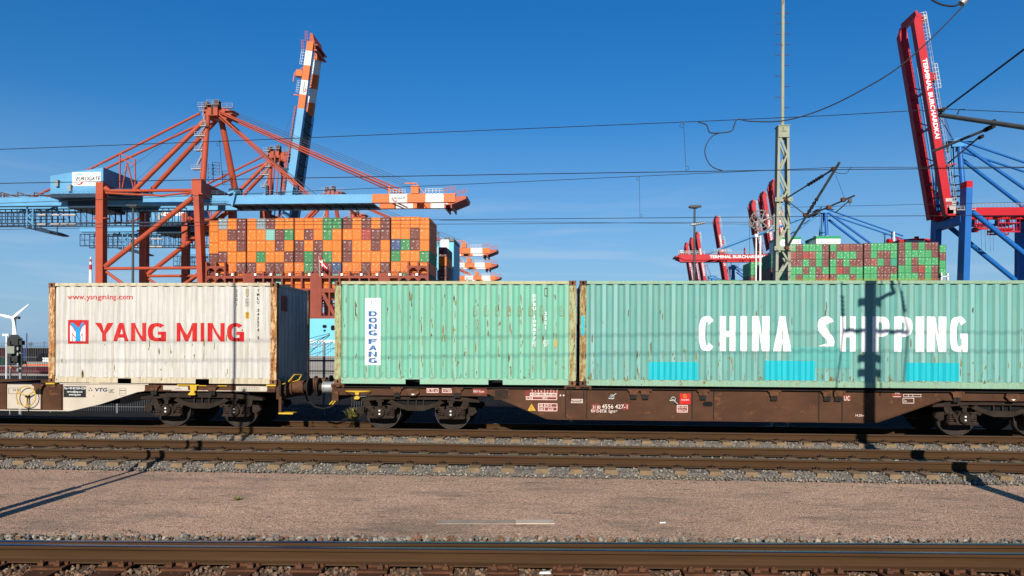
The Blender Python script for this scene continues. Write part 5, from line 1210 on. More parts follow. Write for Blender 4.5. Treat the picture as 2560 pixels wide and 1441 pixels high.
# ------------------------------------------------------------------ pale-blue / red-orange gantry cranes
def rail_fence(m, p0, p1, h=1.1, n=8, r=.035, mi=None):
    p0, p1 = Vector(p0), Vector(p1)
    for k in (h, h*.5): m.tube(p0+Vector((0, 0, k)), p1+Vector((0, 0, k)), r, 4, mi=mi, cap=False)
    for i in range(n+1):
        q = p0.lerp(p1, i/n); m.tube(q, q+Vector((0, 0, h)), r, 4, mi=mi, cap=False)
Yn, Yf, Yc = 183., 203., 193.
def A(u, v, Y=Yn): return PY(u, v, Y)
ax = A(254, 600).x                       # landside leg
crA = thing('gantry_crane', (ax, Yn, GZ), 'nearest red-orange and pale blue container crane, its boom lowered over the orange container stack', 'container crane', 'pale blue gantry cranes on the quay')
def crane_base(r):
    O = M['orange_c']
    zt1 = A(258, 458).z; zt2 = A(495, 449).z
    xa0, xa1 = A(245, 500).x, A(263, 500).x
    for Y in (Yn, Yf):
        m = MB(); m.box(xa0, xa1, Y-1.0, Y+1.0, GZ, zt1); m.box(xa0-.9, xa1+.9, Y-.9, Y+.9, A(255, 546).z-.25, A(255, 546).z+.05); part(r, 'leg', m, O)
        m = MB(); p0 = A(505, 712); p1 = A(496, 487); d = (p1-p0); b = p0 + d*((GZ-p0.z)/d.z)
        m.bar((b.x, Y, GZ), (p1.x, Y, p1.z), 1.5, 2.0, (0, 1, 0), w1=1.5, h1=2.8); m.box(A(483, 470).x, A(507, 470).x, Y-.9, Y+.9, p1.z, zt2); m.box(A(479, 487).x, A(511, 487).x, Y-1.1, Y+1.1, p1.z-.15, p1.z+.15)
        part(r, 'leg', m, O)
        m = MB(); q = lambda u, v: Vector((A(u, v).x, Y, A(u, v).z))
        m.tube(q(264, 478), q(484, 476), .42, 12); m.tube(q(264, 472), q(275, 477), .9, 10, r1=.45); m.path([q(264, 483), q(405, 490), q(484, 480)], .28, 8); part(r, 'top_brace', m, O)
        m = MB(); m.tube(q(263, 667), q(482, 495), .68, 14); part(r, 'diagonal_brace', m, O)
        m = MB(); m.tube(q(263, 672), q(498, 670), .42, 12); part(r, 'lower_brace', m, O)
        m = MB(); m.tube(q(266, 680), q(382, 765), .4, 10); m.tube(q(500, 683), q(382, 765), .4, 10); part(r, 'lower_diagonal', m, O)
    m = MB(); z = A(254, 800).z
    for x in ((xa0+xa1)/2, A(506, 800).x): m.box(x-.8, x+.8, Yn-4, Yf+4, 1.2, 3.4)
    m.box((xa0+xa1)/2-.7, (xa0+xa1)/2+.7, Yn+.7, Yf-.7, zt1-2.4, zt1-.3); m.box(A(486, 470).x, A(505, 470).x, Yn+.9, Yf-.9, zt2-4.2, zt2-.5)
    part(r, 'portal_beam', m, O)
    # girders (rear part) and machinery house
    za, zb = A(930, 487, 189).z, A(930, 508.5, 189).z
    x0 = A(-56, 500, 189).x; xh = A(567, 500, 189).x
    B = M['blue_c']
    for Y in (189, 197):
        m = MB(); m.box(x0, xh, Y-.75, Y+.75, zb, za); m.box(x0, xh, Y-.95, Y+.95, zb-.12, zb+.12); part(r, 'rear_girder', m, B)
        m = MB(); rail_fence(m, (x0, Y-1.3 if Y < 193 else Y+1.3, za), (xh, Y-1.3 if Y < 193 else Y+1.3, za), n=34); part(r, 'walkway_rail', m, B)
    m = MB()
    for i in range(9): x = x0+(xh-x0)*i/8; m.box(x-.3, x+.3, 189, 197, za-1.0, za-.3)
    part(r, 'girder_tie', m, B)
    h0, h1 = A(126, 440, 185), A(258, 419, 185); zbm = A(200, 486, 185).z
    m = MB(); m.prism([(h0.x, zbm), (h1.x, zbm), (h1.x, h1.z), (h0.x, h0.z)], 185, 201); hs_ = part(r, 'machinery_house', m, B)
    m = MB(); m.box(h0.x+.8, A(340, 490, 185).x, 184, 202, zbm-1.1, zbm-.02); m.box(A(160, 500, 186).x, A(245, 500, 186).x, 187.5, 198.5, zbm-3.2, zbm-1.1); m.box(h1.x+.2, A(352, 480, 189).x, 188, 200, zbm-.02, zbm+2.2); part(r, 'house_platform', m, M['blue_d'])  # dark blue block under the platform paints in a shadowed girder part
    m = MB(); rail_fence(m, (h0.x+1, 184.2, zbm), (h1.x+6, 184.2, zbm), n=14); rail_fence(m, (h0.x, 185.2, h0.z), (h1.x, 185.2, h1.z), n=12, r=.025); part(hs_, 'walkway_rail', m, B)
    m = MB()
    for u, v in ((141, 458), (173, 470)): c_ = A(u, v, 184.3); m.box(c_.x-.45, c_.x+.45, 184.2, 184.6, c_.z-.9, c_.z+.7); m.box(c_.x-.6, c_.x+.6, 184.1, 184.9, c_.z+.75, c_.z+.85)
    part(hs_, 'vent_box', m, M['greylight'])
    m = MB(); rect_px(m, 180.5, 252, 431, 465, 184.94); part(hs_, 'sign', m, M['wht'])
    m = MB(); letters_px(m, 'EUROGATE', 190, 249, 442, 451.5, 184.9, skew=.25, bold=.02)
    part(hs_, 'sign_lettering', m, M['black'])
    def arc(m, a0, a1, r0, r1, taper):
        c_ = A(198, 448, 184.88); n = 16; sc_ = 13.2*185/1747
        for i in range(n):
            t0, t1 = i/n, (i+1)/n; w0 = 1-(1-taper)*t0; w1 = 1-(1-taper)*t1; a, b = R(a0+(a1-a0)*t0), R(a0+(a1-a0)*t1)
            m.add([(c_.x+sc_*rr*math.cos(aa), 184.88, c_.z+sc_*1.15*rr*math.sin(aa)) for rr, aa in ((1, a), (1, b), (1-.28*w1, b), (1-.28*w0, a))], [(0,1,2,3)])
    m = MB(); arc(m, 50, 185, 1, .7, .35); part(hs_, 'blue_arc', m, M['hullblue'])
    m = MB(); arc(m, 320, 205, 1, .7, .25); part(hs_, 'red_arc', m, M['letred'])
    # hanging maintenance truss and rear gear
    m = MB(); t0, t1 = A(-40, 529, 193), A(478, 529, 193); zl = A(200, 562, 193).z
    for Y in (190.5, 195.5):
        m.bar((t0.x, Y, t0.z), (t1.x, Y, t0.z), .25, .25); m.bar((t0.x, Y, zl), (t1.x, Y, zl), .35, .35); m.bar((t0.x, Y, (t0.z+zl)/2), (A(150, 529, 193).x, Y, (t0.z+zl)/2), .2, .2)
        n = 36
        for i in range(n+1):
            x = t0.x+(t1.x-t0.x)*i/n; m.bar((x, Y, zl), (x, Y, t0.z), .16, .16)
            if i % 3 == 0 and i < n-3: m.bar((x, Y, t0.z), (x+(t1.x-t0.x)*1.4/n, Y, zl), .09, .09)
    part(r, 'festoon_truss', m, M['blue_d'])
    m = MB(); q = lambda u, v, Y=192: A(u, v, Y)
    for a, b in (((68, 522), (68, 570)), ((83, 522), (83, 572)), ((68, 545), (83, 530)), ((68, 550), (83, 562)), ((68, 536), (83, 551))): m.bar(q(*a, 188), q(*b, 188), .22, .22)
    part(r, 'ladder_frame', m, B)
    m = MB(); m.prism([(q(70, 572).x, q(70, 572).z), (q(128, 586).x, q(128, 586).z), (q(143, 586).x, q(143, 586).z), (q(143, 583).x, q(143, 583).z), (q(125, 576).x, q(125, 576).z), (q(92, 570).x, q(92, 570).z)], 189, 197)
    m.bar(q(143, 565, 189), q(143, 586, 189), .2, .2); m.bar(q(143, 565, 197), q(143, 586, 197), .2, .2); m.bar(q(84, 563, 189), q(143, 584, 189), .2, .2); part(r, 'rear_platform', m, M['blue_d'])
    m = MB()
    for u in (2, 10, 44, 86):
        m.bar(q(u, 482, 189), q(u, 506, 189), .25, .25)
    for a, b in (((2, 481), (60, 498)), ((44, 481), (100, 500)), ((86, 481), (140, 500)), ((8, 489), (38, 498)), ((0, 488), (130, 489))): m.bar(q(*a, 189), q(*b, 189), .3, .3)
    part(r, 'rear_frame', m, M['rust'])
    # white cable rollers under the girder
    m = MB()
    for u in (106, 140, 165, 181): m.tube(q(u-9, 538, 189.5), q(u+9, 538, 189.5), .28, 8); m.tube(q(u-13, 561.5, 189.5), q(u+9, 561.5, 189.5), .28, 8)
    part(r, 'cable_roller', m, M['steelwht'])
    # A-frame tower
    m = MB()
    base1 = A(507, 455, 184.5); top = A(520, 284, 191)
    m.tube(base1, top, .82, 16, r1=.7); part(r, 'tower_leg', m, O)
    m = MB(); bf = PY(590, 487, 201.5); tf = A(553, 298, 195); m.tube(bf, tf, .95, 14, r1=.8); part(r, 'tower_leg', m, O)
    m = MB(); m.tube(A(513, 300, 190), A(333, 479, 187), .66, 14); part(r, 'back_strut', m, O)
    m = MB(); m.tube(A(545, 296, 196), A(357, 500, 199), .66, 14); part(r, 'back_strut', m, O)
    m = MB(); m.tube(A(500, 284, 191), A(66, 503, 190.5), .33, 10); part(r, 'backstay', m, O)
    m = MB(); m.tube(A(512, 306, 196), A(290, 410, 196), .33, 10); m.tube(A(290, 410, 196), A(120, 492, 196), .33, 10); part(r, 'backstay', m, O)
    c_ = A(530, 272, 193)
    m = MB(); m.box(A(513, 270, 191).x, A(548, 270, 191).x, 190, 196, A(520, 292, 191).z, A(520, 272, 191).z)
    m.prism([(A(545, 268, 191).x, A(545, 268, 191).z), (A(585, 273, 191).x, A(585, 276, 191).z), (A(560, 298, 191).x, A(560, 300, 191).z), (A(530, 292, 191).x, A(530, 294, 191).z)], 191.5, 194.5)
    part(r, 'tower_head', m, O)
    m = MB()
    for u0, u1, v, Y in ((497, 516, 268, 189.5), (500, 512, 279, 189.5), (518, 548, 262, 190), (556, 583, 270, 190)):
        a, b = A(u0, v, Y), A(u1, v, Y); m.box(a.x, b.x, Y-.4, Y+.5, a.z-.06, a.z+.04); rail_fence(m, (a.x, Y-.5, a.z), (b.x, Y-.5, a.z), 1.1, max(2, int((b.x-a.x)/1.2)), .04)
    part(r, 'head_platform', m, M['steelwht']); m = MB(); m.tube(A(530, 262, 190), A(530, 286, 190), .3, 8); m.box(A(515, 256, 191).x, A(524, 256, 191).x, 190, 192, A(515, 272, 191).z, A(515, 258, 191).z); m.box(A(540, 256, 191).x, A(549, 256, 191).x, 190, 192, A(515, 272, 191).z, A(515, 254, 191).z); part(r, 'head_cabin', m, M['rust'])
    # zigzag stairs on the tower
    m = MB(); zz = [(507, 284), (515, 316), (498, 341), (511, 352), (498, 376), (509, 385), (492, 418), (503, 428), (506, 452)]
    for (u0, v0), (u1, v1) in zip(zz, zz[1:]):
        a, b = A(u0, v0, 188.5), A(u1, v1, 188.5); m.bar(a, b, .6, .09); m.bar(a+Vector((0, 0, 1)), b+Vector((0, 0, 1)), .06, .06); m.bar(a+Vector((0, -.3, .5)), b+Vector((0, -.3, .5)), .05, .05)
    for u0, u1, v in ((489, 515, 341), (489, 514, 377), (481, 507, 424), (503, 518, 316)):
        a, b = A(u0, v, 188.5), A(u1, v, 188.5); m.box(a.x, b.x, 187.8, 189.2, a.z-.12, a.z+.08); rail_fence(m, (a.x, 187.8, a.z), (b.x, 187.8, a.z), 1.1, 3, .04)
    part(r, 'zigzag_stair', m, M['steelwht'])
    m = MB()
    for u0, u1, va, vb, Y in ((520, 534, 412, 455, 192), (531, 549, 406, 438, 192), (556, 580, 428, 462, 199)):
        a, b = A(u0, vb, Y), A(u1, va, Y)
        for x in (a.x, b.x): m.tube((x, Y, a.z), (x, Y, b.z), .07, 5)
        k = 4
        for i in range(k+1): z = a.z+(b.z-a.z)*i/k; m.bar((a.x, Y, z), (b.x, Y, z), .08, .08); 
        for i in range(k): z = a.z+(b.z-a.z)*i/k; m.bar((a.x, Y, z), (b.x, Y, z+(b.z-a.z)/k), .05, .05)
    part(r, 'ladder_cage', m, M['rust'])
    m = MB()
    for a, b in (((300, 385), (300, 475)), ((338, 400), (338, 470)), ((300, 384), (338, 400)), ((318, 408), (306, 470)), ((318, 408), (334, 470)), ((302, 397), (338, 413))): m.bar(A(*a, 190), A(*b, 190), .28, .28)
    part(r, 'gallows_frame', m, O)
    m = MB(); m.tube(A(575, 480, 197), A(603, 480, 197), 1.0, 14); part(r, 'hinge_drum', m, M['blue_d'])
    m = MB()
    for a, b in (((570, 484), (588, 478)), ((588, 478), (580, 515))): m.bar(A(*a, 187.5), A(*b, 187.5), .5, .5)
    rail_fence(m, A(512, 507, 187), A(565, 507, 187), 1.1, 6, .05); m.bar(A(512, 508, 187), A(565, 508, 187), 1.2, .15); part(r, 'hinge_platform', m, B)
    return za, zb, xh
ZA, ZB, XHI = crane_base(crA)
HNG = Vector((XHI, 0, ZB+.4))
def crane_boom(r, up):
    ang = R(82.0) if up else 0
    def xf(p):
        x, z = p.x-HNG.x, p.z-HNG.z; return Vector((HNG.x+x*math.cos(ang)-z*math.sin(ang), p.y, HNG.z+x*math.sin(ang)+z*math.cos(ang)))
    def MX(): m = MB(); m.xf = xf; return m
    X = lambda u: A(u, 500, 189).x
    seg = [(567, 932, 'blue_c'), (932, 975, 'orange_b'), (975, 1019, 'white_b'), (1019, 1065, 'orange_b'), (1065, 1110, 'white_b'), (1110, 1139, 'orange_b')]
    for Y in (189, 197):
        for a, b, mt in seg:
            m = MX(); m.box(X(a), X(b), Y-.75, Y+.75, ZB, ZA)
            if a == 567: m.box(X(a), X(b), Y-.95, Y+.95, ZB-.12, ZB+.12)
            part(r, 'boom_section', m, M[mt])
        m = MX(); yy = Y-1.2 if Y < 193 else Y+1.2; rail_fence(m, (X(575), yy, ZA), (X(930), yy, ZA), n=34, r=.04); part(r, 'boom_rail', m, M['blue_c'])
    m = MX(); m.prism([(X(1110), ZB-.7), (X(1128), ZB-.7), (X(1165), ZB+.9), (X(1167), ZB+1.8), (X(1139), ZB+1.6), (X(1139), ZB-.1)], 188.6, 197.4); m.box(X(1112), X(1116), 188, 198, ZB-1.6, ZB-.5); m.box(X(1128), X(1131), 188, 198, ZB-1.6, ZB-.5); part(r, 'boom_tip', m, M['orange_c'])
    m = MX(); rail_fence(m, (X(1065), 187.8, ZA), (X(1110), 187.8, ZA), 1.2, 5, .07); rail_fence(m, (X(978), 187.8, ZA), (X(1015), 187.8, ZA), 1.1, 5, .05); part(r, 'white_rail', m, M['white_b'])
    m = MX(); rail_fence(m, (X(1110), 187.8, ZA), (X(1139), 187.8, ZA+.6), 1.2, 3, .07); rail_fence(m, (X(1139), 188.2, ZA-.8), (X(1168), 188.2, ZA-.2), 1.3, 3, .07); m.box(X(1029), X(1048), 188, 190, ZA, ZA+2.2); m.bar((X(1012), 189, ZA+3.0), (X(1040), 189, ZA+3.0), .3, .3); m.bar((X(1040), 189, ZA+3.0), (X(1062), 189, ZA), .2, .2)
    m.bar((X(973), 189, ZA), (X(973), 189, ZA+2.3), .35, .35); part(r, 'stay_bracket', m, M['orange_b'])
    m = MX()
    for u in (670, 705, 745): m.box(X(u)-.3, X(u)+.3, 188, 189, ZA, ZA+(2.6 if u != 705 else 1.0))
    for i in range(11): x = X(575+i*33); m.bar((x, 189, ZB+.2), (x+3.3, 197, ZB+.2), .3, .3); m.bar((x, 189, ZB-.1), (x, 197, ZB-.1), .4, .3)
    m.box(X(575), X(930), 190.2, 195.8, ZB+.05, ZB+.35); part(r, 'boom_tie', m, M['blue_d'])  # dark plate added between the girders to paint the boom's shaded underside
    m = MX(); xa, xb = X(980), X(1015); vs, fs = text2d('EUROGATE', .012); m.add([(xa+a*(xb-xa)*.95+.15*b, 188.2, ZB+.85+b*.55) for a, b in vs], fs); part(r, 'boom_lettering', m, M['black'])
    m = MX(); c_ = (X(990), ZB+1.1)
    for i in range(8): a, b = R(200+14*i), R(214+14*i); m.add([(c_[0]+rr*math.cos(q), 188.19, c_[1]+rr*math.sin(q)) for rr, q in ((.95, a), (.95, b), (.6, b), (.75, a))], [(0,1,2,3)])
    part(r, 'red_arc', m, M['letred'])
    m = MB(); T1 = A(545, 277, 191); T1b = A(560, 280, 195)
    if not up:
        for Yk, s in ((189, 191), (197, 195)):
            for dz in (0, -.75): m.tube(Vector((T1.x, s, T1.z+dz*.6)), Vector((X(1005), Yk, ZA+1.2+dz)), .20, 8)
            m.tube(Vector((T1.x, s, T1.z-.8)), Vector((X(766), Yk, ZA+.2)), .27, 8); m.tube(Vector((T1.x, s, T1.z-1.6)), Vector((X(758), Yk, ZA+.2)), .14, 8)
    else:
        nose = A(582, 276, 191)
        for Yk in (189.5, 196.5):
            e1 = xf(Vector((X(770), Yk, ZA+.9))); e2 = xf(Vector((X(940), Yk, ZA+1.2))); e0 = xf(Vector((X(600), Yk, ZA+1.4)))
            m.tube(Vector((nose.x-1, Yk, nose.z)), Vector((nose.x-3.5, Yk, ZA+2)), .3, 8); m.tube(Vector((nose.x-5, Yk, nose.z-1)), Vector((nose.x-6.5, Yk, ZA+2)), .3, 8); m.tube(Vector((nose.x-3.4, Yk, nose.z-1)), Vector((nose.x-5.2, Yk, ZA+2)), .2, 8)
            m.tube(e0, e2, .33, 8)
    part(r, 'forestay', m, M['orange_c'])
    m = MB()
    if not up:
        for Yk in (191, 195):
            m.tube(Vector((T1.x+3, Yk, T1.z+.4)), Vector((X(1040), Yk, ZA+3)), .05, 4); m.tube(Vector((T1.x+3, Yk, T1.z-.4)), Vector((X(1020), Yk, ZA+2.6)), .05, 4); m.tube(Vector((T1.x, Yk, T1.z-2)), Vector((X(790), Yk, ZA)), .05, 4)
        m.tube(A(500, 290, 190), A(300, 440, 187), .05, 4); m.tube(A(505, 305, 190), A(340, 452, 187), .05, 4)
    else:
        e2 = xf(Vector((X(960), 192, ZA+2.0))); e3 = xf(Vector((X(880), 192, ZA+1.0)))
        for k in range(4): m.tube(Vector((T1.x-1+k*1.0, 191.5+k, T1.z)), e2+Vector((0, k*.4, -k*2.5)), .05, 4)
        for k in range(3): m.tube(Vector((T1.x+1+k, 191.5+k, T1.z)), e3+Vector((0, k*.4, -k*3.5)), .05, 4)
        for s_ in (.35, .7): pass
    part(r, 'wire_rope', m, M['rope'])
    m = MX(); m.box(X(575), X(930), 190.1, 190.6, ZA-.3, ZA-.1); m.box(X(575), X(930), 195.4, 195.9, ZA-.3, ZA-.1); part(r, 'boom_walkway', m, M['greylight'])
explode_in(crA, {'cable_roller': .5, 'vent_box': .4, 'ladder_cage': .3, 'portal_beam': .3, 'rear_frame': 0, 'head_cabin': .05})
crane_up = copy_tree(crA); crane_up.location = crA.location + Vector((0, 43.8, 0)); crane_up['label'] = 'second red-orange and pale blue crane, its striped boom raised steeply into the sky'
crane_boom(crA, False); explode_in(crA, {'boom_tie': 1.0, 'stay_bracket': .5, 'white_rail': .5, 'top_tie': .1})
# boom of the raised one: built at the first crane's place, then handed over
tmp = thing('gantry_crane', tuple(crA.location), 'x', 'x'); crane_boom(tmp, True)
for o in kids(tmp): o.parent = crane_up
bpy.data.objects.remove(tmp)
for k, (dy, dx, lab) in enumerate(((104., 0., 'third pale blue crane, orange and white boom tip just right of the ship funnel'), (155., -4.0, 'fourth pale blue crane, its striped boom tip below the third in the row'), (218., -7.0, 'farthest pale blue crane, its boom tip only just above the green container roof'))):
    c_ = copy_tree(crA); c_.location = crA.location + Vector((dx, dy, 0)); c_['label'] = lab

# ------------------------------------------------------------------ red / cobalt cranes on the right
Rn, Rf, Rc = 245., 263., 254.
def B_(u, v, Y=Rn): return PY(u, v, Y)
crR = thing('gantry_crane', tuple(B_(2406, 870)), 'nearest cobalt blue crane, its huge lettered red boom raised above the wire clamps', 'container crane', 'red and blue gantry cranes')
crR.location.z = GZ
def rcrane_base(r):
    C = M['cobalt']; RD = M['red_c']
    p1, p0 = B_(2416, 472), B_(2408, 705); d = p1-p0; b = p0+d*((GZ-p0.z)/d.z)
    gz1, gz0 = B_(2480, 520, 250).z, B_(2480, 540, 250).z
    xL = B_(2642, 600).x
    for Y in (Rn, Rf):
        m = MB(); m.bar((b.x, Y, GZ), (p1.x, Y, p1.z), 2.0, 3.9, (0, 1, 0), w1=2.0, h1=3.7); part(r, 'leg', m, C)
        m = MB(); q = p1+d.normalized()*2.2; m.bar((p1.x, Y, p1.z), (q.x, Y, q.z), 2.0, 3.7, (0, 1, 0)); part(r, 'leg_cap', m, RD)
        m = MB(); m.box(xL-1.6, xL+1.6, Y-1, Y+1, GZ, gz1+1); part(r, 'leg', m, C)
        m = MB(); q = lambda u, v: Vector((B_(u, v).x, Y, B_(u, v).z)); e0, e1 = q(2430, 529), q(2560, 634); e2 = e0+(e1-e0)*((xL-e0.x)/(e1.x-e0.x)); m.tube(e0, e2, .85, 14); part(r, 'diagonal_brace', m, C)
        m = MB(); z = B_(2430, 707).z; m.box(p0.x, xL, Y-.7, Y+.7, z-1.2, z); part(r, 'lower_beam', m, C)
        m = MB(); c_ = q(2409, 527); m.box(c_.x-3, c_.x+3, Y-1.6, Y-1.4, c_.z-.1, c_.z+.1); rail_fence(m, (c_.x-3, Y-1.6, c_.z), (c_.x+3, Y-1.6, c_.z), 1.2, 5, .06); part(r, 'leg_platform', m, M['steelwht'])
    m = MB(); m.box(p1.x-1.4, p1.x+1.4, Rn+1, Rf-1, gz0-3, gz0-.4); m.box(xL-1.2, xL+1.2, Rn+1, Rf-1, gz0-3, gz0-.4); m.box(b.x-1.2, b.x+1.2, Rn-4, Rf+4, 1, 3.6); m.box(xL-1.2, xL+1.2, Rn-4, Rf+4, 1, 3.6); part(r, 'portal_beam', m, C)
    xh = B_(2365, 520, 250).x; xr = B_(2780, 520, 250).x
    for Y in (250, 258):
        m = MB(); m.box(xh, xr, Y-.9, Y+.9, gz0, gz1); m.box(xh, xr, Y-1.2, Y+1.2, gz0-.2, gz0+.15); part(r, 'rear_girder', m, RD)
        m = MB(); rail_fence(m, (xh+4, Y-1.4, gz1), (xr, Y-1.4, gz1), 1.2, 40, .06); part(r, 'girder_rail', m, M['steelwht'])
    m = MB()
    for i in range(10): x = xh+2+i*6.; m.box(x-.3, x+.3, 250, 258, gz0, gz0+1)
    part(r, 'girder_tie', m, RD)
    # trolley and cab slung under the girder
    m = MB(); rr = random.Random(4)
    for u0, u1, v0, v1 in ((2428, 2462, 562, 575), (2486, 2540, 560, 582)):
        a, c2 = B_(u0, v1, 252), B_(u1, v0, 252)
        for Y in (250, 256):
            m.bar((a.x, Y, a.z), (c2.x, Y, a.z), .5, .5); m.bar((a.x, Y, c2.z), (c2.x, Y, c2.z), .3, .3); n = 6
            for i in range(n+1): x = a.x+(c2.x-a.x)*i/n; m.bar((x, Y, a.z), (x, Y, gz0), .16, .16); 
        rail_fence(m, (a.x, 249.8, a.z), (c2.x, 249.8, a.z), 1.3, 8, .06)
    m.box(B_(2490, 570, 252).x, B_(2530, 570, 252).x, 251, 257, B_(2490, 577, 252).z, B_(2490, 572, 252).z); m.box(B_(2434, 570, 252).x, B_(2455, 570, 252).x, 251, 257, B_(2434, 575, 252).z, B_(2434, 570, 252).z); part(r, 'trolley', m, M['red_c'])
    m = MB(); 
    for u in (2440, 2472, 2500, 2526): c_ = B_(u, 556, 252); m.box(c_.x-1, c_.x+1, 250.5, 257, c_.z-.8, c_.z+.6)
    part(r, 'trolley_gear', m, M['cobalt_l'])
    m = MB()
    for u in (2452, 2462, 2474, 2482): m.tube(B_(u, 560, 252), B_(u+2, 628, 252), .05, 4)
    part(r, 'hoist_rope', m, M['rope'])
    # apex tower
    tp = B_(2396, 360, 251); m = MB(); m.tube(B_(2412, 528, 247), B_(2399, 368, 251), .95, 14, r1=.8); part(r, 'tower_leg', m, C)
    m = MB(); bfx = Vector((B_(2412, 528, 247).x, 261, gz1)); m.tube(bfx, B_(2384, 372, 256), .8, 12); part(r, 'tower_leg', m, C)
    m = MB(); m.box(tp.x-2.6, tp.x+2.4, 250, 258, tp.z-1.2, tp.z+.6); m.box(tp.x-4.2, tp.x+4.5, 249.5, 258.5, tp.z+.6, tp.z+.8); rail_fence(m, (tp.x-4.2, 249.5, tp.z+.8), (tp.x+4.5, 249.5, tp.z+.8), 1.3, 8, .07); m.box(tp.x-1, tp.x+2, 252, 256, tp.z+.8, tp.z+2.4); part(r, 'tower_head', m, M['cobalt_l'])
    for a, b, rr_, Y0, Y1 in (((2409, 366), (2640, 537), .55, 250, 248), ((2402, 397), (2640, 570), .62, 257, 259), ((2404, 353), (2700, 454), .38, 250, 250), ((2407, 380), (2700, 475), .38, 258, 258)):
        m = MB(); e0, e1 = B_(*a, Y0), B_(*b, Y0); e1 = e0+(e1-e0)*.98; e1.y = Y1; m.tube(e0, e1, rr_, 12); part(r, 'back_strut', m, C)
    m = MB()
    for u in (2379, 2385): m.bar(B_(u, 372, 251), B_(u+4, 500, 250), .35, .35)
    for v in (440, 462, 478, 492):
        a, c2 = B_(2378, v, 250.2), B_(2402, v, 250.2); m.box(a.x, c2.x, 249, 251, a.z-.1, a.z+.1); rail_fence(m, (a.x, 249, a.z), (c2.x, 249, a.z), 1.2, 4, .06)
    part(r, 'tower_stair', m, M['cobalt_l'])
    m = MB(); 
    for u, v in ((2372, 500), (2388, 508), (2382, 520), (2392, 530)): c_ = B_(u, v, 249.3); m.box(c_.x-1.2, c_.x+1, 249, 249.5, c_.z-.7, c_.z+.5)
    rail_fence(m, B_(2368, 520, 249), B_(2400, 520, 249), 1.4, 6, .08); m.bar(B_(2365, 505, 249), B_(2395, 492, 249), .3, .3); part(r, 'hinge_platform', m, M['steelwht'])
    return gz0, gz1, xh
RG0, RG1, RXH = rcrane_base(crR)
Ltip = (B_(2285, 30, 250)-B_(2362, 505, 250)).length*1.05
RH = Vector((RXH, 0, RG0+.5))
def rcrane_boom(r, up):
    ang = R(-80.7) if up else 0.           # boom points to -X when lowered
    def xf(p):
        x, z = p.x-RH.x, p.z-RH.z; return Vector((RH.x+x*math.cos(ang)-z*math.sin(ang), p.y, RH.z+x*math.sin(ang)+z*math.cos(ang)))
    def MX(): m = MB(); m.xf = xf; return m
    z0, z1 = RG0, RG1-.1; X = lambda s: RH.x - s*Ltip
    for Y in (250, 260.0):
        m = MX(); m.prism([(X(0), z0), (X(.965), z0), (X(1.0), z0+1.2), (X(1.0), z1), (X(0), z1)], Y-.9, Y+.9); m.box(X(0), X(.96), Y-1.25, Y+1.25, z0-.2, z0+.12); part(r, 'boom', m, M['red_c'])
        m = MX(); rail_fence(m, (X(.05), Y-1.5 if Y < 254 else Y+1.5, z1), (X(.98), Y-1.5 if Y < 254 else Y+1.5, z1), 1.3, 36, .06); part(r, 'boom_rail', m, M['steelwht'])
    m = MX(); m.box(X(.985), X(1.0), 249, 261, z0+1.0, z1); m.box(X(1.0), X(1.02), 250, 260.0, z0+1.4, z1-.4)
    for s in (.62, .44, .26, .1): m.box(X(s)-.3, X(s)+.25, 250, 260.0, z0+.6, z0+1.2); m.bar((X(s), 250, z0+.6), (X(s+.07), 260.0, z0+.6), .3, .3)
    part(r, 'boom_tie', m, M['red_c'])
    m = MX(); m.box(X(.70), X(.66), 249, 251, z1, z1+1.5); m.box(X(.52), X(.515), 249, 251, z1, z1+3.5); m.box(X(.24), X(.235), 249, 251, z1, z1+3.5); m.box(X(.99), X(.95), 249.5, 251, z1, z1+1.0); part(r, 'stay_bracket', m, M['red_c'])
    m = MX(); rail_fence(m, (X(1.0), 249, z1), (X(.86), 249, z1), 1.8, 8, .1); rail_fence(m, (X(.74), 249, z1+1.0), (X(.62), 249, z1+1.0), 1.6, 6, .1); m.box(X(.99), X(.97), 249.5, 251.5, z1+1.0, z1+2.2); part(r, 'tip_rail', m, M['white_b'])
    m = MX(); vs, fs = text2d('TERMINAL BURCHARDKAI', .03, 1.0); xa, xb = X(.775), X(.375); h_ = 1.55; zb_ = (z0+z1)/2-h_/2+.1
    m.add([(xa+a*(xb-xa), 249.05, zb_+b*h_) for a, b in vs], fs); part(r, 'boom_lettering', m, M['wht'])
    tp = B_(2396, 360, 251); m = MB()
    if up:
        for Yk in (250.5, 259.5):
            e1 = xf(Vector((X(.78), Yk, z1+1.6))); e0 = xf(Vector((X(.25), Yk, z1+1.2))); m.tube(e0, e1, .35, 8); m.tube(e0, Vector((tp.x-3, Yk, RG1+1)), .3, 8); m.tube(Vector((tp.x-3.2, Yk, tp.z)), Vector((tp.x-2.8, Yk, RG1+3)), .3, 8); m.tube(Vector((tp.x-1.6, Yk, tp.z)), Vector((tp.x-1.2, Yk, RG1+3)), .25, 8)
    else:
        for Yk, s in ((250, 251), (258, 257)):
            m.tube(Vector((tp.x-2, s, tp.z)), Vector((X(.80), Yk, z1+.4)), .50, 10); m.tube(Vector((tp.x-2, s, tp.z-1)), Vector((X(.36), Yk, z1+.4)), .36, 8)
    part(r, 'forestay', m, M['cobalt_l'])
    m = MB()
    if up:
        for k in range(4): m.tube(Vector((tp.x-1+k*.5, 252+k, tp.z+.8)), xf(Vector((X(.52+.1*(k % 2)), 252+k, z1+3.4))), .07, 4)
    part(r, 'wire_rope', m, M['rope']) if m.v else None
explode_in(crR, {'trolley': .6, 'trolley_gear': .5, 'portal_beam': .3, 'hoist_rope': .2, 'lower_beam': .2, 'tower_stair': .3})
cR_up = []
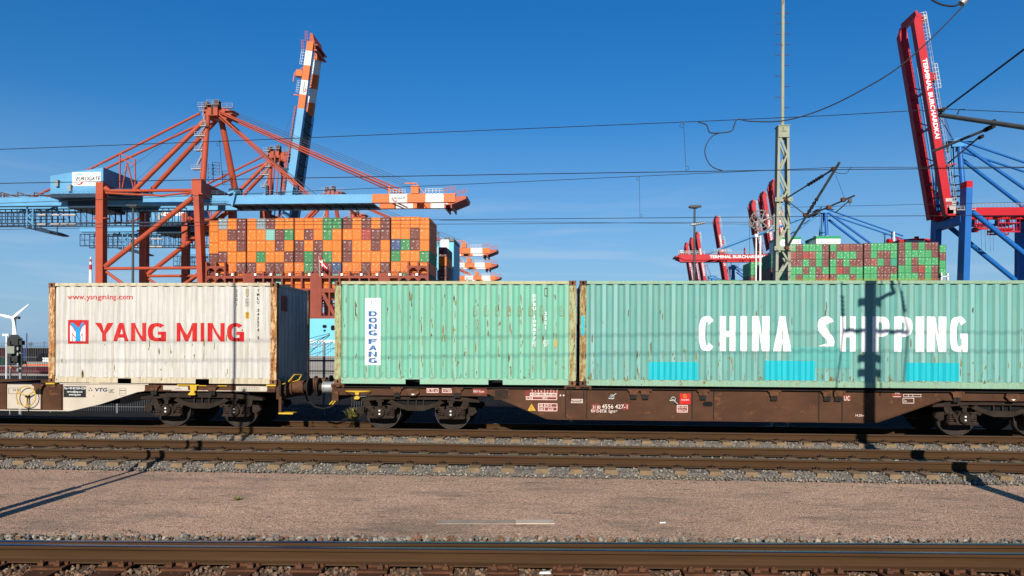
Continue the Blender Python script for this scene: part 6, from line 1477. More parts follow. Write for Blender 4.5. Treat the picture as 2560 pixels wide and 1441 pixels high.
crLow = copy_tree(crR); KR = 368.-250; crLow.location = crR.location + Vector((0, 119., 0)); crLow['label'] = 'blue and red crane with its lettered boom lowered flat behind the white poles'
far_R = []
specs = ((705, 1742, 573, 'slim far raised red boom, second from the left of the thin lamp post group'), (622, 1790, 532, 'raised red boom with white lettering standing alone right of the street lamp'),
         (555, 1880, 492, 'raised red boom rising behind the toothed tension wheel'), (525, 1907, 470, 'raised red boom between the tension wheel and the lattice mast'), (490, 1931, 440, 'raised red boom mostly hidden behind the lattice mast'),
         (742, 1728, 587, 'raised red boom directly behind the street lamp post, farther than its neighbours'), (778, 1715, 600, 'farthest and leftmost raised red boom, left of the street lamp'))
for s_ in specs: far_R.append(copy_tree(crR))
tmp = thing('gantry_crane', tuple(crR.location), 'x', 'x'); rcrane_boom(tmp, False)
for o in kids(tmp): o.parent = crLow
bpy.data.objects.remove(tmp)
n0 = set(kids(crR)); rcrane_boom(crR, True); explode_in(crR, {'boom_tie': .3, 'stay_bracket': 1.0}); bp = [o for o in kids(crR) if o not in n0]
tip0 = PY(2283, 20, 251)
for r_, (d_, u_, v_, lab) in zip(far_R, specs):
    for o in bp: c2 = o.copy(); col.objects.link(c2); c2.parent = r_
    Yk = 245*857/(870-v_)
    t_ = PY(u_, v_, Yk+6)
    r_.location = crR.location + Vector((t_.x-tip0.x, Yk-245, 0)); r_['label'] = lab

# ------------------------------------------------------------------ containers stacked on the ships
BW = 2.44
def box_meshes(c_, name, mark=(.75, .73, .68), roof=None):
    body = paint('stack_'+name, c_, .55, .12, .35); dk = paint('stack_trim_'+name, mulc(c_, .72), .6, .15, .5); mk = flat('stack_mark_'+name, mark, .6)
    L_ = []
    for var in range(3):
        rr = random.Random(hash(name) % 97 + var*13 if False else var*13+len(name)); m = MB(); h = 2.84; w_ = BW/2
        m.box(-w_, w_, .10, 12.19, .03, h-.03, 0)
        for x in (-w_+.07, w_-.07): m.box(x-.07, x+.07, 0, .16, 0, h, 1)
        m.box(-w_+.14, w_-.14, 0.02, .14, h-.16, h-.005, 1); m.box(-w_+.14, w_-.14, 0.02, .14, .005, .17, 1)
        m.box(-.02, .02, .055, .101, .18, h-.17, 1)
        for x in (-.86, -.42, .42, .86): m.box(x-.025, x+.025, .03, .07, .1, h-.08, 3 if var < 2 else 1)
        for z in (.62, 1.22, 1.82, 2.35): m.box(-w_+.16, w_-.16, .085, .101, z-.03, z+.03, 1)
        for i in range(26): x0 = -0; y = .5+i*.45; m.box(-w_-.012, -w_+.0, y, y+.2, .17, h-.17, 0); m.box(w_, w_+.012, y, y+.2, .17, h-.17, 0)
        def pl(x0, x1, z0, z1): m.box(x0, x1, .015, .03, z0, z1, 2)
        if var == 0: pl(-.95, -.45, 2.15, 2.42); pl(.30, .95, 2.22, 2.32); pl(.35, .9, 1.98, 2.05); pl(-.9, -.62, .45, .66); pl(.4, .62, .4, .52); pl(.55, .62, 1.2, 1.8)
        elif var == 1: pl(-.55, -.2, 2.1, 2.4); pl(.35, .95, 2.25, 2.33); pl(.5, .95, 1.5, 1.62); pl(-.85, -.6, .4, .7); pl(.7, .92, .38, .62); pl(.45, .55, 1.0, 1.35)
        else: pl(-.9, -.35, 2.28, 2.36); pl(.3, .8, 2.15, 2.25); pl(-.8, -.6, .5, .62); pl(.15, .35, .45, .55); pl(-.9, -.55, 1.45, 1.55)
        L_.append(m.mesh('container', [body, dk, mk, paint('stack_rod_'+name, mulc(c_, 1.12), .5)]))
    return L_
KIND = {'O': ('orange', box_meshes((.92, .225, .03), 'orange', (.85, .50, .22))), 'B': ('maroon', box_meshes((.20, .062, .05), 'maroon', (.58, .50, .50))), 'G': ('green', box_meshes((.06, .27, .10), 'green', (.62, .66, .52))),
        'S': ('grey', box_meshes((.30, .36, .38), 'grey', (.72, .76, .76))), 'T': ('turquoise', box_meshes((.26, .58, .50), 'turquoise', (.7, .8, .76))), 'N': ('navy blue', box_meshes((.06, .10, .22), 'navy', (.5, .55, .6))),
        'R': ('red', box_meshes((.42, .07, .06), 'red', (.75, .6, .55))),
        'g': ('bright green', box_meshes((.075, .42, .16), 'bright_green', (.66, .74, .55))), 'b': ('brown', box_meshes((.235, .085, .075), 'brown', (.66, .55, .50))), 'r': ('rust red', box_meshes((.36, .11, .085), 'rust_red', (.72, .58, .5))),
        't': ('sea green', box_meshes((.06, .40, .24), 'sea_green', (.16, .5, .34))), 'D': ('shade-darkened green', box_meshes((.02, .17, .10), 'dark_green', (.35, .45, .4)))}  # last kind: green with the shade of the side faces put into its colour
ORD = ['first', 'second', 'third', 'fourth', 'fifth', 'sixth', 'seventh', 'eighth', 'ninth', 'tenth', 'eleventh', 'twelfth']
def ordn(i, n):
    """column name counted from the nearer side"""
    if i == 0: return 'leftmost column'
    if i == n-1: return 'rightmost column'
    if i < n/2: return ORD[i]+' column from the left end'
    return ORD[n-1-i]+' column from the right end'
ROWN = ['top row', 'second row down', 'third row down', 'fourth row down', 'fifth row down', 'sixth row down', 'seventh row down', 'eighth row down']
ncount = [0]
def stack_box(ch, x, y, z, h, label, group):
    nm, ms = KIND[ch]; ncount[0] += 1
    o = bpy.data.objects.new('shipping_container', ms[(ncount[0]*7+int(x)) % 3]); col.objects.link(o); o.location = (x, y, z); o.scale.z = h/2.84
    o['label'] = label; o['category'] = 'shipping container'; o['group'] = group
    return o
YS1 = 185.
rows1 = ['OSOBOSBOOOOOGGBOBOBOOOO', 'OOBBOOTBGOBOGOOORBBOOBO', 'OOOBOOOBOBOBOOBOOBONGBO', 'BBOOOGOOBBGBGOBOOOOGOOG', 'BOOBBOBBOOGBBNOOBOBOOOO', 'OBBOOBBTOOOOOTOBBOBOGRB', 'OOBOOBOOBOOBOOBOBOOBOOB']
XL1, XR1 = PY(522.5, 600, YS1).x, PY(1073, 600, YS1).x
gaps = {4, 9, 14, 19}
pitch = (XR1-XL1-4*.32)/23
ztop = PY(800, 545, YS1).z; H1 = PY(800, 545, YS1).z-PY(800, 572.8, YS1).z
cols1 = []; x = XL1
for i in range(23):
    if i in gaps: x += .32
    cols1.append(x+pitch/2); x += pitch
for rI, row in enumerate(rows1):
    for i, ch in enumerate(row):
        if rI == 6 and not (9 <= i <= 14): continue
        dz = -.55 if i == 0 else (.15 if 19 <= i < 22 else (-.05 if i == 22 else 0))
        lab = '%s container on the blue ship, %s, %s' % (KIND[ch][0], ordn(i, 23), ROWN[rI])
        o = stack_box(ch, cols1[i], YS1, ztop+dz-H1*(rI+1)+.02, H1-.04, lab, 'containers stacked on the blue ship')
        o.scale.x = (pitch-.045)/BW
# next bay, seen right of the first
YS2 = 212.
for rI, ch in enumerate('BOBBBB'):
    c_ = PY(1106.5, 618, YS2); o = stack_box(ch, c_.x, YS2, c_.z-2.9*(rI+1), 2.86, '%s container of the narrow stack beside the ship funnel, %s' % (KIND[ch][0], ROWN[rI]), 'containers of the narrow stack by the funnel'); o.scale.y = 1.0
# --- blue ship
SX0, SX1 = XL1-.6, XR1+.6
ship1 = thing('container_ship', ((SX0+SX1)/2, YS1-4, -3.2), 'huge pale blue container ship seen from its stern, carrying mostly orange containers', 'container ship')
deck = PY(805, 797, YS1-3).z
m = MB(); m.prism([(SX0, deck), (SX1, deck), (SX1, 1.5), (SX1-6, -3.3), (SX0+6, -3.3), (SX0, 1.5)], YS1-3, YS1+260); part(ship1, 'hull', m, M['hullblue'])
m = MB(); m.box(SX0+4, SX1-4, YS1-3.15, YS1-3.0, -3.2, -.6); part(ship1, 'boot_top', m, M['letred'])
m = MB()
def oval(u, v, ru, rv):
    c_ = PY(u, v, YS1-3.06); n = 18; k = YS1/1747
    m.add([(c_.x+math.copysign(abs(math.cos(2*math.pi*i/n))**.7, math.cos(2*math.pi*i/n))*ru*k, YS1-3.06, c_.z+math.copysign(abs(math.sin(2*math.pi*i/n))**.7, math.sin(2*math.pi*i/n))*rv*k) for i in range(n)], [tuple(range(n))])
oval(811.5, 816.5, 5.5, 4); oval(811.5, 827, 3, 2.5); oval(832, 820, 5, 6.5); oval(720, 816.5, 5.5, 4); part(ship1, 'mooring_hole', m, M['dark'])
m = MB(); letters_px(m, 'MARCHEN MÆRSK', 730, 842, 849.5, 858, YS1-3.08, bold=.03); letters_px(m, 'KØBENHAVN', 768, 807, 864.5, 867.5, YS1-3.08, bold=.01); part(ship1, 'name_lettering', m, M['wht'])
m = MB()
for a, b in (((824, 834), (690, 868)), ((824, 838), (690, 885)), ((824, 836), (640, 940)), ((832, 855), (700, 900)), ((836, 870), (690, 912))): m.tube(PY(*a, YS1-3.2), PY(*b, YS1-12), .07, 4)
part(ship1, 'mooring_line', m, M['rope'])
# lashing bridge in front of the stack
LB = M['lash']; YL = YS1-1.2
zr = lambda v: PY(800, v, YL).z
ub = [517.5, 540.5, 564, 587, 611.5, 636, 660, 683, 706.5, 731, 755.5, 779, 803.5, 825, 850, 875, 900, 924, 949, 974, 997.5, 1021.5, 1046, 1070]
m = MB()
for i, u in enumerate(ub):
    x_ = PY(u, 690, YL).x; tall = 655 if i in (0, 1, 2, 21, 22, 23) else 679
    m.box(x_-.22, x_+.22, YL-.5, YL+.5, deck, zr(tall))
part(ship1, 'lashing_bridge_post', m, LB)
m = MB(); xa, xb = PY(ub[0], 690, YL).x, PY(ub[-1], 690, YL).x
m.box(xa, xb, YL-.45, YL+.45, zr(696.5), zr(690)); m.box(xa, xb, YL-.45, YL+.45, zr(732), zr(722)); m.box(xa, xb, YL-.45, YL+.45, deck, deck+.8)
for i0, i1 in ((0, 2), (21, 23)):
    xa_, xb_ = PY(ub[i0], 690, YL).x, PY(ub[i1], 690, YL).x; m.box(xa_, xb_, YL-.45, YL+.45, zr(671), zr(665.5))
for i in range(23):
    if i in (0, 1, 20, 21, 22):
        xa_, xb_ = PY(ub[i], 690, YL).x, PY(ub[i+1], 690, YL).x
        for zv in (696.5, 671) if i in (0, 1, 21, 22) else (696.5,):
            z = zr(zv)
            for s, xx in ((1, xa_+.2), (-1, xb_-.2)): m.prism([(xx, z), (xx+s*.7, z), (xx, z-.7)], YL-.4, YL+.4)
part(ship1, 'lashing_bridge_beam', m, LB)
m = MB()
for i in (4, 11, 18):
    xa_, xb_ = PY(ub[i], 690, YL).x, PY(ub[i+1], 690, YL).x; m.box(xa_, xb_, YL-.55, YL+.3, zr(795), zr(684))
    for k in range(1, 5): xx = xa_+(xb_-xa_)*k/5; m.box(xx-.05, xx+.05, YL-.62, YL-.55, zr(770), zr(690))
part(ship1, 'lashing_bridge_tower', m, LB)
m = MB()
a0 = PY(803, 725, YL); a1 = PY(835, 790, YL); m.bar((a0.x, YL, a0.z), (a1.x+2, YL, a1.z-3), .9, .7, (0, 1, 0)); a0 = PY(779, 725, YL); a1 = PY(745, 790, YL); m.bar((a0.x, YL, a0.z), (a1.x, YL, a1.z), .9, .7, (0, 1, 0))
rail_fence(m, (xa, YL-.4, zr(690)), (xb, YL-.4, zr(690)), 1.1, 92, .04); rail_fence(m, (xa, YL-.4, zr(722)), (xb, YL-.4, zr(722)), 1.1, 60, .04); part(ship1, 'lashing_bridge_brace', m, LB)
m = MB()
for u in (543.5, 582, 639, 678, 725, 774, 806, 855, 904, 943, 974, 1001.5, 1042): c_ = PY(u, 687, YL-.6); m.box(c_.x-.3, c_.x+.3, YL-.9, YL-.6, c_.z-.32, c_.z+.32)
part(ship1, 'deck_lamp', m, M['wht'])
m = MB()
for i in range(2, 21):
    xa_, xb_ = PY(ub[i], 690, YL).x+.3, PY(ub[i+1], 690, YL).x-.3
    for s in (0, 1):
        m.tube(((xa_ if s else xb_), YL, zr(686)), ((xb_ if s else xa_), YL+.9, zr(658)), .045, 4)
part(ship1, 'lashing_rod', m, M['greylight'])
# funnel and upper works behind
YFN = 232.
fq = lambda u, v: PY(u, v, YFN)
m = MB(); a, b = fq(1093, 604), fq(1134, 700); m.box(a.x, fq(1123, 600).x, YFN, YFN+14, b.z, a.z); m.box(fq(1123, 600).x, b.x, YFN-.02, YFN+15, b.z, fq(1124, 606).z); f_ = part(ship1, 'funnel', m, M['hullblue'])
m = MB(); m.box(fq(1102, 600).x, fq(1122, 600).x, YFN-.3, YFN, b.z, fq(1102, 600).z); part(f_, 'white_panel', m, M['wht'])
m = MB(); m.box(fq(1123, 600).x-.02, b.x+.02, YFN-.05, YFN+15.1, fq(1124, 604).z, fq(1124, 596).z); m.tube((fq(1114, 600).x, YFN+4, fq(1114, 600).z), (fq(1114, 600).x, YFN+4, fq(1114, 590).z), .9, 16); part(f_, 'funnel_top', m, M['grey'])
m = MB(); m.tube(fq(1096, 610), fq(1096, 583), .25, 8); m.tube(fq(1096, 583), fq(1096, 581), .4, 8)
for k in range(5): z = fq(1098, 607+k*2.4).z; m.box(fq(1093.5, 600).x, fq(1100, 600).x, YFN-.1, YFN, z, z+.12)
part(f_, 'exhaust_pipe', m, M['grey'])
m = MB(); fl0 = PY(800, 692, YL-2); fl1 = PY(797, 640, YL-2); m.tube(fl0, fl1, .09, 6); fp = thing('ship_flag', tuple(fl0), 'red flag with a white cross hanging at the stern of the blue ship', 'flag'); part(fp, 'flag_pole', m, M['steelwht'])
def flag_strip(m, cols_, y):
    pass
m = MB(); mw = MB(); n = 14; W_, Hf = 3.9, 2.1
def fpnt(s, t):     # s along, t down (0..1)
    return Vector((fl1.x+.1+s*W_*.55*1.0, YL-2+.25*math.sin(s*7), fl1.z-.2-s*W_*.62-t*Hf*(.95-.25*s)-.0))
def inwhite(s, t): return (.28 < s < .42) or (.40 < t < .60)
ss = [0, .14, .28, .42, .6, .8, 1]; tt = [0, .2, .40, .60, .8, 1]
for i in range(len(ss)-1):
    for j in range(len(tt)-1):
        q = [fpnt(ss[i], tt[j]), fpnt(ss[i+1], tt[j]), fpnt(ss[i+1], tt[j+1]), fpnt(ss[i], tt[j+1])]
        (mw if inwhite((ss[i]+ss[i+1])/2, (tt[j]+tt[j+1])/2) else m).add(q, [(0,1,2,3)])
part(fp, 'red_field', m, M['letred']); part(fp, 'white_cross', mw, M['wht'])

# --- green ship
YG1 = 250.
XL2, XR2 = PY(1974, 660, YG1).x, PY(2365.5, 660, YG1).x
rows2 = ['gbgggbgbrbbbggggbgbgbbg', 'rbRrgbbgggbbgbbgbggggbb', 'bbgbgbgggbbbrgbtbgbgggg'.replace('gggbbb', 'gbgbbb', 1), 'ggbgbggRbggggbbbggbRgbg', 'gbggbrbggbgggbbggggbgb']
z2 = PY(2170, 609.5, YG1).z; H2 = z2-PY(2170, 628.6, YG1).z
g2 = {6, 11, 16, 22}; pit2 = (XR2-XL2-4*.38)/23; x = XL2; cols2 = []
for i in range(23):
    if i in g2: x += .38
    cols2.append(x+pit2/2); x += pit2
for rI, row in enumerate(rows2):
    for i, ch in enumerate(row):
        dz = -.55 if i == 22 else (.45 if 16 <= i < 22 else (.2 if 11 <= i < 16 else 0))
        lab = '%s container on the green ship, %s, %s' % (KIND[ch][0], ordn(i, 23), ROWN[rI])
        o = stack_box(ch, cols2[i], YG1, z2+dz-H2*(rI+1)+.02, H2-.03, lab, 'containers stacked on the green ship'); o.scale.x = (pit2-.03)/BW
for (Yk, u0, v0, rows_, nc, where) in ((277., 1928, 633, 'DDBB', 1, 'stack just left of the lattice mast'), (297., 1877, 655, 'gDbB', 2, 'stack behind the white poles')):
    for j in range(nc):
        for rI, ch in enumerate(rows_):
            c_ = PY(u0, v0, Yk); ch2 = {'D': 'g', 'g': 'g', 'b': 'b', 'B': 'b'}[ch] if nc == 2 and j == 0 else ch
            if nc == 2 and j == 1: ch2 = 'gbbb'[rI]
            lab = '%s container, %s, %s%s' % (KIND[ch2][0], where, ('top', 'second down', 'third down', 'bottom')[rI], (' %s' % ('left', 'right')[j]) if nc == 2 else '')
            stack_box(ch2, c_.x+BW/2+j*2.5, Yk, c_.z-2.85*(rI+1), 2.8, lab, 'containers stacked on the green ship')
            if False: pass
for j, ch in enumerate('ggrggb'):
    c_ = PY(1796+j*11.8, 700.5, 362); stack_box(ch, c_.x, 362, c_.z-2.7, 2.7, '%s container in the small far row right of the lone boom, %s one' % (KIND[ch][0], ORD[j]), 'containers in the small far row')
ship2 = thing('container_ship', ((XL2+XR2)/2, YG1-4, -3.2), 'container ship with white and green deckhouses and a red funnel, under brown and green containers', 'container ship')
d2 = z2-H2*5-.2
m = MB(); m.box(XL2-1, XR2+1, YG1-3, YG1+150, -3.2, d2-1.0); part(ship2, 'hull', m, M['hullgreen'])
m = MB(); q = lambda u, v, Y=YG1-1: PY(u, v, Y)
m.box(XL2, XR2, YG1-1.5, YG1-.5, d2-.5, d2-.1)
for i in range(24): xx = XL2+(XR2-XL2)*i/23; m.box(xx-.15, xx+.15, YG1-1.2, YG1-.6, d2-1, q(2000, 703).z)
part(ship2, 'deck_edge', m, M['steelwht'])
m = MB(); rail_fence(m, (XL2, YG1-1.6, d2-.1), (XR2, YG1-1.6, d2-.1), 1.1, 60, .05); part(ship2, 'yellow_rail', m, M['yellow'])
m = MB(); a, b = q(2353, 684), q(2372, 708); m.box(a.x, a.x+.4, YG1-1, YG1-.4, b.z-2, a.z+.3); m.box(b.x-.5, b.x, YG1-1, YG1-.4, b.z-2, a.z); m.box(a.x, b.x, YG1-1, YG1-.4, q(2360, 692).z, q(2360, 690).z); part(ship2, 'white_post_frame', m, M['white'])
for u0, u1, v0, v1, u2, Yk in ((2041, 2101, 591, 614, 2030, 262.), (1946, 2002, 593, 618, 1940, 270.)):
    a, b = PY(u0, v0, Yk), PY(u1, v1, Yk)
    m = MB(); m.box(a.x, b.x, Yk, Yk+11, b.z-6, a.z-.9); dh = part(ship2, 'deckhouse', m, M['white'])
    m = MB(); m.box(a.x-.1, b.x+.1, Yk-.1, Yk+11.1, a.z-.9, a.z); part(dh, 'green_band', m, M['green_s'])
    m = MB()
    for k in range(3): xx = a.x+(b.x-a.x)*(.12+.3*k); m.box(xx, xx+(b.x-a.x)*.22, Yk-.06, Yk-.01, a.z-2.4, a.z-1.9)
    part(dh, 'louvre', m, M['greylight'])
    m = MB()
    for k in (.18, .62): m.tube((a.x+(b.x-a.x)*k, Yk+4, a.z), (a.x+(b.x-a.x)*k, Yk+4, a.z+.5), 1.0, 16); m.tube((a.x+(b.x-a.x)*k, Yk+4, a.z+.5), (a.x+(b.x-a.x)*k, Yk+4, a.z+.65), 1.2, 16)
    part(dh, 'vent_cap', m, M['greylight'])
Yk = 275.; P_ = lambda u, v: (PY(u, v, Yk).x, PY(u, v, Yk).z)
m = MB(); m.prism([P_(2249, 625), P_(2249, 599.5), P_(2280, 597), P_(2310, 596.5), P_(2345, 600), P_(2345, 625)], Yk, Yk+12); fn = part(ship2, 'funnel', m, M['red_c'])
m = MB(); rect_px(m, 2264, 2313, 602, 625, Yk-.05); part(fn, 'white_panel', m, M['wht'])
m = MB(); rect_px(m, 2266, 2303.5, 604, 625, Yk-.1); part(fn, 'blue_panel', m, flat('panel_blue', (.03, .06, .36), .5))
m = MB(); letters_px(m, 'nvm e', 2268, 2292, 606, 612, Yk-.14); part(fn, 'panel_lettering', m, M['wht'])
m = MB()
for u0, u1, v in ((2251, 2257.5, 590), (2296, 2307, 589)): a, b = PY(u0, v, Yk), PY(u1, v+8, Yk); m.tube(((a.x+b.x)/2, Yk+3, b.z), ((a.x+b.x)/2, Yk+3, a.z), (b.x-a.x)/2, 14)
c_ = PY(2224, 604, Yk); m.tube((c_.x-.8, Yk, c_.z), (c_.x+.8, Yk+.3, c_.z), 1.0, 14); part(fn, 'vent_pipe', m, M['red_c'])
m = MB()
for u, v, w_ in ((2212, 587, 9), (2229, 581, 9)): a = PY(u, v, Yk); b = PY(u, 612, Yk); m.tube(a, b, .22, 6); m.box(a.x-w_*.08, a.x+w_*.08, Yk-.1, Yk+.1, a.z-.1, a.z+.2); m.tube(PY(u-2.5, 612, Yk), PY(u, 590, Yk), .1, 5)
part(ship2, 'signal_mast', m, M['blue_d'])
m = MB(); m.tube(PY(2235, 604, Yk), PY(2235, 580, Yk), .35, 8); part(ship2, 'white_mast', m, M['white'])
# crane beyond the green ship: rear machinery seen right of the stack
m = MB()
# ------------------------------------------------------------------ fence, signal, yard, turbines
YFc = 24.0
fn_ = thing('mesh_fence', (-22, YFc, GZ), 'grey steel mesh fence standing behind the wagons', 'fence')
ftop = PY(80, 855, YFc).z
x = -23.
while x < 3.:
    m = MB(); m.box(x-.03, x+.03, YFc-.03, YFc+.03, GZ, ftop+.05); part(fn_, 'post', m, M['fence']); m = MB(); xe_ = min(x+2.5, 3.2)
    k = 0; xx = x+.06
    while xx < xe_-.05: m.bar((xx, YFc, GZ+.08), (xx, YFc, ftop), .007, .007, (0, 1, 0)); xx += .085
    for z in (ftop-.06, ftop-.55, ftop-1.05, ftop-1.4, ftop-1.85, ftop-2.3): m.bar((x, YFc-.006, z), (xe_, YFc-.006, z), .010, .014)
    part(fn_, 'mesh_panel', m, M['fence']); x += 2.5
m = MB(); c_ = PY(775, 902, YFc-.02); c2 = PY(840, 902, YFc-.02); m.box(c_.x-.6, c2.x+.4, YFc-.06, YFc-.02, c_.z-.03, c_.z+.03); m.box(c_.x-.6, c2.x+.4, YFc-.06, YFc-.02, PY(800, 928, YFc).z-.02, PY(800, 928, YFc).z+.02); part(fn_, 'rail', m, M['grey'])
# rear of a signal with its cabinets
YSg = 22.6; sg = thing('railway_signal', tuple(PY(38, 1000, YSg)), 'dark grey signal head seen from behind, with small cabinets, left of the white container', 'signal')
sg.location.z = GZ
q = lambda u, v, d=0: PY(u, v, YSg+d)
P2 = lambda *a: [(q(u, v).x, q(u, v).z) for u, v in a]
m = MB(); m.prism(P2((18, 882), (18, 848), (27, 837), (43, 837), (55, 849), (55, 882)), YSg, YSg+.03); m.prism(P2((18, 912), (18, 888), (24, 884), (50, 884), (56, 888), (56, 912)), YSg, YSg+.03); part(sg, 'back_board', m, M['sigdark'])
m = MB(); a, b = q(28, 866), q(48, 884); m.box(a.x, b.x, YSg-.22, YSg-.01, b.z, a.z); part(sg, 'cabinet', m, paint('cabinet_grey', (.30, .31, .26), .6, .1, 4))
m = MB()
for u0, u1, v0, v1 in ((26, 34, 853, 862), (37, 45, 853, 862), (46, 53, 848, 864), (56, 63, 852, 863), (26, 34, 893, 903), (37, 45, 893, 903), (46, 52, 889, 905)): a, b = q(u0, v0), q(u1, v1); m.box(a.x, b.x, YSg-.15, YSg-.01, b.z, a.z)
part(sg, 'lamp_housing', m, M['sigdark'])
m = MB(); a = q(49, 848); m.tube((a.x, YSg+.05, GZ), (a.x, YSg+.05, q(49, 845).z), .05, 10)
for v in (860, 872, 886, 900, 912, 925): c_ = q(49, v); m.tube((c_.x, YSg-.08, c_.z-.05), (c_.x, YSg-.08, c_.z+.05), .035, 8)
a = q(24, 990); m.box(q(22, 900).x, q(24, 900).x, YSg+.03, YSg+.08, GZ, q(22, 905).z); part(sg, 'post', m, M['greylight'])
m = MB(); c_ = q(33, 919); m.box(c_.x-.03, c_.x+.03, YSg-.12, YSg-.05, c_.z-.03, c_.z+.03); part(sg, 'orange_tag', m, M['orange_b'])
m = MB(); a = PY(16.5, 838, 40); m.tube((a.x, 40, GZ), (a.x, 40, a.z), .05, 8); m.bar((a.x-.25, 40, a.z), (a.x+.15, 40, a.z+.02), .08, .12); solo('white_pole', m, M['white'], 'thin white post with a small head rising left of the dark signal', 'pole', org=(a.x, 40, GZ))
m = MB(); a = PY(67, 833, 40); m.tube((a.x, 40, GZ), (a.x, 40, a.z), .03, 6); solo('thin_pole', m, M['pole'], 'very thin dark pole between the signal and the white container', 'pole', org=(a.x, 40, GZ))
# yard: rows of dark containers and machines beyond the fence
def ybox(u0, u1, v0, v1, Y, mat, lab, dpt=2.4, name='yard_container'):
    a, b = PY(u0, v0, Y), PY(u1, v1, Y); m = MB(); m.box(a.x, b.x, Y, Y+dpt, b.z, a.z, 0); n = max(2, int((b.x-a.x)/.5))
    for i in range(n): xx = a.x+(b.x-a.x)*(i+.3)/n; m.box(xx, xx+.2, Y-.05, Y, b.z+.1, a.z-.1, 0)
    m.box(a.x-.02, b.x+.02, Y-.07, Y+.02, a.z-.1, a.z+.02, 0); m.box(a.x-.02, b.x+.02, Y-.07, Y+.02, b.z, b.z+.12, 0)
    solo(name, m, mat, lab, 'container', 'dark containers in the yard beyond the fence', org=(a.x, Y, b.z))
K2 = lambda nm, c_: paint('yard_'+nm, c_, .7, .2, .6)
mdark, mgreen, mred, mblue = K2('maroon', (.05, .014, .018)), K2('green', (.012, .05, .04)), K2('red', (.10, .018, .022)), K2('blue', (.03, .05, .14))
ybox(-120, 17, 870, 894, 60, mdark, 'dark maroon container beyond the fence at the left edge, upper of its stack'); ybox(-120, 17, 894.5, 914, 60, mgreen, 'dark green container beyond the fence at the left edge, under the maroon one')
ybox(55, 66, 871, 903, 60, mblue, 'narrow blue container seen through the fence right of the signal'); ybox(67, 130, 871, 905, 60, K2('black', (.012, .012, .016)), 'near-black container seen through the fence beside the white container')
ybox(-120, 130, 918, 934, 56, mred, 'long low red container seen through the lower fence at the left'); ybox(108, 122, 895, 905, 50, M['paper'], 'small white box on the yard, against the left side of the white container', name='yard_box')
m = MB(); a, b = PY(58, 911, 54), PY(124, 915, 54)
m.box(a.x, b.x, 54, 54.4, b.z, a.z); solo('orange_beam', m, M['orange_b'], 'thin orange beam seen through the fence left of the white container', 'beam')
# wind turbines
def turbine(u, v, Y, lab, blades, red=False, rr_=1.4):
    c_ = PY(u, v, Y); r = thing('wind_turbine', (c_.x, Y, -1), lab, 'wind turbine')
    m = MB(); m.tube((c_.x, Y, -2), (c_.x, Y, c_.z), rr_*1.5, 14, r1=rr_*.8); part(r, 'tower', m, M['white'])
    m = MB(); m.box(c_.x-1.2, c_.x+6, Y-1.6, Y+1.6, c_.z-1.4, c_.z+1.6); m.tube((c_.x-2.4, Y, c_.z), (c_.x-.5, Y, c_.z), .5, 12, r1=1.6); part(r, 'nacelle', m, M['pole'] if not red else M['white'])
    for (du, dv) in blades:
        p = PY(u+du, v+dv, Y); m = MB(); d = (p-c_); m.bar(c_+Vector((0, -2.5, 0)), c_+d*.25+Vector((0, -2.5, 0)), 2.3, .9, (0, 1, 0), w1=3.0, h1=.7); m.bar(c_+d*.25+Vector((0, -2.5, 0)), p+Vector((0, -2.5, 0)), 3.0, .7, (0, 1, 0), w1=.5, h1=.2); part(r, 'blade', m, M['white'])
turbine(36, 795, 760, 'white wind turbine with three blades at the left edge above the fence', ((40, -34), (-62, -14), (10, 50)), rr_=1.9)
c_ = PY(227, 642, 1100); r = thing('wind_turbine', (c_.x, 1100, -1), 'far white turbine tip with red bands, rising behind the white container', 'wind turbine')
P3_ = [PY(226.5, v, 1100) for v in (760, 675, 662, 655, 648, 643)]
for i, (w0, w1) in enumerate(((3.4, 2.2), (2.2, 1.9), (1.9, 1.6), (1.6, 1.2), (1.2, .7))):
    m = MB(); m.tube(P3_[i], P3_[i+1], w0, 10, r1=w1); part(r, 'blade_section', m, M['letred'] if i in (1, 3) else M['white'])
# bare trees beyond the yard
def tree(u, v0, v1, Y, lab, dense):
    a, b = PY(u, v1, Y), PY(u, v0, Y); h = b.z-a.z; r = thing('tree', tuple(a), lab, 'tree'); rr = random.Random(int(u)); m = MB()
    def br(p, d, l, rad, k):
        q = p+d*l; m.tube(p, q, rad, 5, r1=rad*.6, cap=False)
        if k:
            for _ in range(3): br(q, (d+Vector((rr.uniform(-.7, .7), rr.uniform(-.7, .7), rr.uniform(-.1, .6)))).normalized(), l*.68, rad*.55, k-1)
    br(a, Vector((0, 0, 1)), h*.32, h*.02, 4); part(r, 'trunk', m, M['rust'])
    if dense:
        m = MB()
        for _ in range(900):
            p = a+Vector((rr.gauss(0, h*.16), rr.gauss(0, h*.16), h*.62+rr.gauss(0, h*.17))); s = h*.018; d = Vector((rr.uniform(-1, 1), rr.uniform(-1, 1), rr.uniform(-1, 1))).normalized(); e_ = d.cross(Vector((.3, .5, .8))).normalized()
            m.add([p-d*s, p+e_*s, p+d*s, p-e_*s], [(0,1,2,3)])
        part(r, 'crown', m, M['leaf'])
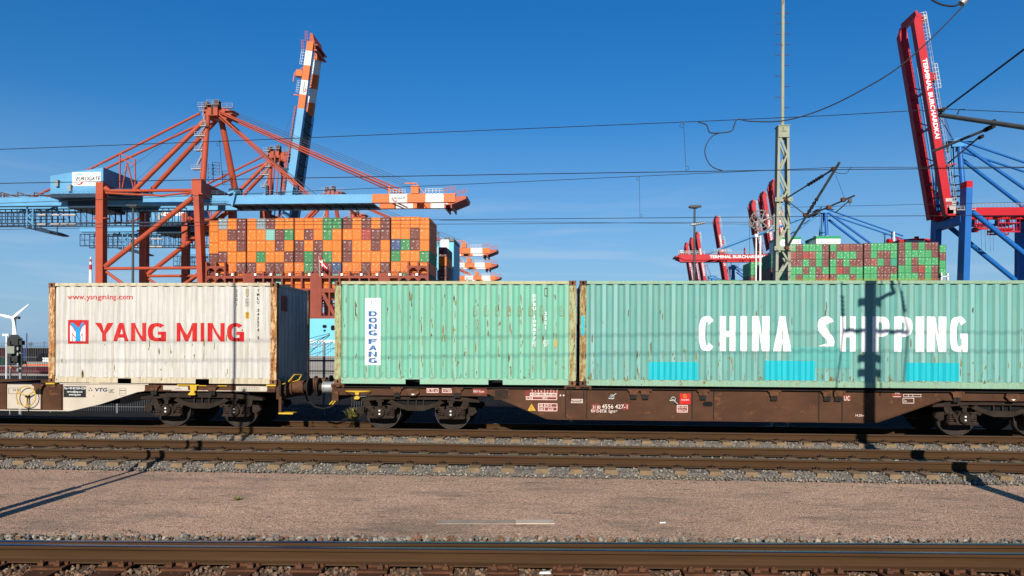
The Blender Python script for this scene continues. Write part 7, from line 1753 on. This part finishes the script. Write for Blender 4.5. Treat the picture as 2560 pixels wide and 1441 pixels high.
tree(77, 854, 872, 180, 'small bushy tree on the horizon between signal and white container', True); tree(110, 850, 872, 170, 'sparse bare tree on the horizon, touching the white container', False)
# a low kerb wall and asphalt strip behind the wagon track, blackened to paint in the wagons' shade
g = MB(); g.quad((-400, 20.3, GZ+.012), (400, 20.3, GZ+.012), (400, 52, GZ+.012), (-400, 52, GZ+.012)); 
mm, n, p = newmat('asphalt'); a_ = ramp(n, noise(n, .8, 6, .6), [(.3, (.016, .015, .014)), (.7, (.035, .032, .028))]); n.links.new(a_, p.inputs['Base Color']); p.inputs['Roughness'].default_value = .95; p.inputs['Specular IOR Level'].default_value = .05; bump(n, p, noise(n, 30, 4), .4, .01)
solo('road', g, mm, 'asphalt road behind the wagons, its colour blackened for their shade', kind='structure')

# ------------------------------------------------------------------ separate pieces of the remaining parts
SPL = {'repaint_patch': .02, 'white_lettering': .36, 'red_lettering': .25, 'end_sill_plate': .3, 'brown_sill_panel': .3, 'cream_trim': .15, 'lashing_bridge_tower': 1, 'mooring_hole': .4, 'deck_lamp': .4, 'white_markings': .10,
       'red_paint_patch': .02, 'number_lettering': .28, 'small_markings': .15, 'sill_stiffener': .05, 'lashing_bridge_post': .4, 'signal_mast': .3, 'clamp': .06, 'step_peg': .012, 'bracket_plate': .1, 'louvre': .1, 'vent_cap': .3,
       'lashing_rod': .02, 'hanging_rod': .05, 'vent_pipe': .3, 'lamp_housing': .02, 'name_lettering': 1.0, 'plate_lettering': .05, 'sill_flange': .2, 'support_block': .3, 'corner_support': .4, 'weight_rope': .2, 'back_board': .04, 'lashing_bridge_beam': .0, 'end_rail': .5, 'boom_tie': .3, 'locking_pin': .3, 'orange_tag': .1, 'container_bracket': .3, 'top_rail': .3, 'bottom_rail': .0, 'floor': .1, 'dent_marks': .05, 'bolt_hole': .03, 'feeder_cable': .2, 'rail': .2, 'tag_lettering': .1, 'stay_bracket': 1.0}
for o in [q for q in col.objects if q.type == 'MESH' and q.parent and q.data.users == 1 and q.name.split('.')[0] in SPL]: explode(o, SPL[o.name.split('.')[0]])
